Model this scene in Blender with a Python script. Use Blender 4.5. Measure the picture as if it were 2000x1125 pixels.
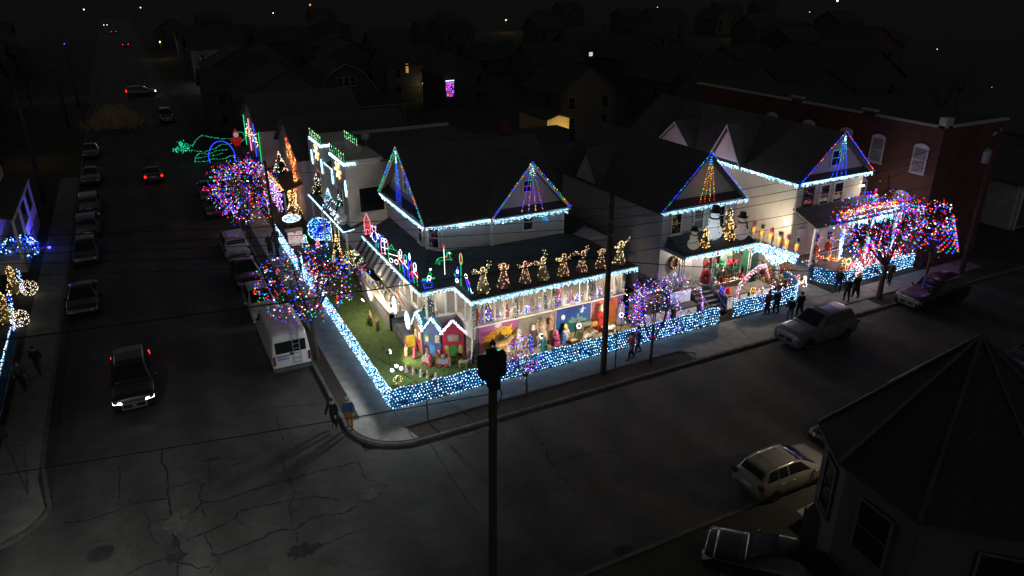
import bpy, math, random
import numpy as np
from mathutils import Vector, Matrix

for o in list(bpy.data.objects):
 bpy.data.objects.remove(o, do_unlink=True)
SC = bpy.context.scene
COL = SC.collection
rnd = random.Random(11)
R = math.radians

# ---------------------------------------------------------------- camera, world, sun, exposure
cam = bpy.data.objects.new('camera', bpy.data.cameras.new('camera'))
COL.objects.link(cam)
cam.data.sensor_width = 36.0
cam.data.lens = 25.59
cam.data.clip_start = 0.2
cam.data.clip_end = 4000.0
_y, _p, _r = R(27.02), R(23.32), R(-0.267)
_f = Vector((math.sin(_y) * math.cos(_p), math.cos(_y) * math.cos(_p), -math.sin(_p)))
_rt = Vector((math.cos(_y), -math.sin(_y), 0))
_up = _rt.cross(_f)
_r2 = math.cos(_r) * _rt + math.sin(_r) * _up
_u2 = -math.sin(_r) * _rt + math.cos(_r) * _up
M = Matrix((_r2, _u2, -_f)).transposed().to_4x4()
M.translation = Vector((-8.752, -30.398, 20.0))
cam.matrix_world = M
SC.camera = cam

world = bpy.data.worlds.new('World')
SC.world = world
world.use_nodes = True
wn, wl = world.node_tree.nodes, world.node_tree.links
wbg = wn['Background']
sky = wn.new('ShaderNodeTexSky')
sky.sky_type = 'NISHITA'
sky.sun_disc = False
sky.sun_elevation = R(12)
sky.sun_rotation = R(200)
hs = wn.new('ShaderNodeHueSaturation')
hs.inputs['Saturation'].default_value = 0.25
wl.new(sky.outputs[0], hs.inputs['Color'])
wl.new(hs.outputs[0], wbg.inputs[0])
wbg.inputs[1].default_value = 0.0106

moon = bpy.data.objects.new('moonlight', bpy.data.lights.new('moonlight', 'SUN'))
COL.objects.link(moon)
moon.data.energy = 0.018
moon.data.angle = R(12)
moon.data.color = (1.0, 0.97, 0.92)
moon.rotation_euler = (R(38), 0, R(-25))

vs = SC.view_settings
vs.view_transform = 'Standard'
vs.look = 'None'
vs.exposure = 0.0
vs.gamma = 1.0
vs.use_curve_mapping = False
SC.cycles.use_denoising = True
SC.cycles.use_light_tree = True
SC.cycles.max_bounces = 4
SC.cycles.diffuse_bounces = 2
SC.cycles.glossy_bounces = 2
SC.cycles.transmission_bounces = 3
SC.cycles.transparent_max_bounces = 8
SC.cycles.sample_clamp_indirect = 1.5
SC.cycles.sample_clamp_direct = 0.0
SC.cycles.caustics_reflective = False
SC.cycles.caustics_refractive = False

# ---------------------------------------------------------------- materials
MATS = {}


def _new(key):
 m = bpy.data.materials.new(key)
 m.use_nodes = True
 MATS[key] = m
 return m, m.node_tree.nodes, m.node_tree.links


def mat(key, col=(.5, .5, .5), rough=.7, metal=0., var=.25, scale=2.5, bump=0., bscale=40, spec=.4, coat=0.):
 """painted / natural surface: base colour broken up by two scales of noise, optional fine relief"""
 if key in MATS:
  return MATS[key]
 m, n, l = _new(key)
 b = n['Principled BSDF']
 b.inputs['Roughness'].default_value = rough
 b.inputs['Metallic'].default_value = metal
 b.inputs['Specular IOR Level'].default_value = spec
 b.inputs['Coat Weight'].default_value = coat
 if var:
  tc = n.new('ShaderNodeTexCoord')
  t = n.new('ShaderNodeTexNoise')
  t.inputs['Scale'].default_value = scale
  t.inputs['Detail'].default_value = 5
  t.inputs['Roughness'].default_value = .65
  l.new(tc.outputs['Object'], t.inputs['Vector'])
  mr = n.new('ShaderNodeMapRange')
  mr.inputs['From Min'].default_value = .3
  mr.inputs['From Max'].default_value = .7
  mr.inputs['To Min'].default_value = 1 - var
  mr.inputs['To Max'].default_value = 1 + var * .6
  l.new(t.outputs['Fac'], mr.inputs['Value'])
  mx = n.new('ShaderNodeVectorMath')
  mx.operation = 'SCALE'
  mx.inputs[0].default_value = col
  l.new(mr.outputs[0], mx.inputs['Scale'])
  l.new(mx.outputs[0], b.inputs['Base Color'])
 else:
  b.inputs['Base Color'].default_value = (*col, 1)
 if bump:
  tc = n.new('ShaderNodeTexCoord')
  t2 = n.new('ShaderNodeTexNoise')
  t2.inputs['Scale'].default_value = bscale
  t2.inputs['Detail'].default_value = 4
  l.new(tc.outputs['Object'], t2.inputs['Vector'])
  bp = n.new('ShaderNodeBump')
  bp.inputs['Strength'].default_value = bump
  bp.inputs['Distance'].default_value = .03
  l.new(t2.outputs['Fac'], bp.inputs['Height'])
  l.new(bp.outputs[0], b.inputs['Normal'])
 return m


def emi(key, col, s):
 if key in MATS:
  return MATS[key]
 m, n, l = _new(key)
 b = n['Principled BSDF']
 b.inputs['Base Color'].default_value = (*[min(1, c) for c in col], 1)
 b.inputs['Emission Color'].default_value = (*col, 1)
 b.inputs['Emission Strength'].default_value = s
 return m


def brickmat(key, c1, c2, mortar, w, h, ms, bump=.4, rough=.85, scale=1.0, wall=False):
 if key in MATS:
  return MATS[key]
 m, n, l = _new(key)
 b = n['Principled BSDF']
 b.inputs['Roughness'].default_value = rough
 tc = n.new('ShaderNodeTexCoord')
 t = n.new('ShaderNodeTexBrick')
 t.inputs['Color1'].default_value = (*c1, 1)
 t.inputs['Color2'].default_value = (*c2, 1)
 t.inputs['Mortar'].default_value = (*mortar, 1)
 t.inputs['Scale'].default_value = scale
 t.inputs['Mortar Size'].default_value = ms
 t.inputs['Brick Width'].default_value = w
 t.inputs['Row Height'].default_value = h
 src = tc.outputs['Object']
 if wall:
  sx = n.new('ShaderNodeSeparateXYZ')
  l.new(src, sx.inputs[0])
  ad = n.new('ShaderNodeMath')
  l.new(sx.outputs[0], ad.inputs[0])
  l.new(sx.outputs[1], ad.inputs[1])
  cx = n.new('ShaderNodeCombineXYZ')
  l.new(ad.outputs[0], cx.inputs[0])
  l.new(sx.outputs[2], cx.inputs[1])
  src = cx.outputs[0]
 l.new(src, t.inputs['Vector'])
 nz = n.new('ShaderNodeTexNoise')
 nz.inputs['Scale'].default_value = .8
 nz.inputs['Detail'].default_value = 6
 l.new(tc.outputs['Object'], nz.inputs['Vector'])
 mr = n.new('ShaderNodeMapRange')
 mr.inputs['To Min'].default_value = .55
 mr.inputs['To Max'].default_value = 1.35
 l.new(nz.outputs['Fac'], mr.inputs['Value'])
 mx = n.new('ShaderNodeVectorMath')
 mx.operation = 'SCALE'
 l.new(t.outputs['Color'], mx.inputs[0])
 l.new(mr.outputs[0], mx.inputs['Scale'])
 l.new(mx.outputs[0], b.inputs['Base Color'])
 bp = n.new('ShaderNodeBump')
 bp.inputs['Strength'].default_value = bump
 bp.inputs['Distance'].default_value = .02
 bp.invert = True
 l.new(t.outputs['Fac'], bp.inputs['Height'])
 l.new(bp.outputs[0], b.inputs['Normal'])
 return m


# bulb colours: what each little lamp gives off
BULB = {
 'ice': ((.30, .74, 1.0), 3.6), 'net': ((.32, .67, 1.0), 5.0), 'cw': ((.85, .92, 1.0), 4.0), 'ww': ((1.0, .60, .22), 3.2),
 'wm': ((1.0, .80, .48), 3.2), 'r': ((1.0, .012, .012), 2.4), 'g': ((.01, .8, .2), 1.3), 'b': ((.012, .05, 1.0), 3.4),
 'o': ((1.0, .2, .015), 2.4), 'p': ((.32, .03, 1.0), 2.8), 'y': ((1.0, .72, .06), 2.8), 'pk': ((1.0, .22, .36), 3.2),
 'nd': ((.14, .5, 1.0), 2.0), 'teal': ((.02, .75, .7), 1.8), 'gold': ((1.0, .68, .20), 2.4), 'dg': ((.02, .75, .30), 1.6), 'pu': ((.95, .5, .9), 2.6),
}


def bm(k):
 c, s = BULB[k]
 return emi('bulb_' + k, c, s)


def wood(k='wood'):
 return mat(k, (.16, .1, .06), .8, var=.4, scale=4, bump=.3)


def metal(k='dark_metal', c=(.03, .03, .033)):
 return mat(k, c, .45, .6, var=.15)


def white():
 return mat('white_paint', (.72, .72, .70), .55, var=.08)


def glassdark():
 return mat('dark_glass', (.012, .014, .018), .06, var=0, spec=.7)


# ---------------------------------------------------------------- mesh builder
class MB:
 def __init__(s):
  s.v, s.f, s.m = [], [], []

 def add(s, vs_, fs, mi=0):
  o = len(s.v)
  s.v.extend(tuple(p) for p in vs_)
  for f in fs:
   s.f.append(tuple(i + o for i in f))
   s.m.append(mi)
  return s

 def poly(s, pts, mi=0):
  return s.add(pts, [tuple(range(len(pts)))], mi)

 def box(s, x0, x1, y0, y1, z0, z1, mi=0):
  v = [(x, y, z) for z in (z0, z1) for y in (y0, y1) for x in (x0, x1)]
  return s.add(v, [(0, 2, 3, 1), (4, 5, 7, 6), (0, 1, 5, 4), (2, 6, 7, 3), (0, 4, 6, 2), (1, 3, 7, 5)], mi)

 def obox(s, c, t, w, d, h, mi=0):
  """box centred at c, tangent t (2-D unit, width along it), depth across, height along z"""
  t = Vector((t[0], t[1], 0)).normalized()
  n = Vector((-t.y, t.x, 0))
  c = Vector(c)
  v = []
  for dz in (-h / 2, h / 2):
   for b in (-d / 2, d / 2):
    for a in (-w / 2, w / 2):
     v.append(c + t * a + n * b + Vector((0, 0, dz)))
  return s.add(v, [(0, 2, 3, 1), (4, 5, 7, 6), (0, 1, 5, 4), (2, 6, 7, 3), (0, 4, 6, 2), (1, 3, 7, 5)], mi)

 def slab(s, pts, th, mi=0):
  p = [Vector(q) for q in pts]
  n = Vector((0, 0, 0))
  for i in range(len(p)):
   a, b = p[i], p[(i + 1) % len(p)]
   n += a.cross(b)
  n.normalize()
  if n.z < 0:
   p.reverse()
   n = -n
  k = len(p)
  q = [a - n * th for a in p]
  fs = [tuple(range(k)), tuple(reversed(range(k, 2 * k)))]
  for i in range(k):
   j = (i + 1) % k
   fs.append((i, i + k, j + k, j))
  return s.add(p + q, fs, mi)

 def prism(s, poly, z0, z1, mi=0):
  k = len(poly)
  v = [(x, y, z0) for x, y in poly] + [(x, y, z1) for x, y in poly]
  fs = [tuple(reversed(range(k))), tuple(range(k, 2 * k))]
  for i in range(k):
   j = (i + 1) % k
   fs.append((i, j, j + k, i + k))
  return s.add(v, fs, mi)

 def card(s, o, t, outline, th=.04, mi=0):
  """cut-out board of real thickness: 2-D outline (u, z) stood up at o along tangent t"""
  t = Vector((t[0], t[1], 0)).normalized()
  n = Vector((-t.y, t.x, 0)) * th / 2
  o = Vector(o)
  P = [o + t * u + Vector((0, 0, z)) for u, z in outline]
  k = len(P)
  fs = [tuple(range(k)), tuple(reversed(range(k, 2 * k)))]
  for i in range(k):
   j = (i + 1) % k
   fs.append((i, i + k, j + k, j))
  return s.add([p - n for p in P] + [p + n for p in P], fs, mi)

 def tube(s, path, r, n=6, mi=0, closed=False, cap=True):
  path = [Vector(p) for p in path]
  k = len(path)
  rs = r if isinstance(r, (list, tuple)) else [r] * k
  vs_, fs = [], []
  ref = None
  for i, p in enumerate(path):
   a = path[(i - 1) % k] if (closed or i > 0) else p
   b = path[(i + 1) % k] if (closed or i < k - 1) else p
   d = (b - a)
   if d.length < 1e-9:
    d = Vector((0, 0, 1))
   d.normalize()
   if ref is None or abs(ref.dot(d)) > .95:
    ref = Vector((0, 0, 1)) if abs(d.z) < .9 else Vector((1, 0, 0))
   u = d.cross(ref).normalized()
   w = u.cross(d)
   ref = w
   for j in range(n):
    an = 2 * math.pi * j / n
    vs_.append(p + (u * math.cos(an) + w * math.sin(an)) * rs[i])
  seg = k if closed else k - 1
  for i in range(seg):
   i2 = (i + 1) % k
   for j in range(n):
    j2 = (j + 1) % n
    fs.append((i * n + j, i * n + j2, i2 * n + j2, i2 * n + j))
  if cap and not closed and n > 2:
   fs.append(tuple(reversed(range(n))))
   fs.append(tuple(range((k - 1) * n, k * n)))
  return s.add(vs_, fs, mi)

 def lathe(s, prof, n=12, c=(0, 0, 0), mi=0, sx=1, sy=1, fold=0, ph=0):
  vs_, fs = [], []
  for r, z in prof:
   for j in range(n):
    a = 2 * math.pi * j / n
    k = 1 + fold * math.sin(5 * a + ph) + fold * .6 * math.sin(8 * a + 2 * ph)
    vs_.append((c[0] + r * k * math.cos(a) * sx, c[1] + r * k * math.sin(a) * sy, c[2] + z))
  for i in range(len(prof) - 1):
   for j in range(n):
    j2 = (j + 1) % n
    fs.append((i * n + j, i * n + j2, (i + 1) * n + j2, (i + 1) * n + j))
  fs.append(tuple(reversed(range(n))))
  fs.append(tuple(range((len(prof) - 1) * n, len(prof) * n)))
  return s.add(vs_, fs, mi)

 def ball(s, c, r, n=8, m=5, mi=0, sc=(1, 1, 1)):
  vs_ = [(c[0], c[1], c[2] - r * sc[2])]
  for i in range(1, m):
   t = math.pi * i / m
   for j in range(n):
    a = 2 * math.pi * j / n
    vs_.append((c[0] + r * sc[0] * math.sin(t) * math.cos(a), c[1] + r * sc[1] * math.sin(t) * math.sin(a), c[2] - r * sc[2] * math.cos(t)))
  vs_.append((c[0], c[1], c[2] + r * sc[2]))
  fs = [(0, 1 + (j + 1) % n, 1 + j) for j in range(n)]
  for i in range(m - 2):
   for j in range(n):
    j2 = (j + 1) % n
    fs.append((1 + i * n + j, 1 + i * n + j2, 1 + (i + 1) * n + j2, 1 + (i + 1) * n + j))
  e = len(vs_) - 1
  b = 1 + (m - 2) * n
  fs += [(b + j, b + (j + 1) % n, e) for j in range(n)]
  return s.add(vs_, fs, mi)

 def clap(s, p0, p1, z0, z1, n, apex=None, pitch=.18, mi=0):
  """lap siding: one slightly tilted board per course; apex=(t, z) narrows the wall to a gable"""
  p0, p1, n = Vector((*p0, 0)), Vector((*p1, 0)), Vector((*n, 0))
  k = max(1, int((z1 - z0) / pitch))
  for i in range(k):
   a, b = z0 + (z1 - z0) * i / k, z0 + (z1 - z0) * (i + 1) / k

   def ends(z):
    if apex is None:
     return p0, p1
    t = min(1, max(0, (z - z0) / (apex[1] - z0)))
    m = p0.lerp(p1, apex[0])
    return p0.lerp(m, t), p1.lerp(m, t)
   (q0, q1), (r0, r1) = ends(a), ends(b)
   up0, up1 = Vector((0, 0, a)), Vector((0, 0, b))
   s.add([q0 + n * .022 + up0, q1 + n * .022 + up0, r1 + n * .004 + up1, r0 + n * .004 + up1, q0 + up0, q1 + up0],
                  [(0, 1, 2, 3), (4, 5, 1, 0)], mi)
  return s

 def build(s, name, mats, parent=None, smooth=False, kind=None, local=False):
  me = bpy.data.meshes.new(name)
  v = s.v
  if parent is not None and not local:
   L = root_loc(parent)
   v = [(x - L[0], y - L[1], z - L[2]) for x, y, z in v]
  me.from_pydata(v, [], s.f)
  ms = mats if isinstance(mats, (list, tuple)) else [mats]
  for m in ms:
   me.materials.append(m)
  if len(ms) > 1:
   me.polygons.foreach_set('material_index', s.m)
  if smooth:
   me.polygons.foreach_set('use_smooth', [True] * len(me.polygons))
  me.update()
  o = bpy.data.objects.new(name, me)
  COL.objects.link(o)
  if parent is not None:
   o.parent = parent
  if kind:
   o['kind'] = kind
  return o


def root_loc(o):
 x = Vector((0, 0, 0))
 while o is not None:
  x = x + o.location
  o = o.parent
 return x


def tag(o, label, cat, group=None):
 o['label'] = label
 o['category'] = cat
 if group:
  o['group'] = group
 return o


def thing(name, label, cat, loc=(0, 0, 0), rz=0, group=None):
 o = bpy.data.objects.new(name, None)
 o.empty_display_size = .3
 COL.objects.link(o)
 o.location = loc
 o.rotation_euler = (0, 0, rz)
 return tag(o, label, cat, group)


def struct(name, mb, m, parent=None, smooth=False):
 o = mb.build(name, m, parent, smooth)
 if parent is None:
  o['kind'] = 'structure'
 return o


def copytree(o, parent=None):
 c = o.copy()
 COL.objects.link(c)
 c.parent = parent
 for ch in o.children:
  copytree(ch, c)
 return c


OCT_F = np.array([(0, 2, 4), (2, 1, 4), (1, 3, 4), (3, 0, 4), (2, 0, 5), (1, 2, 5), (3, 1, 5), (0, 3, 5)])
OCT_V = np.array([(1, 0, 0), (-1, 0, 0), (0, 1, 0), (0, -1, 0), (0, 0, 1), (0, 0, -1)], float)


def bulbs(pts, cols, r, parent, name='bulbs'):
 """many small lamps as one mesh part; cols = colour key or one key per point; r = radius or (min, max)"""
 n = len(pts)
 P = np.array([tuple(p) for p in pts], float) - np.array(tuple(root_loc(parent)))
 keys = [cols] * n if isinstance(cols, str) else list(cols)
 uk = sorted(set(keys))
 rr = np.array([rnd.uniform(*r) if isinstance(r, tuple) else r for _ in range(n)])
 V = (P[:, None, :] + OCT_V[None] * rr[:, None, None]).reshape(-1, 3)
 F = (OCT_F[None] + (np.arange(n) * 6)[:, None, None]).reshape(-1, 3)
 me = bpy.data.meshes.new(name)
 me.vertices.add(len(V))
 me.vertices.foreach_set('co', V.ravel())
 me.loops.add(F.size)
 me.loops.foreach_set('vertex_index', F.ravel().astype(np.int32))
 me.polygons.add(len(F))
 me.polygons.foreach_set('loop_start', np.arange(0, F.size, 3, dtype=np.int32))
 for k in uk:
  me.materials.append(bm(k))
 mi = np.repeat(np.array([uk.index(k) for k in keys], dtype=np.int32), 8)
 me.polygons.foreach_set('material_index', mi)
 me.update(calc_edges=True)
 me.validate()
 o = bpy.data.objects.new(name, me)
 COL.objects.link(o)
 o.parent = parent
 o['kind'] = 'stuff'
 return o


def lerp3(a, b, t):
 return tuple(a[i] + (b[i] - a[i]) * t for i in range(3))


def along(path, step):
 out = []
 carry = 0.
 for a, b in zip(path[:-1], path[1:]):
  L = math.dist(a, b)
  d = carry
  while d < L:
   out.append(lerp3(a, b, d / L))
   d += step
  carry = d - L
 return out


MULTI = ['r', 'g', 'b', 'o', 'b', 'p', 'y', 'r', 'b', 'teal']


def multi(n, ks=MULTI):
 return [rnd.choice(ks) for _ in range(n)]


def jit(p, a):
 return (p[0] + rnd.uniform(-a, a), p[1] + rnd.uniform(-a, a), p[2] + rnd.uniform(-a, a))


def string_light(label, paths, step, cols, r, group=None, wire=True, name='light_string', drop=None, ja=.0, cat='light string'):
 """a light string: wire + bulbs.  drop=(min,max) hangs icicle strands under the run"""
 if not isinstance(paths[0][0], (tuple, list, Vector)):
  paths = [paths]
 paths = [[tuple(p) for p in q] for q in paths]
 root = thing(name, label, cat, paths[0][0], group=group)
 pts = []
 w = MB()
 for path in paths:
  for p in along(path, step):
   pts.append(jit(p, ja))
   if drop:
    L = rnd.uniform(*drop)
    k = int(L / .075)
    for i in range(1, k + 1):
     pts.append(jit((p[0], p[1], p[2] - .075 * i), .025))
  if wire:
   w.tube(path, .008, 3)
 if wire:
  w.build('wire', metal('wire_green', (.02, .03, .02)), root, kind='stuff')
 cs = cols if isinstance(cols, str) else [cols[i % len(cols)] if not callable(cols) else cols() for i in range(len(pts))]
 if callable(cols):
  cs = [cols() for _ in pts]
 bulbs(pts, cs, r, root)
 return root


def lamp_point(name, loc, energy, col, radius, parent=None):
 L = bpy.data.lights.new(name, 'POINT')
 L.energy = energy
 L.color = col
 L.shadow_soft_size = radius
 o = bpy.data.objects.new(name, L)
 COL.objects.link(o)
 if parent:
  o.parent = parent
  loc = Vector(loc) - root_loc(parent)
 o.location = loc
 return o


def lamp_spot(name, loc, target, energy, col, angle, radius, parent=None, blend=.6):
 L = bpy.data.lights.new(name, 'SPOT')
 L.energy = energy
 L.color = col
 L.spot_size = R(angle)
 L.spot_blend = blend
 L.shadow_soft_size = radius
 o = bpy.data.objects.new(name, L)
 COL.objects.link(o)
 d = Vector(target) - Vector(loc)
 o.rotation_euler = d.to_track_quat('-Z', 'Y').to_euler()
 if parent:
  o.parent = parent
  loc = Vector(loc) - root_loc(parent)
 o.location = loc
 return o


def window(root, c, t, w, h, pane=None, frame=None, rows=2, cols=1, d=.07, sill=True, name='window'):
 """sash window on a wall: c = centre on the wall face, t = tangent (outward normal = (t.y,-t.x)); frame, sill, pane"""
 t = Vector((t[0], t[1], 0)).normalized()
 n = Vector((t.y, -t.x, 0))
 c = Vector(c)
 f = frame or white()
 fw = .09
 b = MB()
 cc = c + n * (d / 2 + .02)
 for sg in (-1, 1):
  b.obox(cc + t * sg * (w / 2 + fw / 2), t, fw, d, h + 2 * fw)
  b.obox(cc + Vector((0, 0, sg * (h / 2 + fw / 2))), t, w, d, fw)
 for i in range(1, rows):
  b.obox(cc + Vector((0, 0, -h / 2 + h * i / rows)), t, w, d * .7, .05)
 for i in range(1, cols):
  b.obox(cc + t * (-w / 2 + w * i / cols), t, .05, d * .6, h)
 if sill:
  b.obox(c + n * .07 + Vector((0, 0, -h / 2 - fw - .03)), t, w + .3, .16, .06)
 o = b.build(name, f, root)
 p = MB().obox(c + n * .035, t, w, .02, h)
 p.build('pane', pane or glassdark(), o)
 return o

# ================================================================ the setting
def asphalt():
 m, n, l = _new('asphalt')
 b = n['Principled BSDF']
 b.inputs['Roughness'].default_value = .78
 b.inputs['Specular IOR Level'].default_value = .35
 tc = n.new('ShaderNodeTexCoord')
 big = n.new('ShaderNodeTexNoise')
 big.inputs['Scale'].default_value = .22
 big.inputs['Detail'].default_value = 7
 big.inputs['Roughness'].default_value = .62
 fine = n.new('ShaderNodeTexNoise')
 fine.inputs['Scale'].default_value = 26
 fine.inputs['Detail'].default_value = 3
 vor = n.new('ShaderNodeTexVoronoi')
 vor.feature = 'DISTANCE_TO_EDGE'
 vor.inputs['Scale'].default_value = .33
 wob = n.new('ShaderNodeTexNoise')
 wob.inputs['Scale'].default_value = 1.3
 wob.inputs['Detail'].default_value = 5
 mixv = n.new('ShaderNodeMixRGB')
 mixv.blend_type = 'ADD'
 mixv.inputs['Fac'].default_value = .9
 for t in (big, fine, wob):
  l.new(tc.outputs['Object'], t.inputs['Vector'])
 l.new(tc.outputs['Object'], mixv.inputs[1])
 l.new(wob.outputs['Color'], mixv.inputs[2])
 l.new(mixv.outputs[0], vor.inputs['Vector'])
 cr = n.new('ShaderNodeMapRange')
 cr.inputs['From Min'].default_value = 0
 cr.inputs['From Max'].default_value = .012
 cr.inputs['To Min'].default_value = .72
 cr.inputs['To Max'].default_value = 1
 l.new(vor.outputs['Distance'], cr.inputs['Value'])
 ramp = n.new('ShaderNodeValToRGB')
 ramp.color_ramp.elements[0].position = .35
 ramp.color_ramp.elements[0].color = (.055, .054, .053, 1)
 ramp.color_ramp.elements[1].position = .68
 ramp.color_ramp.elements[1].color = (.100, .096, .088, 1)
 l.new(big.outputs['Fac'], ramp.inputs[0])
 fr = n.new('ShaderNodeMapRange')
 fr.inputs['To Min'].default_value = .6
 fr.inputs['To Max'].default_value = 1.4
 l.new(fine.outputs['Fac'], fr.inputs['Value'])
 mul = n.new('ShaderNodeMath')
 mul.operation = 'MULTIPLY'
 l.new(cr.outputs[0], mul.inputs[0])
 l.new(fr.outputs[0], mul.inputs[1])
 sc_ = n.new('ShaderNodeVectorMath')
 sc_.operation = 'SCALE'
 l.new(ramp.outputs[0], sc_.inputs[0])
 l.new(mul.outputs[0], sc_.inputs['Scale'])
 l.new(sc_.outputs[0], b.inputs['Base Color'])
 # oil stains and worn wheel tracks
 stn = n.new('ShaderNodeTexNoise')
 stn.inputs['Scale'].default_value = 1.1
 stn.inputs['Detail'].default_value = 8
 stn.inputs['Roughness'].default_value = .7
 l.new(tc.outputs['Object'], stn.inputs['Vector'])
 sr = n.new('ShaderNodeMapRange')
 sr.inputs['From Min'].default_value = .38
 sr.inputs['From Max'].default_value = .62
 sr.inputs['To Min'].default_value = .82
 sr.inputs['To Max'].default_value = 1.1
 l.new(stn.outputs['Fac'], sr.inputs['Value'])
 wv = n.new('ShaderNodeTexWave')
 wv.inputs['Scale'].default_value = .11
 wv.inputs['Distortion'].default_value = 3.0
 wv.inputs['Detail'].default_value = 3
 l.new(tc.outputs['Object'], wv.inputs['Vector'])
 wr_ = n.new('ShaderNodeMapRange')
 wr_.inputs['To Min'].default_value = .82
 wr_.inputs['To Max'].default_value = 1.12
 l.new(wv.outputs['Fac'], wr_.inputs['Value'])
 m2 = n.new('ShaderNodeMath')
 m2.operation = 'MULTIPLY'
 l.new(sr.outputs[0], m2.inputs[0])
 l.new(wr_.outputs[0], m2.inputs[1])
 s2 = n.new('ShaderNodeVectorMath')
 s2.operation = 'SCALE'
 l.new(sc_.outputs[0], s2.inputs[0])
 l.new(m2.outputs[0], s2.inputs['Scale'])
 l.new(s2.outputs[0], b.inputs['Base Color'])
 bp = n.new('ShaderNodeBump')
 bp.inputs['Strength'].default_value = .35
 bp.inputs['Distance'].default_value = .02
 l.new(fine.outputs['Fac'], bp.inputs['Height'])
 l.new(bp.outputs[0], b.inputs['Normal'])
 return m


ASPH = asphalt()
CONC = mat('concrete', (.36, .345, .315), .85, var=.3, scale=1.7, bump=.25, bscale=60)
CONC2 = mat('concrete_dark', (.2, .195, .185), .88, var=.35, scale=1.2, bump=.3, bscale=50)
SOIL = mat('soil', (.05, .04, .032), .95, var=.5, scale=5, bump=.8, bscale=25)
EARTH = mat('winter_ground', (.05, .05, .038), .95, var=.5, scale=.35, bump=.6, bscale=6)
ROOF = brickmat('dark_shingles', (.072, .073, .074), (.08, .081, .083), (.066, .067, .068), .3, .14, .02, .2, .9)
ROOFG = brickmat('green_shingles', (.06, .085, .09), (.085, .112, .118), (.03, .042, .045), .45, .2, .03, .5, .8)
SIDING = mat('siding_white', (.56, .57, .60), .6, var=.1, scale=1.2)
SIDING2 = mat('siding_grey', (.50, .49, .53), .6, var=.12, scale=1.2)
BEIGE = mat('stucco_beige', (.58, .53, .43), .8, var=.12, scale=.8, bump=.15, bscale=40)
PINKW = mat('painted_pink_white', (.7, .6, .64), .75, var=.15, scale=1)
BRICK = brickmat('red_brick', (.12, .034, .028), (.085, .026, .022), (.07, .05, .045), .42, .14, .02, .5, .9, wall=True)
STONE = brickmat('stone_foundation', (.22, .19, .15), (.16, .14, .12), (.08, .075, .07), .5, .28, .03, .6, .9, wall=True)

g = MB().box(-1500, 1500, -400, 2600, -.9, -.16)
struct('ground', g, EARTH)

ZR = -.12
road = MB()
road.poly([(-15.6, -60, ZR), (-2.2, -60, ZR), (-2.2, 420, ZR), (-15.6, 420, ZR)])
road.poly([(-2.2, -14.6, ZR), (260, -14.6, ZR), (260, -2.6, ZR), (-2.2, -2.6, ZR)])
road.poly([(-140, -14.6, ZR), (-15.6, -14.6, ZR), (-15.6, -2.0, ZR), (-140, -2.0, ZR)])
road.poly([(-140, 118, ZR), (-15.6, 118, ZR), (-15.6, 127, ZR), (-140, 127, ZR)])
road.poly([(-2.2, 118, ZR), (200, 118, ZR), (200, 127, ZR), (-2.2, 127, ZR)])
ROAD = struct('road', road, ASPH)
# side street crossing far up the slope is part of the same sheet; open cracks are gaps filled with dark tar
CRACKS = [[(-14.3,-1.63),(-13.68,-1.89),(-12.99,-1.87),(-12.14,-1.78),(-11.56,-1.61),(-10.54,-1.87)],[(-10.21,-3.5),(-9.61,-3.29),(-9.13,-2.94),(-8.47,-3.15),(-7.76,-3.1),(-6.65,-3.04),(-5.67,-3.03),(-4.66,-3.03),(-3.64,-3.09),(-2.66,-3.13)],[(-10.04,-5.0),(-9.4,-4.91),(-8.66,-4.74),(-8.11,-4.46),(-8.02,-4.12),(-6.87,-4.32),(-5.64,-4.48),(-5.18,-4.58),(-4.07,-5.36)],[(-12.22,-5.88),(-11.7,-5.67),(-10.77,-5.65),(-10.5,-5.52)],[(-10.34,-6.15),(-9.91,-6.64),(-9.34,-6.89)],[(-9.2,-6.3),(-8.52,-6.42),(-7.79,-6.23),(-7.03,-6.08),(-6.1,-6.26),(-5.33,-5.9),(-4.15,-6.25),(-3.51,-6.06)],[(-10.42,-1.22),(-10.46,-2.98),(-10.42,-4.5),(-10.31,-5.73),(-10.42,-6.8)],[(-10.54,2.12),(-10.53,0.8),(-10.37,-0.37),(-10.44,-1.21)],[(-8.63,0.29),(-8.82,-1.91),(-9.23,-1.69),(-9.29,-3.06),(-9.23,-3.88)],[(-8.17,-0.74),(-7.45,-0.88),(-6.34,-0.31),(-5.27,-0.19),(-4.19,-0.22),(-3.66,-0.32)],[(-9.04,2.93),(-8.34,2.93),(-6.76,3.26),(-5.36,3.22),(-2.72,2.36)],[(-5.27,2.68),(-5.3,0.09)],[(-5.61,-0.61),(-5.75,-2.61),(-5.65,-2.96),(-5.77,-4.34),(-6.14,-4.96),(-6.09,-5.89)],[(-9.3,-4.97),(-9.2,-6.3),(-8.97,-6.64),(-9.44,-7.26)],[(-6.12,-6.37),(-6.21,-7.16)],[(-5.91,-7.78),(-4.81,-7.54),(-3.93,-7.51)],[(-11.44,-2.34),(-11.19,-3.24),(-10.63,-3.28)],[(-11.27,-3.33),(-11.24,-4.2),(-10.99,-4.69)],[(-10.28,-1.3),(-9.43,-1.3),(-9.0,-1.74)],[(-8.1,-4.66),(-7.68,-5.56)],[(-12.24,1.38),(-12.28,-0.96)],[(0.65,-3.16),(0.65,-4.75),(0.6,-7.2),(0.7,-9.04)],[(5.45,-4.38),(5.29,-5.94),(4.93,-7.27),(6.35,-7.37),(8.02,-7.8)],[(4.93,-7.27),(4.83,-9.4)],[(12.29,-3.95),(13.87,-5.34),(15.87,-5.81)],[(-2.66,-3.12),(-2.72,-4.52),(-1.99,-5.48)],[(15.52,-6.21),(16.4,-7.5),(17.51,-7.8)]]
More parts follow.
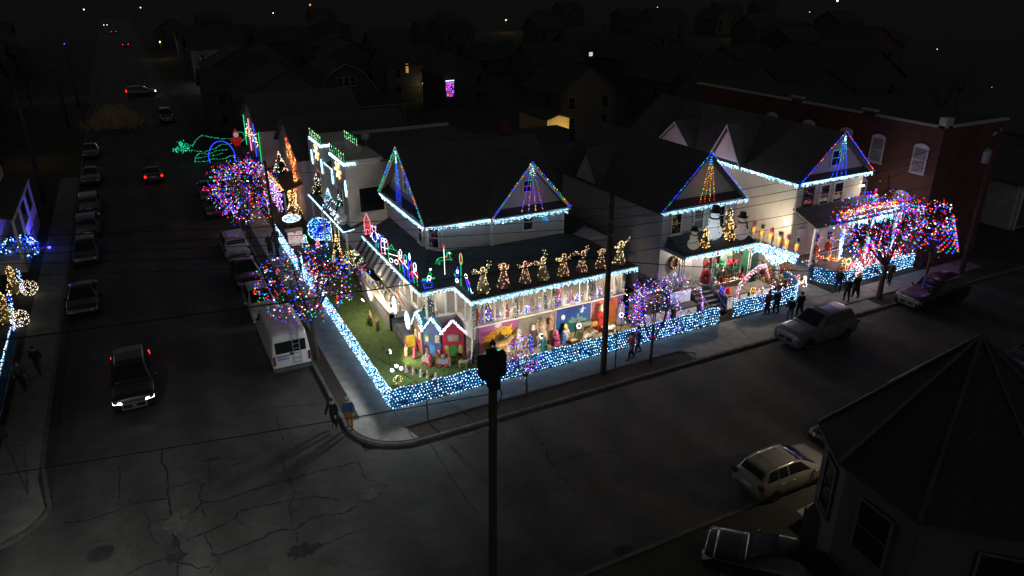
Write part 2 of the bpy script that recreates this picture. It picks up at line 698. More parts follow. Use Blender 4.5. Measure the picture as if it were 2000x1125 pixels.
TAR = mat('crack_tar', (.012, .012, .013), .9, var=.3)
for ci, c in enumerate(CRACKS):
 pts = [p for p in along([(x, y, 0) for x, y in c], .13)] + [(*c[-1], 0)]
 w0 = .035 if ci < 8 else .022
 L_, R_ = [], []
 ox = oy = 0
 for i, p in enumerate(pts):
  ox = ox * .6 + rnd.uniform(-.05, .05)
  oy = oy * .6 + rnd.uniform(-.05, .05)
  q = pts[min(i + 1, len(pts) - 1)]
  q0 = pts[max(i - 1, 0)]
  dx, dy = q[0] - q0[0], q[1] - q0[1]
  s = math.hypot(dx, dy) or 1
  w = w0 * rnd.uniform(.35, 1.4)
  L_.append((p[0] + ox - dy / s * w, p[1] + oy + dx / s * w, ZR + .004))
  R_.append((p[0] + ox + dy / s * w, p[1] + oy - dx / s * w, ZR + .004))
 k = len(pts)
 MB().add(L_ + R_, [(i, i + k, i + k + 1, i + 1) for i in range(k - 1)]).build('crack', TAR, ROAD)
PAT, HOLE = mat('asphalt_patch', (.11, .11, .105), .9, var=.4, scale=4, bump=.6), mat('pothole', (.03, .029, .028), .95, var=.5, scale=5, bump=.8)
for (x, y, a, b_, m_) in ((-10.35, -3.8, .42, .62, PAT), (-10.41, -5.75, .35, .35, HOLE), (-8.5, .03, .35, .13, HOLE), (-10.4, -4.9, .18, .3, HOLE),
                          (4.7, -13.2, .5, .3, HOLE), (-2.9, -5.6, .5, .4, PAT), (-6.1, -7.6, .6, .5, HOLE), (2.5, -3.6, .4, .16, PAT), (-10.0, -3.2, .3, .25, PAT)):
 pl = []
 for i in range(26):
  t = 2 * math.pi * i / 26
  k = rnd.uniform(.6, 1.2)
  pl.append((x + a * k * math.cos(t), y + b_ * k * math.sin(t)))
 p = MB().prism(pl, ZR + .002, ZR + (.014 if m_ is PAT else .006))
 p.build('patch', m_, ROAD)
IRON = mat('cast_iron', (.09, .09, .092), .55, .7, var=.3, scale=20, bump=.5, bscale=30)
for x, y, lab in ((-12.98, -4.21, 'round iron manhole cover in the cracked crossing near the moving car'), (29.6, -4.1, 'round iron manhole cover in the road beside the silver parked SUV')):
 t = thing('manhole_cover', lab, 'manhole cover', (x, y, ZR))
 m_ = MB()
 m_.lathe([(.46, .0), (.46, .012), (.40, .014), (.40, .008), (0.0, .008)], 28, (x, y, ZR))
 m_.build('rim', mat('iron_rim', (.07, .07, .07), .6, .5, var=.3), t)
 q = MB()
 q.lathe([(.39, .006), (.385, .013), (0, .014)], 24, (x, y, ZR))
 for i in range(-3, 4):
  w = math.sqrt(max(0.01, .34 ** 2 - (i * .09) ** 2))
  q.box(x - w, x + w, y + i * .09 - .02, y + i * .09 + .02, ZR + .013, ZR + .021)
 q.build('lid', IRON, t)


def arc(cx, cy, r, a0, a1, n=10):
 return [(cx + r * math.cos(R(a0 + (a1 - a0) * i / n)), cy + r * math.sin(R(a0 + (a1 - a0) * i / n))) for i in range(n + 1)]


# raised blocks of ground with a stone kerb
def block(name, poly, m, z=-.012):
 return struct(name, MB().prism(poly, -.5, z), m)


cor = arc(.35, -.25, 2.75, 180, 270)
block('ground_corner_lots', [(-2.4, 116)] + cor + [(120, -3.0), (120, 116)], EARTH)
block('ground_near_lots', [(-2.0, -60), (120, -60), (120, -13.6), (-1.0, -13.6), (-2.0, -14.6)], EARTH)
block('ground_west_lots', [(-15.3, 116), (-120, 116), (-120, -2.4), (-17.5, -2.4)] + arc(-17.1, .1, 1.85 + .5, 270, 345, 8), EARTH)


def ribbon(path, w, z0, z1, mb):
 P = [Vector((x, y, 0)) for x, y in path]
 L_, R_ = [], []
 for i, p in enumerate(P):
  d = (P[min(i + 1, len(P) - 1)] - P[max(i - 1, 0)]).normalized()
  n = Vector((-d.y, d.x, 0)) * w / 2
  L_.append(p + n)
  R_.append(p - n)
 k = len(P)
 v = [q + Vector((0, 0, z1)) for q in L_] + [q + Vector((0, 0, z1)) for q in R_] + [q + Vector((0, 0, z0)) for q in L_] + [q + Vector((0, 0, z0)) for q in R_]
 fs = []
 for i in range(k - 1):
  fs += [(i, i + k, i + k + 1, i + 1), (i, i + 1, i + 2 * k + 1, i + 2 * k), (i + k, i + 3 * k, i + 3 * k + 1, i + k + 1)]
 fs += [(0, 2 * k, 3 * k, k), (k - 1, 2 * k - 1, 4 * k - 1, 3 * k - 1)]
 mb.add(v, fs)


def kerb(path, w=.17, z1=.004):
 mb = MB()
 ribbon(path, w, -.3, z1, mb)
 return struct('kerb', mb, mat('kerb_stone', (.13, .128, .122), .85, var=.5, scale=2.2, bump=.5, bscale=20))


kerb([(-2.4, 110), (-2.4, 60), (-2.4, 30), (-2.4, 10)] + cor + [(10, -3.0), (30, -3.0), (60, -3.0), (110, -3.0)])
kerb([(-1.0, -13.6), (30, -13.6), (110, -13.6)])
kerb([(-120, -2.4), (-17.5, -2.4)] + arc(-17.1, .1, 1.85 + .5, 270, 345, 8) + [(-15.3, 3), (-15.3, 30), (-15.3, 110)])

# pavements laid slab by slab
PAVE = struct('pavement', MB().poly([(-1.66, 0, -.006), (0, 0, -.006), (0, 60, -.006), (-1.66, 60, -.006)]).poly([(0, -1.66, -.006), (45, -1.66, -.006), (45, -.001, -.006), (0, -.001, -.006)]), CONC2)


def slabmesh(w, d):
 m = MB()
 e = .012
 m.add([(0, 0, 0), (w, 0, 0), (w, d, 0), (0, d, 0), (e, e, .012), (w - e, e, .012), (w - e, d - e, .012), (e, d - e, .012)],
          [(4, 5, 6, 7), (0, 1, 5, 4), (1, 2, 6, 5), (2, 3, 7, 6), (3, 0, 4, 7)])
 me = m.build('paving_slab', CONC, None)
 d_ = me.data
 bpy.data.objects.remove(me)
 return d_


def lay(me, x, y, parent):
 o = bpy.data.objects.new('paving_slab', me)
 COL.objects.link(o)
 o.parent = parent
 o.location = (x, y, -.006)
 o.rotation_euler = (rnd.uniform(-.0025, .0025), rnd.uniform(-.0025, .0025), 0)
 return o


SA, SB = slabmesh(1.53, 1.64), slabmesh(1.64, 1.9)
SW = slabmesh(1.53, 1.3)
for i in range(28):
 lay(SA, .05 + i * 1.55, -1.65, PAVE)
for i in range(10):
 lay(SW, 16.9 + i * 1.55, -2.93, PAVE)
for i in range(30):
 lay(SB, -1.65, .06 + i * 1.92, PAVE)
# rounded corner apron in three pours
tri = arc(.35, -.25, 2.6, 180, 270, 12)
for a, b_ in ((0, 4), (4, 8), (8, 12)):
 pts = [(-.03, -.04)] + ([(-1.62, -.02), (-2.2, -.02)] if a == 0 else []) + tri[a:b_ + 1] + ([(0.02, -1.7)] if b_ == 12 else [])
 c = (sum(p[0] for p in pts) / len(pts), sum(p[1] for p in pts) / len(pts))
 pts = [(c[0] + (x - c[0]) * .992, c[1] + (y - c[1]) * .992) for x, y in pts]
 MB().prism(pts, -.1, .006).build('paving_slab', CONC, PAVE)
PW = struct('pavement_west', MB().poly([(-17.1, 2, -.006), (-15.4, 2, -.006), (-15.4, 60, -.006), (-17.1, 60, -.006)]), CONC2)
SD = slabmesh(1.66, 3.3)
CORN = MB().prism([(-17.12, 1.95), (-17.12, -2.2)] + arc(-17.1, .1, 2.18, 272, 345, 8) + [(-15.42, 1.95)], -.1, .004).build('paving_slab', CONC2, PW)
for i in range(15):
 o = lay(SD, -17.08, 2.0 + i * 3.33, PW)
 o.data.materials[0] = CONC2
# strips of bare soil between pavement and kerb
st = MB()
st.prism([(.12, -1.72), (16.6, -1.72), (17.2, -2.4), (16.8, -2.9), (.12, -2.9)], -.2, -.004)
struct('planting_strip', st, SOIL)
struct('planting_strip', MB().prism([(29.6, -1.72), (41.5, -1.72), (41.5, -2.9), (29.2, -2.9)], -.2, -.004), SOIL)
struct('planting_strip', MB().prism([(-1.72, .3), (-1.72, 58), (-2.3, 58), (-2.3, .3)], -.2, -.004), SOIL)
mb = MB()
for pth in ([(.1, -2.9), (.1, -1.7), (16.6, -1.7), (17.3, -2.4), (16.9, -2.9)], [(29.3, -2.9), (29.6, -1.7), (41.5, -1.7)]):
 ribbon(pth, .1, -.1, .05, mb)
struct('strip_edging', mb, CONC2)
# drive between the houses
DR = struct('driveway', MB().poly([(27.6, 0.02, -.007), (31.2, .02, -.007), (31.2, 24, -.007), (27.6, 24, -.007)]), CONC2)
DS = slabmesh(1.78, 2.4)
for i in range(8):
 for j in range(2):
  lay(DS, 27.62 + j * 1.8, .06 + i * 2.42, DR)
# lawn and straw
LAWN = mat('lawn', (.10, .16, .04), .95, var=.4, scale=3, bump=.8, bscale=40)
lw = MB().prism([(.06, .06), (16.5, .06), (16.5, 2.5), (5.7, 2.5), (5.7, 5), (3.7, 5), (3.7, 19), (.06, 19)], -.2, .008)
struct('lawn', lw, LAWN)
gv = MB()
for i in range(15000):
 x, y = rnd.uniform(.15, 5.6), rnd.uniform(.1, 16)
 if rnd.random() < .18:
  x, y = rnd.uniform(5.6, 16.3), rnd.uniform(.1, .9)
 elif x > 3.6:
  y = rnd.uniform(.1, 4.4)
 a = rnd.uniform(0, 6.28)
 h = rnd.uniform(.025, .06)
 dx, dy = math.cos(a) * .012, math.sin(a) * .012
 gv.add([(x - dx, y - dy, .005), (x + dx, y + dy, .005), (x + rnd.uniform(-.03, .03), y + rnd.uniform(-.03, .03), .005 + h)], [(0, 1, 2)])
go = gv.build('grass', LAWN, None)
tag(go, 'short green grass of the corner lawn inside the lit fence', 'grass')
go['kind'] = 'stuff'
STRAW = mat('straw', (.42, .33, .18), .95, var=.5, scale=9, bump=1, bscale=60)
sv = MB()
N = 44
for i in range(N + 1):
 for j in range(7):
  x = 6.3 + 9.9 * i / N
  y = .95 + 1.62 * j / 6 + .12 * math.sin(x * 1.7) * (1 - j / 6)
  e = min(1, j / 1.5) * min(1, i / 2, (N - i) / 2)
  sv.v.append((x, y, .012 + e * (.05 + .05 * rnd.random() + .36 * j / 6)))
for i in range(N):
 for j in range(6):
  a = i * 7 + j
  sv.f.append((a, a + 7, a + 8, a + 1))
  sv.m.append(0)
for i in range(2600):
 x, y = rnd.uniform(6.2, 16.2), rnd.uniform(.85, 2.5)
 a = rnd.uniform(0, 6.28)
 l_ = rnd.uniform(.08, .22)
 z = .06 + (y - .95) * .24 + rnd.uniform(0, .06)
 d = Vector((math.cos(a), math.sin(a), rnd.uniform(-.2, .35))) * l_
 n_ = Vector((-math.sin(a), math.cos(a), 0)) * .008
 p = Vector((x, y, z))
 sv.add([p - n_, p + n_, p + d], [(0, 1, 2)])
so = sv.build('straw', STRAW, None)
tag(so, 'straw strewn over the bed below the painted boards', 'straw')
so['kind'] = 'stuff'
struct('bare_earth', MB().prism([(x, y) for x, y in arc(.9, 1.2, .75, 0, 360, 14)[:-1]], -.1, .011), mat('trampled_earth', (.16, .12, .08), .95, var=.4, scale=4, bump=.5))

# ================================================================ corner house
A = thing('corner_house', 'white sided corner house with dark roof, glazed porch and painted boards', 'house', (9, 8, 0))
w = MB()
w.clap((5.3, 8.3), (5.3, 15.6), 4.6, 6.75, (-1, 0))
w.clap((6.0, 7.5), (9.0, 7.5), 4.6, 6.75, (0, -1))
w.clap((5.3, 8.3), (6.0, 7.5), 4.6, 6.75, (-.75, -.66))
w.clap((9.0, 7.0), (13.9, 7.0), 4.6, 6.9, (0, -1))
w.clap((13.9, 7.0), (13.9, 16), 3.5, 6.75, (1, 0))
w.clap((9.0, 7.0), (9.0, 7.5), 4.6, 6.75, (-1, 0))
w.clap((9.05, 7.06), (13.85, 7.06), 7.0, 9.55, (0, -1), apex=(.5, 9.7))
w.clap((5.36, 7.75), (5.36, 15.3), 7.0, 10.1, (-1, 0), apex=(.5, 10.25))
w.prism([(5.36, 8.36), (6.04, 7.56), (13.85, 7.56), (13.85, 15.9), (5.36, 15.9)], 0, 6.7)
w.box(9.1, 13.8, 7.1, 7.7, 0, 6.9)
w.build('upper_wall', SIDING, A)
for x, y in ((5.3, 8.3), (6.0, 7.5), (9.0, 7.0), (13.9, 7.0)):
 MB().box(x - .07, x + .07, y - .07, y + .07, 4.5, 6.75).build('corner_board', white(), A)
# cross-gabled roof
zr, zf = 10.45, 9.85
ym = 11.5
rf = MB()
rf.slab([(4.85, 7.25, 6.72), (14.3, 7.25, 6.72), (14.3, ym, zr), (4.85, ym, zr)], .14)
rf.slab([(4.85, 15.75, 6.72), (14.3, 15.75, 6.72), (14.3, ym, zr), (4.85, ym, zr)], .14)
yb = 7.25 + (zf - 6.72) * (ym - 7.25) / (zr - 6.72)
rf.slab([(8.75, 6.6, 6.76), (11.45, 6.6, zf), (11.45, yb + .3, zf), (8.75, 7.35, 6.76)], .13)
rf.slab([(14.2, 6.6, 6.76), (11.45, 6.6, zf), (11.45, yb + .3, zf), (14.2, 7.35, 6.76)], .13)
rf.slab([(9.0, 6.62, 6.78), (13.95, 6.62, 6.78), (13.95, 7.04, 7.12), (9.0, 7.04, 7.12)], .05)
rf.slab([(4.9, 7.4, 6.78), (4.9, 15.6, 6.78), (5.34, 15.6, 7.12), (5.34, 7.4, 7.12)], .05)
RFA = rf.build('upper_roof', ROOF, A)
MB().box(12.6, 13.2, 12.6, 13.3, 9, 11.2).build('chimney', BRICK, RFA)
for a, b in (((8.72, 6.56, 6.72), (11.45, 6.56, 9.82)), ((14.23, 6.56, 6.72), (11.45, 6.56, 9.82)), ((4.82, 7.22, 6.68), (4.82, ym, 10.42)), ((4.82, 15.78, 6.68), (4.82, ym, 10.42))):
 a, b = Vector(a), Vector(b)
 h = Vector((0, 0, .18))
 n = Vector((0, .05, 0)) if abs(a.y - b.y) < .01 else Vector((.05, 0, 0))
 MB().add([a - h, b - h, b, a, a - h + n, b - h + n, b + n, a + n], [(0, 1, 2, 3), (5, 4, 7, 6), (3, 2, 6, 7), (1, 0, 4, 5)]).build('bargeboard', white(), A)
tr = MB()
tr.box(6.0, 9.0, 7.14, 7.22, 6.5, 6.62)
tr.box(8.95, 14.2, 6.55, 6.61, 6.6, 6.74)
tr.box(4.78, 4.86, 7.4, 15.6, 6.55, 6.72)
tr.build('gutter', white(), A)
window(A, (11.4, 6.975, 6.12), (1, 0), .62, .95)
window(A, (11.4, 7.03, 8.35), (1, 0), .55, .62)
window(A, (5.28, 9.15, 5.75), (0, -1), .55, 1.2)
window(A, (5.62, 7.88, 5.75), (.66, -.75), .6, 1.2)
window(A, (5.33, 11.5, 8.3), (0, -1), .6, .9)
# porch roof
pr_ = MB()
pr_.slab([(5.45, 2.2, 4.02), (16.2, 2.2, 4.02), (14.0, 7.0, 4.98), (9.0, 7.0, 4.98)], .1)
pr_.slab([(5.45, 2.2, 4.02), (9.0, 7.0, 4.98), (6.0, 7.5, 4.95), (5.45, 4.6, 4.02)], .1)
pr_.slab([(5.45, 4.6, 4.02), (6.0, 7.5, 4.95), (5.3, 8.3, 4.95), (3.4, 4.5, 4.02)], .1)
pr_.slab([(3.4, 4.5, 4.02), (5.3, 8.3, 4.95), (5.3, 15.4, 4.95), (3.4, 15.4, 4.02)], .1)
pr_.slab([(16.2, 2.2, 4.02), (16.2, 7.5, 4.02), (14.0, 7.5, 4.98), (14.0, 7.0, 4.98)], .1)
pr_.build('porch_roof', ROOFG, A)
tr = MB()
tr.box(5.36, 16.24, 2.12, 2.2, 3.78, 4.0)
tr.box(5.36, 5.44, 2.2, 4.5, 3.78, 4.0)
tr.box(3.32, 5.44, 4.42, 4.5, 3.78, 4.0)
tr.box(3.32, 3.4, 4.5, 15.4, 3.78, 4.0)
tr.box(16.16, 16.24, 2.2, 7.4, 3.78, 4.0)
tr.build('porch_fascia', mat('grey_fascia', (.3, .32, .34), .5, var=.1), A)
MB().poly([(5.5, 2.3, 3.86), (16.1, 2.3, 3.86), (16.1, 7, 3.86), (5.5, 7, 3.86)]).poly([(3.5, 4.6, 3.86), (5.49, 4.6, 3.86), (5.49, 15, 3.86), (3.5, 15, 3.86)]).build('porch_ceiling', white(), A)
# porch body
CREAM = mat('porch_cream', (.62, .57, .48), .7, var=.12)
b = MB()
b.box(5.75, 15.7, 2.62, 2.75, 0, 2.12)
b.box(5.62, 5.75, 2.75, 4.85, 0, 2.1)
b.box(3.85, 5.6, 4.86, 4.98, 0, 2.1)
b.box(3.78, 3.9, 4.98, 9.4, 0, 2.1)
b.box(15.6, 15.72, 2.75, 7.0, 0, 4.0)
b.box(5.8, 15.55, 6.85, 6.95, 1.2, 3.85)
b.box(5.2, 5.3, 5.1, 15.4, 0, 3.85)
b.build('porch_wall', mat('porch_panel', (.42, .41, .40), .7, var=.12), A)
MB().box(5.76, 15.58, 2.76, 6.84, 1.15, 1.3).box(3.95, 5.6, 5.0, 15.3, 1.15, 1.28).build('porch_floor', CREAM, A)
MB().box(5.55, 5.9, 2.5, 2.62, 0, 1.32).box(5.5, 5.62, 2.5, 3.3, 0, 1.32).build('foundation', STONE, A)
sl = MB()
sl.box(5.6, 15.8, 2.48, 2.78, 2.12, 2.2)
sl.box(5.52, 5.8, 2.78, 4.75, 2.1, 2.18)
sl.box(3.8, 5.52, 4.76, 5.0, 2.1, 2.18)
sl.box(3.7, 3.92, 5.0, 9.4, 2.1, 2.18)
sl.build('sill', white(), A)
POSTX = [5.75, 8.25, 10.75, 13.2, 15.62]
for x in POSTX:
 MB().box(x - .09, x + .09, 2.56, 2.74, 2.2, 3.86).build('post', white(), A)
for i in range(4):
 for k in (1, 2, 3):
  x = POSTX[i] + (POSTX[i + 1] - POSTX[i]) * k / 4
  if k != 2 or i in (0, 3):
   MB().box(x - .035, x + .035, 2.6, 2.7, 2.2, 3.86).build('mullion', white(), A)
for (x, y) in ((4.4, 4.92), (5.0, 4.92), (3.85, 4.92), (5.6, 4.85), (5.68, 3.6), (3.84, 6.2), (3.84, 7.4), (3.84, 8.6), (3.84, 9.4)):
 MB().box(x - .05, x + .05, y - .05, y + .05, 2.18, 3.86).build('mullion', white(), A)
for i in range(4):
 gl = MB().box(POSTX[i] + .1, POSTX[i + 1] - .1, 2.655, 2.665, 2.22, 3.8)
# stair enclosure beside the porch, with hand rail and striped awning
cs = MB()
cs.box(2.75, 3.0, 8.4, 14.6, 0, 1.18)
cs.box(2.75, 4.0, 8.4, 8.62, 0, 1.18)
cs.box(3.0, 5.1, 8.62, 14.6, 0, .82)
cs.build('stair_wall', mat('stair_white', (.6, .57, .52), .75, var=.15), A)
cp = MB()
cp.box(2.7, 3.06, 8.34, 14.65, 1.18, 1.26)
cp.build('coping', CREAM, A)
rl = MB()
for i in range(9):
 y = 12.4 + i * .3
 rl.tube([(2.9, y, 1.2), (2.9, y, 2.0)], .018, 4)
rl.tube([(2.9, 12.3, 2.0), (2.9, 14.9, 2.0)], .03, 5)
rl.tube([(2.9, 12.3, 1.3), (2.9, 14.9, 1.3)], .02, 5)
rl.tube([(2.9, 12.3, 2.0), (3.0, 10.2, 1.4)], .03, 5)
rl.build('railing', white(), A)
MB().tube([(3.7, 8.4, 1.5), (3.7, 12.0, 2.3)], .035, 6).build('handrail', mat('red_rail', (.4, .03, .03), .5), A)
nb = 18
for i in range(nb):
 y0, y1 = 7.4 + 8.0 * i / nb, 7.4 + 8.0 * (i + 1) / nb
 MB().slab([(2.78, y0, 3.02), (2.78, y1 - .012, 3.02), (3.36, y1 - .012, 3.86), (3.36, y0, 3.86)], .03 if i % 2 else .045).build(
  'slat', mat('awning_dark', (.1, .11, .13), .7) if i % 2 else mat('awning_light', (.6, .6, .62), .7), A)
# downspout at the front corner
MB().tube([(5.5, 2.4, 3.8), (5.5, 2.44, 2.9), (5.45, 2.3, 1.2), (5.3, 2.2, .2)], .05, 6).build('downspout', white(), A)
al = thing('added_lamp', 'added warm lantern under the striped awning to light stair and lawn', 'lamp', (3.2, 10.4, 2.9))  # lantern added to brighten the lawn and stair wall
MB().lathe([(.05, 0), (.1, -.06), (.1, -.24), (.04, -.3)], 8, (3.05, 10.4, 2.95)).build('lantern', emi('lamp_shade_lit', (1, .88, .66), 3.0), al, smooth=True)
lamp_point('added_lantern_light', (2.35, 10.2, 2.55), 400, (1, .84, .62), .12, al)
# glazing of the porch: clear panes
GL, n_, l_ = _new('porch_glass')
bs = n_['Principled BSDF']
bs.inputs['Base Color'].default_value = (.9, .95, 1, 1)
bs.inputs['Roughness'].default_value = .04
tr_ = n_.new('ShaderNodeBsdfTransparent')
mx_ = n_.new('ShaderNodeMixShader')
mx_.inputs[0].default_value = .06
l_.new(tr_.outputs[0], mx_.inputs[1])
l_.new(bs.outputs[0], mx_.inputs[2])
l_.new(mx_.outputs[0], n_['Material Output'].inputs[0])
for i in range(4):
 MB().box(POSTX[i] + .1, POSTX[i + 1] - .1, 2.64, 2.65, 2.22, 3.84).build('pane', GL, A)
MB().box(3.95, 5.5, 4.915, 4.925, 2.2, 3.84).build('pane', GL, A)
MB().box(5.675, 5.685, 2.8, 4.7, 2.2, 3.84).build('pane', GL, A)
MB().box(3.835, 3.845, 5.0, 9.3, 2.2, 3.84).build('pane', GL, A)
# pendant lamp in the porch; the other ceiling lamps are assumed
for x, y, e, lab in ((7.0, 4.0, 130, 'assumed porch ceiling lamp over the bay with the small blue lit tree'), (9.5, 4.0, 130, 'assumed porch ceiling lamp over the bay with the snow table'),
                     (11.95, 3.4, 120, 'white bell shaped pendant lamp glowing in the glazed porch'), (14.4, 4.0, 130, 'assumed porch ceiling lamp over the bay behind the utility pole'), (4.6, 6.6, 90, 'assumed porch ceiling lamp over the side windows')):
 t = thing('pendant_lamp', lab, 'lamp', (x, y, 3.86), group='porch lamps')
 MB().tube([(x, y, 3.86), (x, y, 3.7)], .012, 5).build('cord', metal(), t)
 s = .22 if y == 3.4 else .12
 MB().lathe([(.03, 3.72), (s * .5, 3.66), (s, 3.42), (s * 1.05, 3.40)], 14, (x, y, 0)).build('lamp_shade', emi('lamp_shade_lit', (1, .88, .66), 3.0), t)
 lamp_point('porch_lamp_light', (x, y, 3.3), e, (1, .80, .58), .12, t)

# ================================================================ white house with two bays (along the side street)
B = thing('bay_house', 'pale sided flat topped house with two lit bays and parapets', 'house', (9, 24, 0))
w = MB()
w.clap((4.4, 19), (16, 19), 0, 7.9, (0, -1))
w.clap((4.4, 19), (4.4, 30.5), 0, 7.2, (-1, 0))
w.box(4.45, 16, 19.05, 30.5, 0, 7.3)
w.clap((3.5, 30.5), (16, 30.5), 0, 7.9, (0, 1))
w.build('wall', SIDING2, B)
for y0, y1, in ((19.0, 22.9), (25.6, 29.3)):
 t = MB()
 t.box(3.5, 6.2, y0 - .02, y1, 3.4, 8.1)
 t.box(3.42, 6.25, y0 - .08, y1 + .06, 8.1, 8.22)
 t.build('bay', mat('bay_cream', (.62, .6, .55), .7, var=.1), B)
 window(B, (3.49, (y0 + y1) / 2, 5.0), (0, -1), 1.5, 1.5, rows=1, cols=2)
MB().slab([(3.6, 22.9, 6.6), (3.6, 25.6, 6.6), (5.6, 25.6, 7.5), (5.6, 22.9, 7.5)], .1).build('bay_roof', ROOFG, B)
MB().box(4.2, 4.45, 22.9, 25.6, 3.4, 6.55).build('bay_recess', mat('bay_cream'), B)
MB().slab([(2.95, 18.6, 3.25), (2.95, 29.6, 3.25), (4.45, 29.6, 3.75), (4.45, 18.6, 3.75)], .1).build('porch_roof', ROOFG, B)
MB().box(2.9, 2.96, 18.6, 29.6, 3.02, 3.22).build('porch_fascia', white(), B)
MB().slab([(6.0, 18.9, 8.0), (16.1, 18.9, 8.0), (16.1, 30.6, 7.6), (6.0, 30.6, 7.6)], .1).build('roof', ROOF, B)
MB().box(4.4, 16.1, 18.93, 18.99, 7.86, 8.02).build('eave_trim', white(), B)
window(B, (5.2, 18.97, 5.3), (1, 0), 1.75, 1.75, rows=1)
window(B, (5.0, 18.97, 2.4), (1, 0), 1.2, 1.3)
for y in (18.8, 22.2, 25.8, 29.3):
 MB().box(3.0, 3.14, y - .07, y + .07, 0, 3.2).build('post', white(), B)
MB().box(3.1, 4.4, 18.7, 29.4, 0, .5).build('porch_floor', CONC2, B)
MB().lathe([(.02, 0), (.3, .1), (.36, .3), (.3, .5), (.02, .55)], 10, (6.6, 24.2, 8.4)).tube([(6.6, 24.2, 7.5), (6.6, 24.2, 8.5)], .04, 5).build('satellite_dish', mat('dish_grey', (.4, .4, .42), .5), B)
MB().clap((4.4, 26.5), (4.4, 27.6), .5, 2.6, (-1, 0)).build('door', mat('door_dark', (.08, .05, .04), .5), B)

# ================================================================ two gabled houses farther up the side street


def gable_house(name, label, x0, x1, y0, y1, ze, zr, axis, wm, rm, clap=True, over=.4, group=None, cat='house', zb=0.):
 """simple pitched-roof house; axis 'x' or 'y' = ridge direction.  returns root"""
 cx, cy = (x0 + x1) / 2, (y0 + y1) / 2
 t = thing(name, label, cat, (cx, cy, zb), group=group)
 w = MB()
 if clap:
  w.clap((x0, y0), (x1, y0), zb, ze, (0, -1))
  w.clap((x0, y0), (x0, y1), zb, ze, (-1, 0))
  w.clap((x1, y0), (x1, y1), zb, ze, (1, 0))
 e = .03 if clap else 0
 w.box(x0 + e, x1 - e, y0 + e, y1 - e, zb, ze - .02)
 if axis == 'x':
  for x, n in ((x0, -1), (x1, 1)):
   if clap:
    w.clap((x, y0), (x, y1), ze, zr - .05, (n, 0), apex=(.5, zr))
   else:
    w.poly([(x, y0, ze - .02), (x, y1, ze - .02), (x, cy, zr - .05)])
 else:
  for y, n in ((y0, -1), (y1, 1)):
   if clap:
    w.clap((x0, y), (x1, y), ze, zr - .05, (0, n), apex=(.5, zr))
   else:
    w.poly([(x0, y, ze - .02), (x1, y, ze - .02), (cx, y, zr - .05)])
 w.build('wall', wm, t)
 r = MB()
 if axis == 'x':
  sl_ = (zr - ze) / (cy - y0)
  for ya, s in ((y0 - over, 1), (y1 + over, -1)):
   r.slab([(x0 - over, ya, ze - over * sl_), (x1 + over, ya, ze - over * sl_), (x1 + over, cy, zr), (x0 - over, cy, zr)], .12)
 else:
  sl_ = (zr - ze) / (cx - x0)
  for xa in (x0 - over, x1 + over):
   r.slab([(xa, y0 - over, ze - over * sl_), (xa, y1 + over, ze - over * sl_), (cx, y1 + over, zr), (cx, y0 - over, zr)], .12)
 r.build('roof', rm, t)
 return t


C1 = gable_house('gabled_house', 'pale gabled house hung with amber lights beyond the bay house', 3.0, 13, 32.0, 41.5, 5.9, 8.6, 'x', SIDING2, ROOF)
window(C1, (2.98, 34.2, 4.5), (0, -1), .9, 1.5)
window(C1, (2.98, 38.6, 4.5), (0, -1), .9, 1.5)
MB().slab([(1.2, 32.2, 3.0), (1.2, 41, 3.0), (3.0, 41, 3.6), (3.0, 32.2, 3.6)], .1).build('porch_roof', ROOF, C1)
for y in (32.4, 36.5, 40.7):
 MB().box(1.3, 1.45, y - .07, y + .07, 0, 3.0).build('post', white(), C1)
C2 = gable_house('pink_walled_house', 'pink washed house with coloured light strips at its corner', 1.8, 12, 44.5, 54, 6.3, 9.0, 'x', PINKW, ROOF)
for y in (46.5, 49.3, 52):
 window(C2, (1.78, y, 4.6), (0, -1), .8, 1.5)
window(C2, (5.5, 44.48, 4.4), (1, 0), .8, 1.3)
MB().box(.6, 1.8, 45, 53.5, 2.6, 2.75).build('porch_roof', ROOF, C2)

# ================================================================ house with the snowmen
D = thing('snowman_house', 'white sided house with lit gable and green roofed porch', 'house', (22.8, 9, 0))
w = MB()
w.clap((19.6, 4.3), (25.7, 4.3), 0, 6.5, (0, -1))
w.clap((19.6, 4.3), (19.6, 16.5), 0, 6.5, (-1, 0))
w.clap((25.7, 4.3), (25.7, 16.5), 0, 6.5, (1, 0))
w.clap((19.65, 4.36), (25.65, 4.36), 6.7, 9.4, (0, -1), apex=(.5, 9.55))
w.box(19.65, 25.65, 4.35, 16.5, 0, 6.45)
w.build('wall', SIDING2, D)
r = MB()
for xa in (19.1, 26.2):
 r.slab([(xa, 3.85, 6.3), (xa, 16.9, 6.3), (22.65, 16.9, 9.75), (22.65, 3.85, 9.75)], .14)
r.slab([(19.5, 3.9, 6.46), (25.8, 3.9, 6.46), (25.8, 4.33, 6.86), (19.5, 4.33, 6.86)], .05)
r.build('roof', ROOF, D)
dm = gd = MB()
dm.clap((19.2, 11), (19.2, 14), 6.4, 8.6, (-1, 0), apex=(.5, 8.7))
dm.box(19.25, 21, 11, 14, 6.4, 6.6)
dm.build('dormer', SIDING2, D)
dr = MB()
for ya in (10.7, 14.3):
 dr.slab([(18.95, ya, 6.3), (22.2, ya, 6.3), (22.2, 12.5, 8.85), (18.95, 12.5, 8.85)], .1)
dr.build('dormer_roof', ROOF, D)
for x, p in ((20.7, None), (22.5, None), (24.3, None)):
 window(D, (x, 4.28, 5.35), (1, 0), .72, 1.25)
b = MB()
b.slab([(19.9, 2.3, 3.9), (25.9, 2.3, 3.9), (25.6, 4.32, 4.6), (20.2, 4.32, 4.6)], .1)
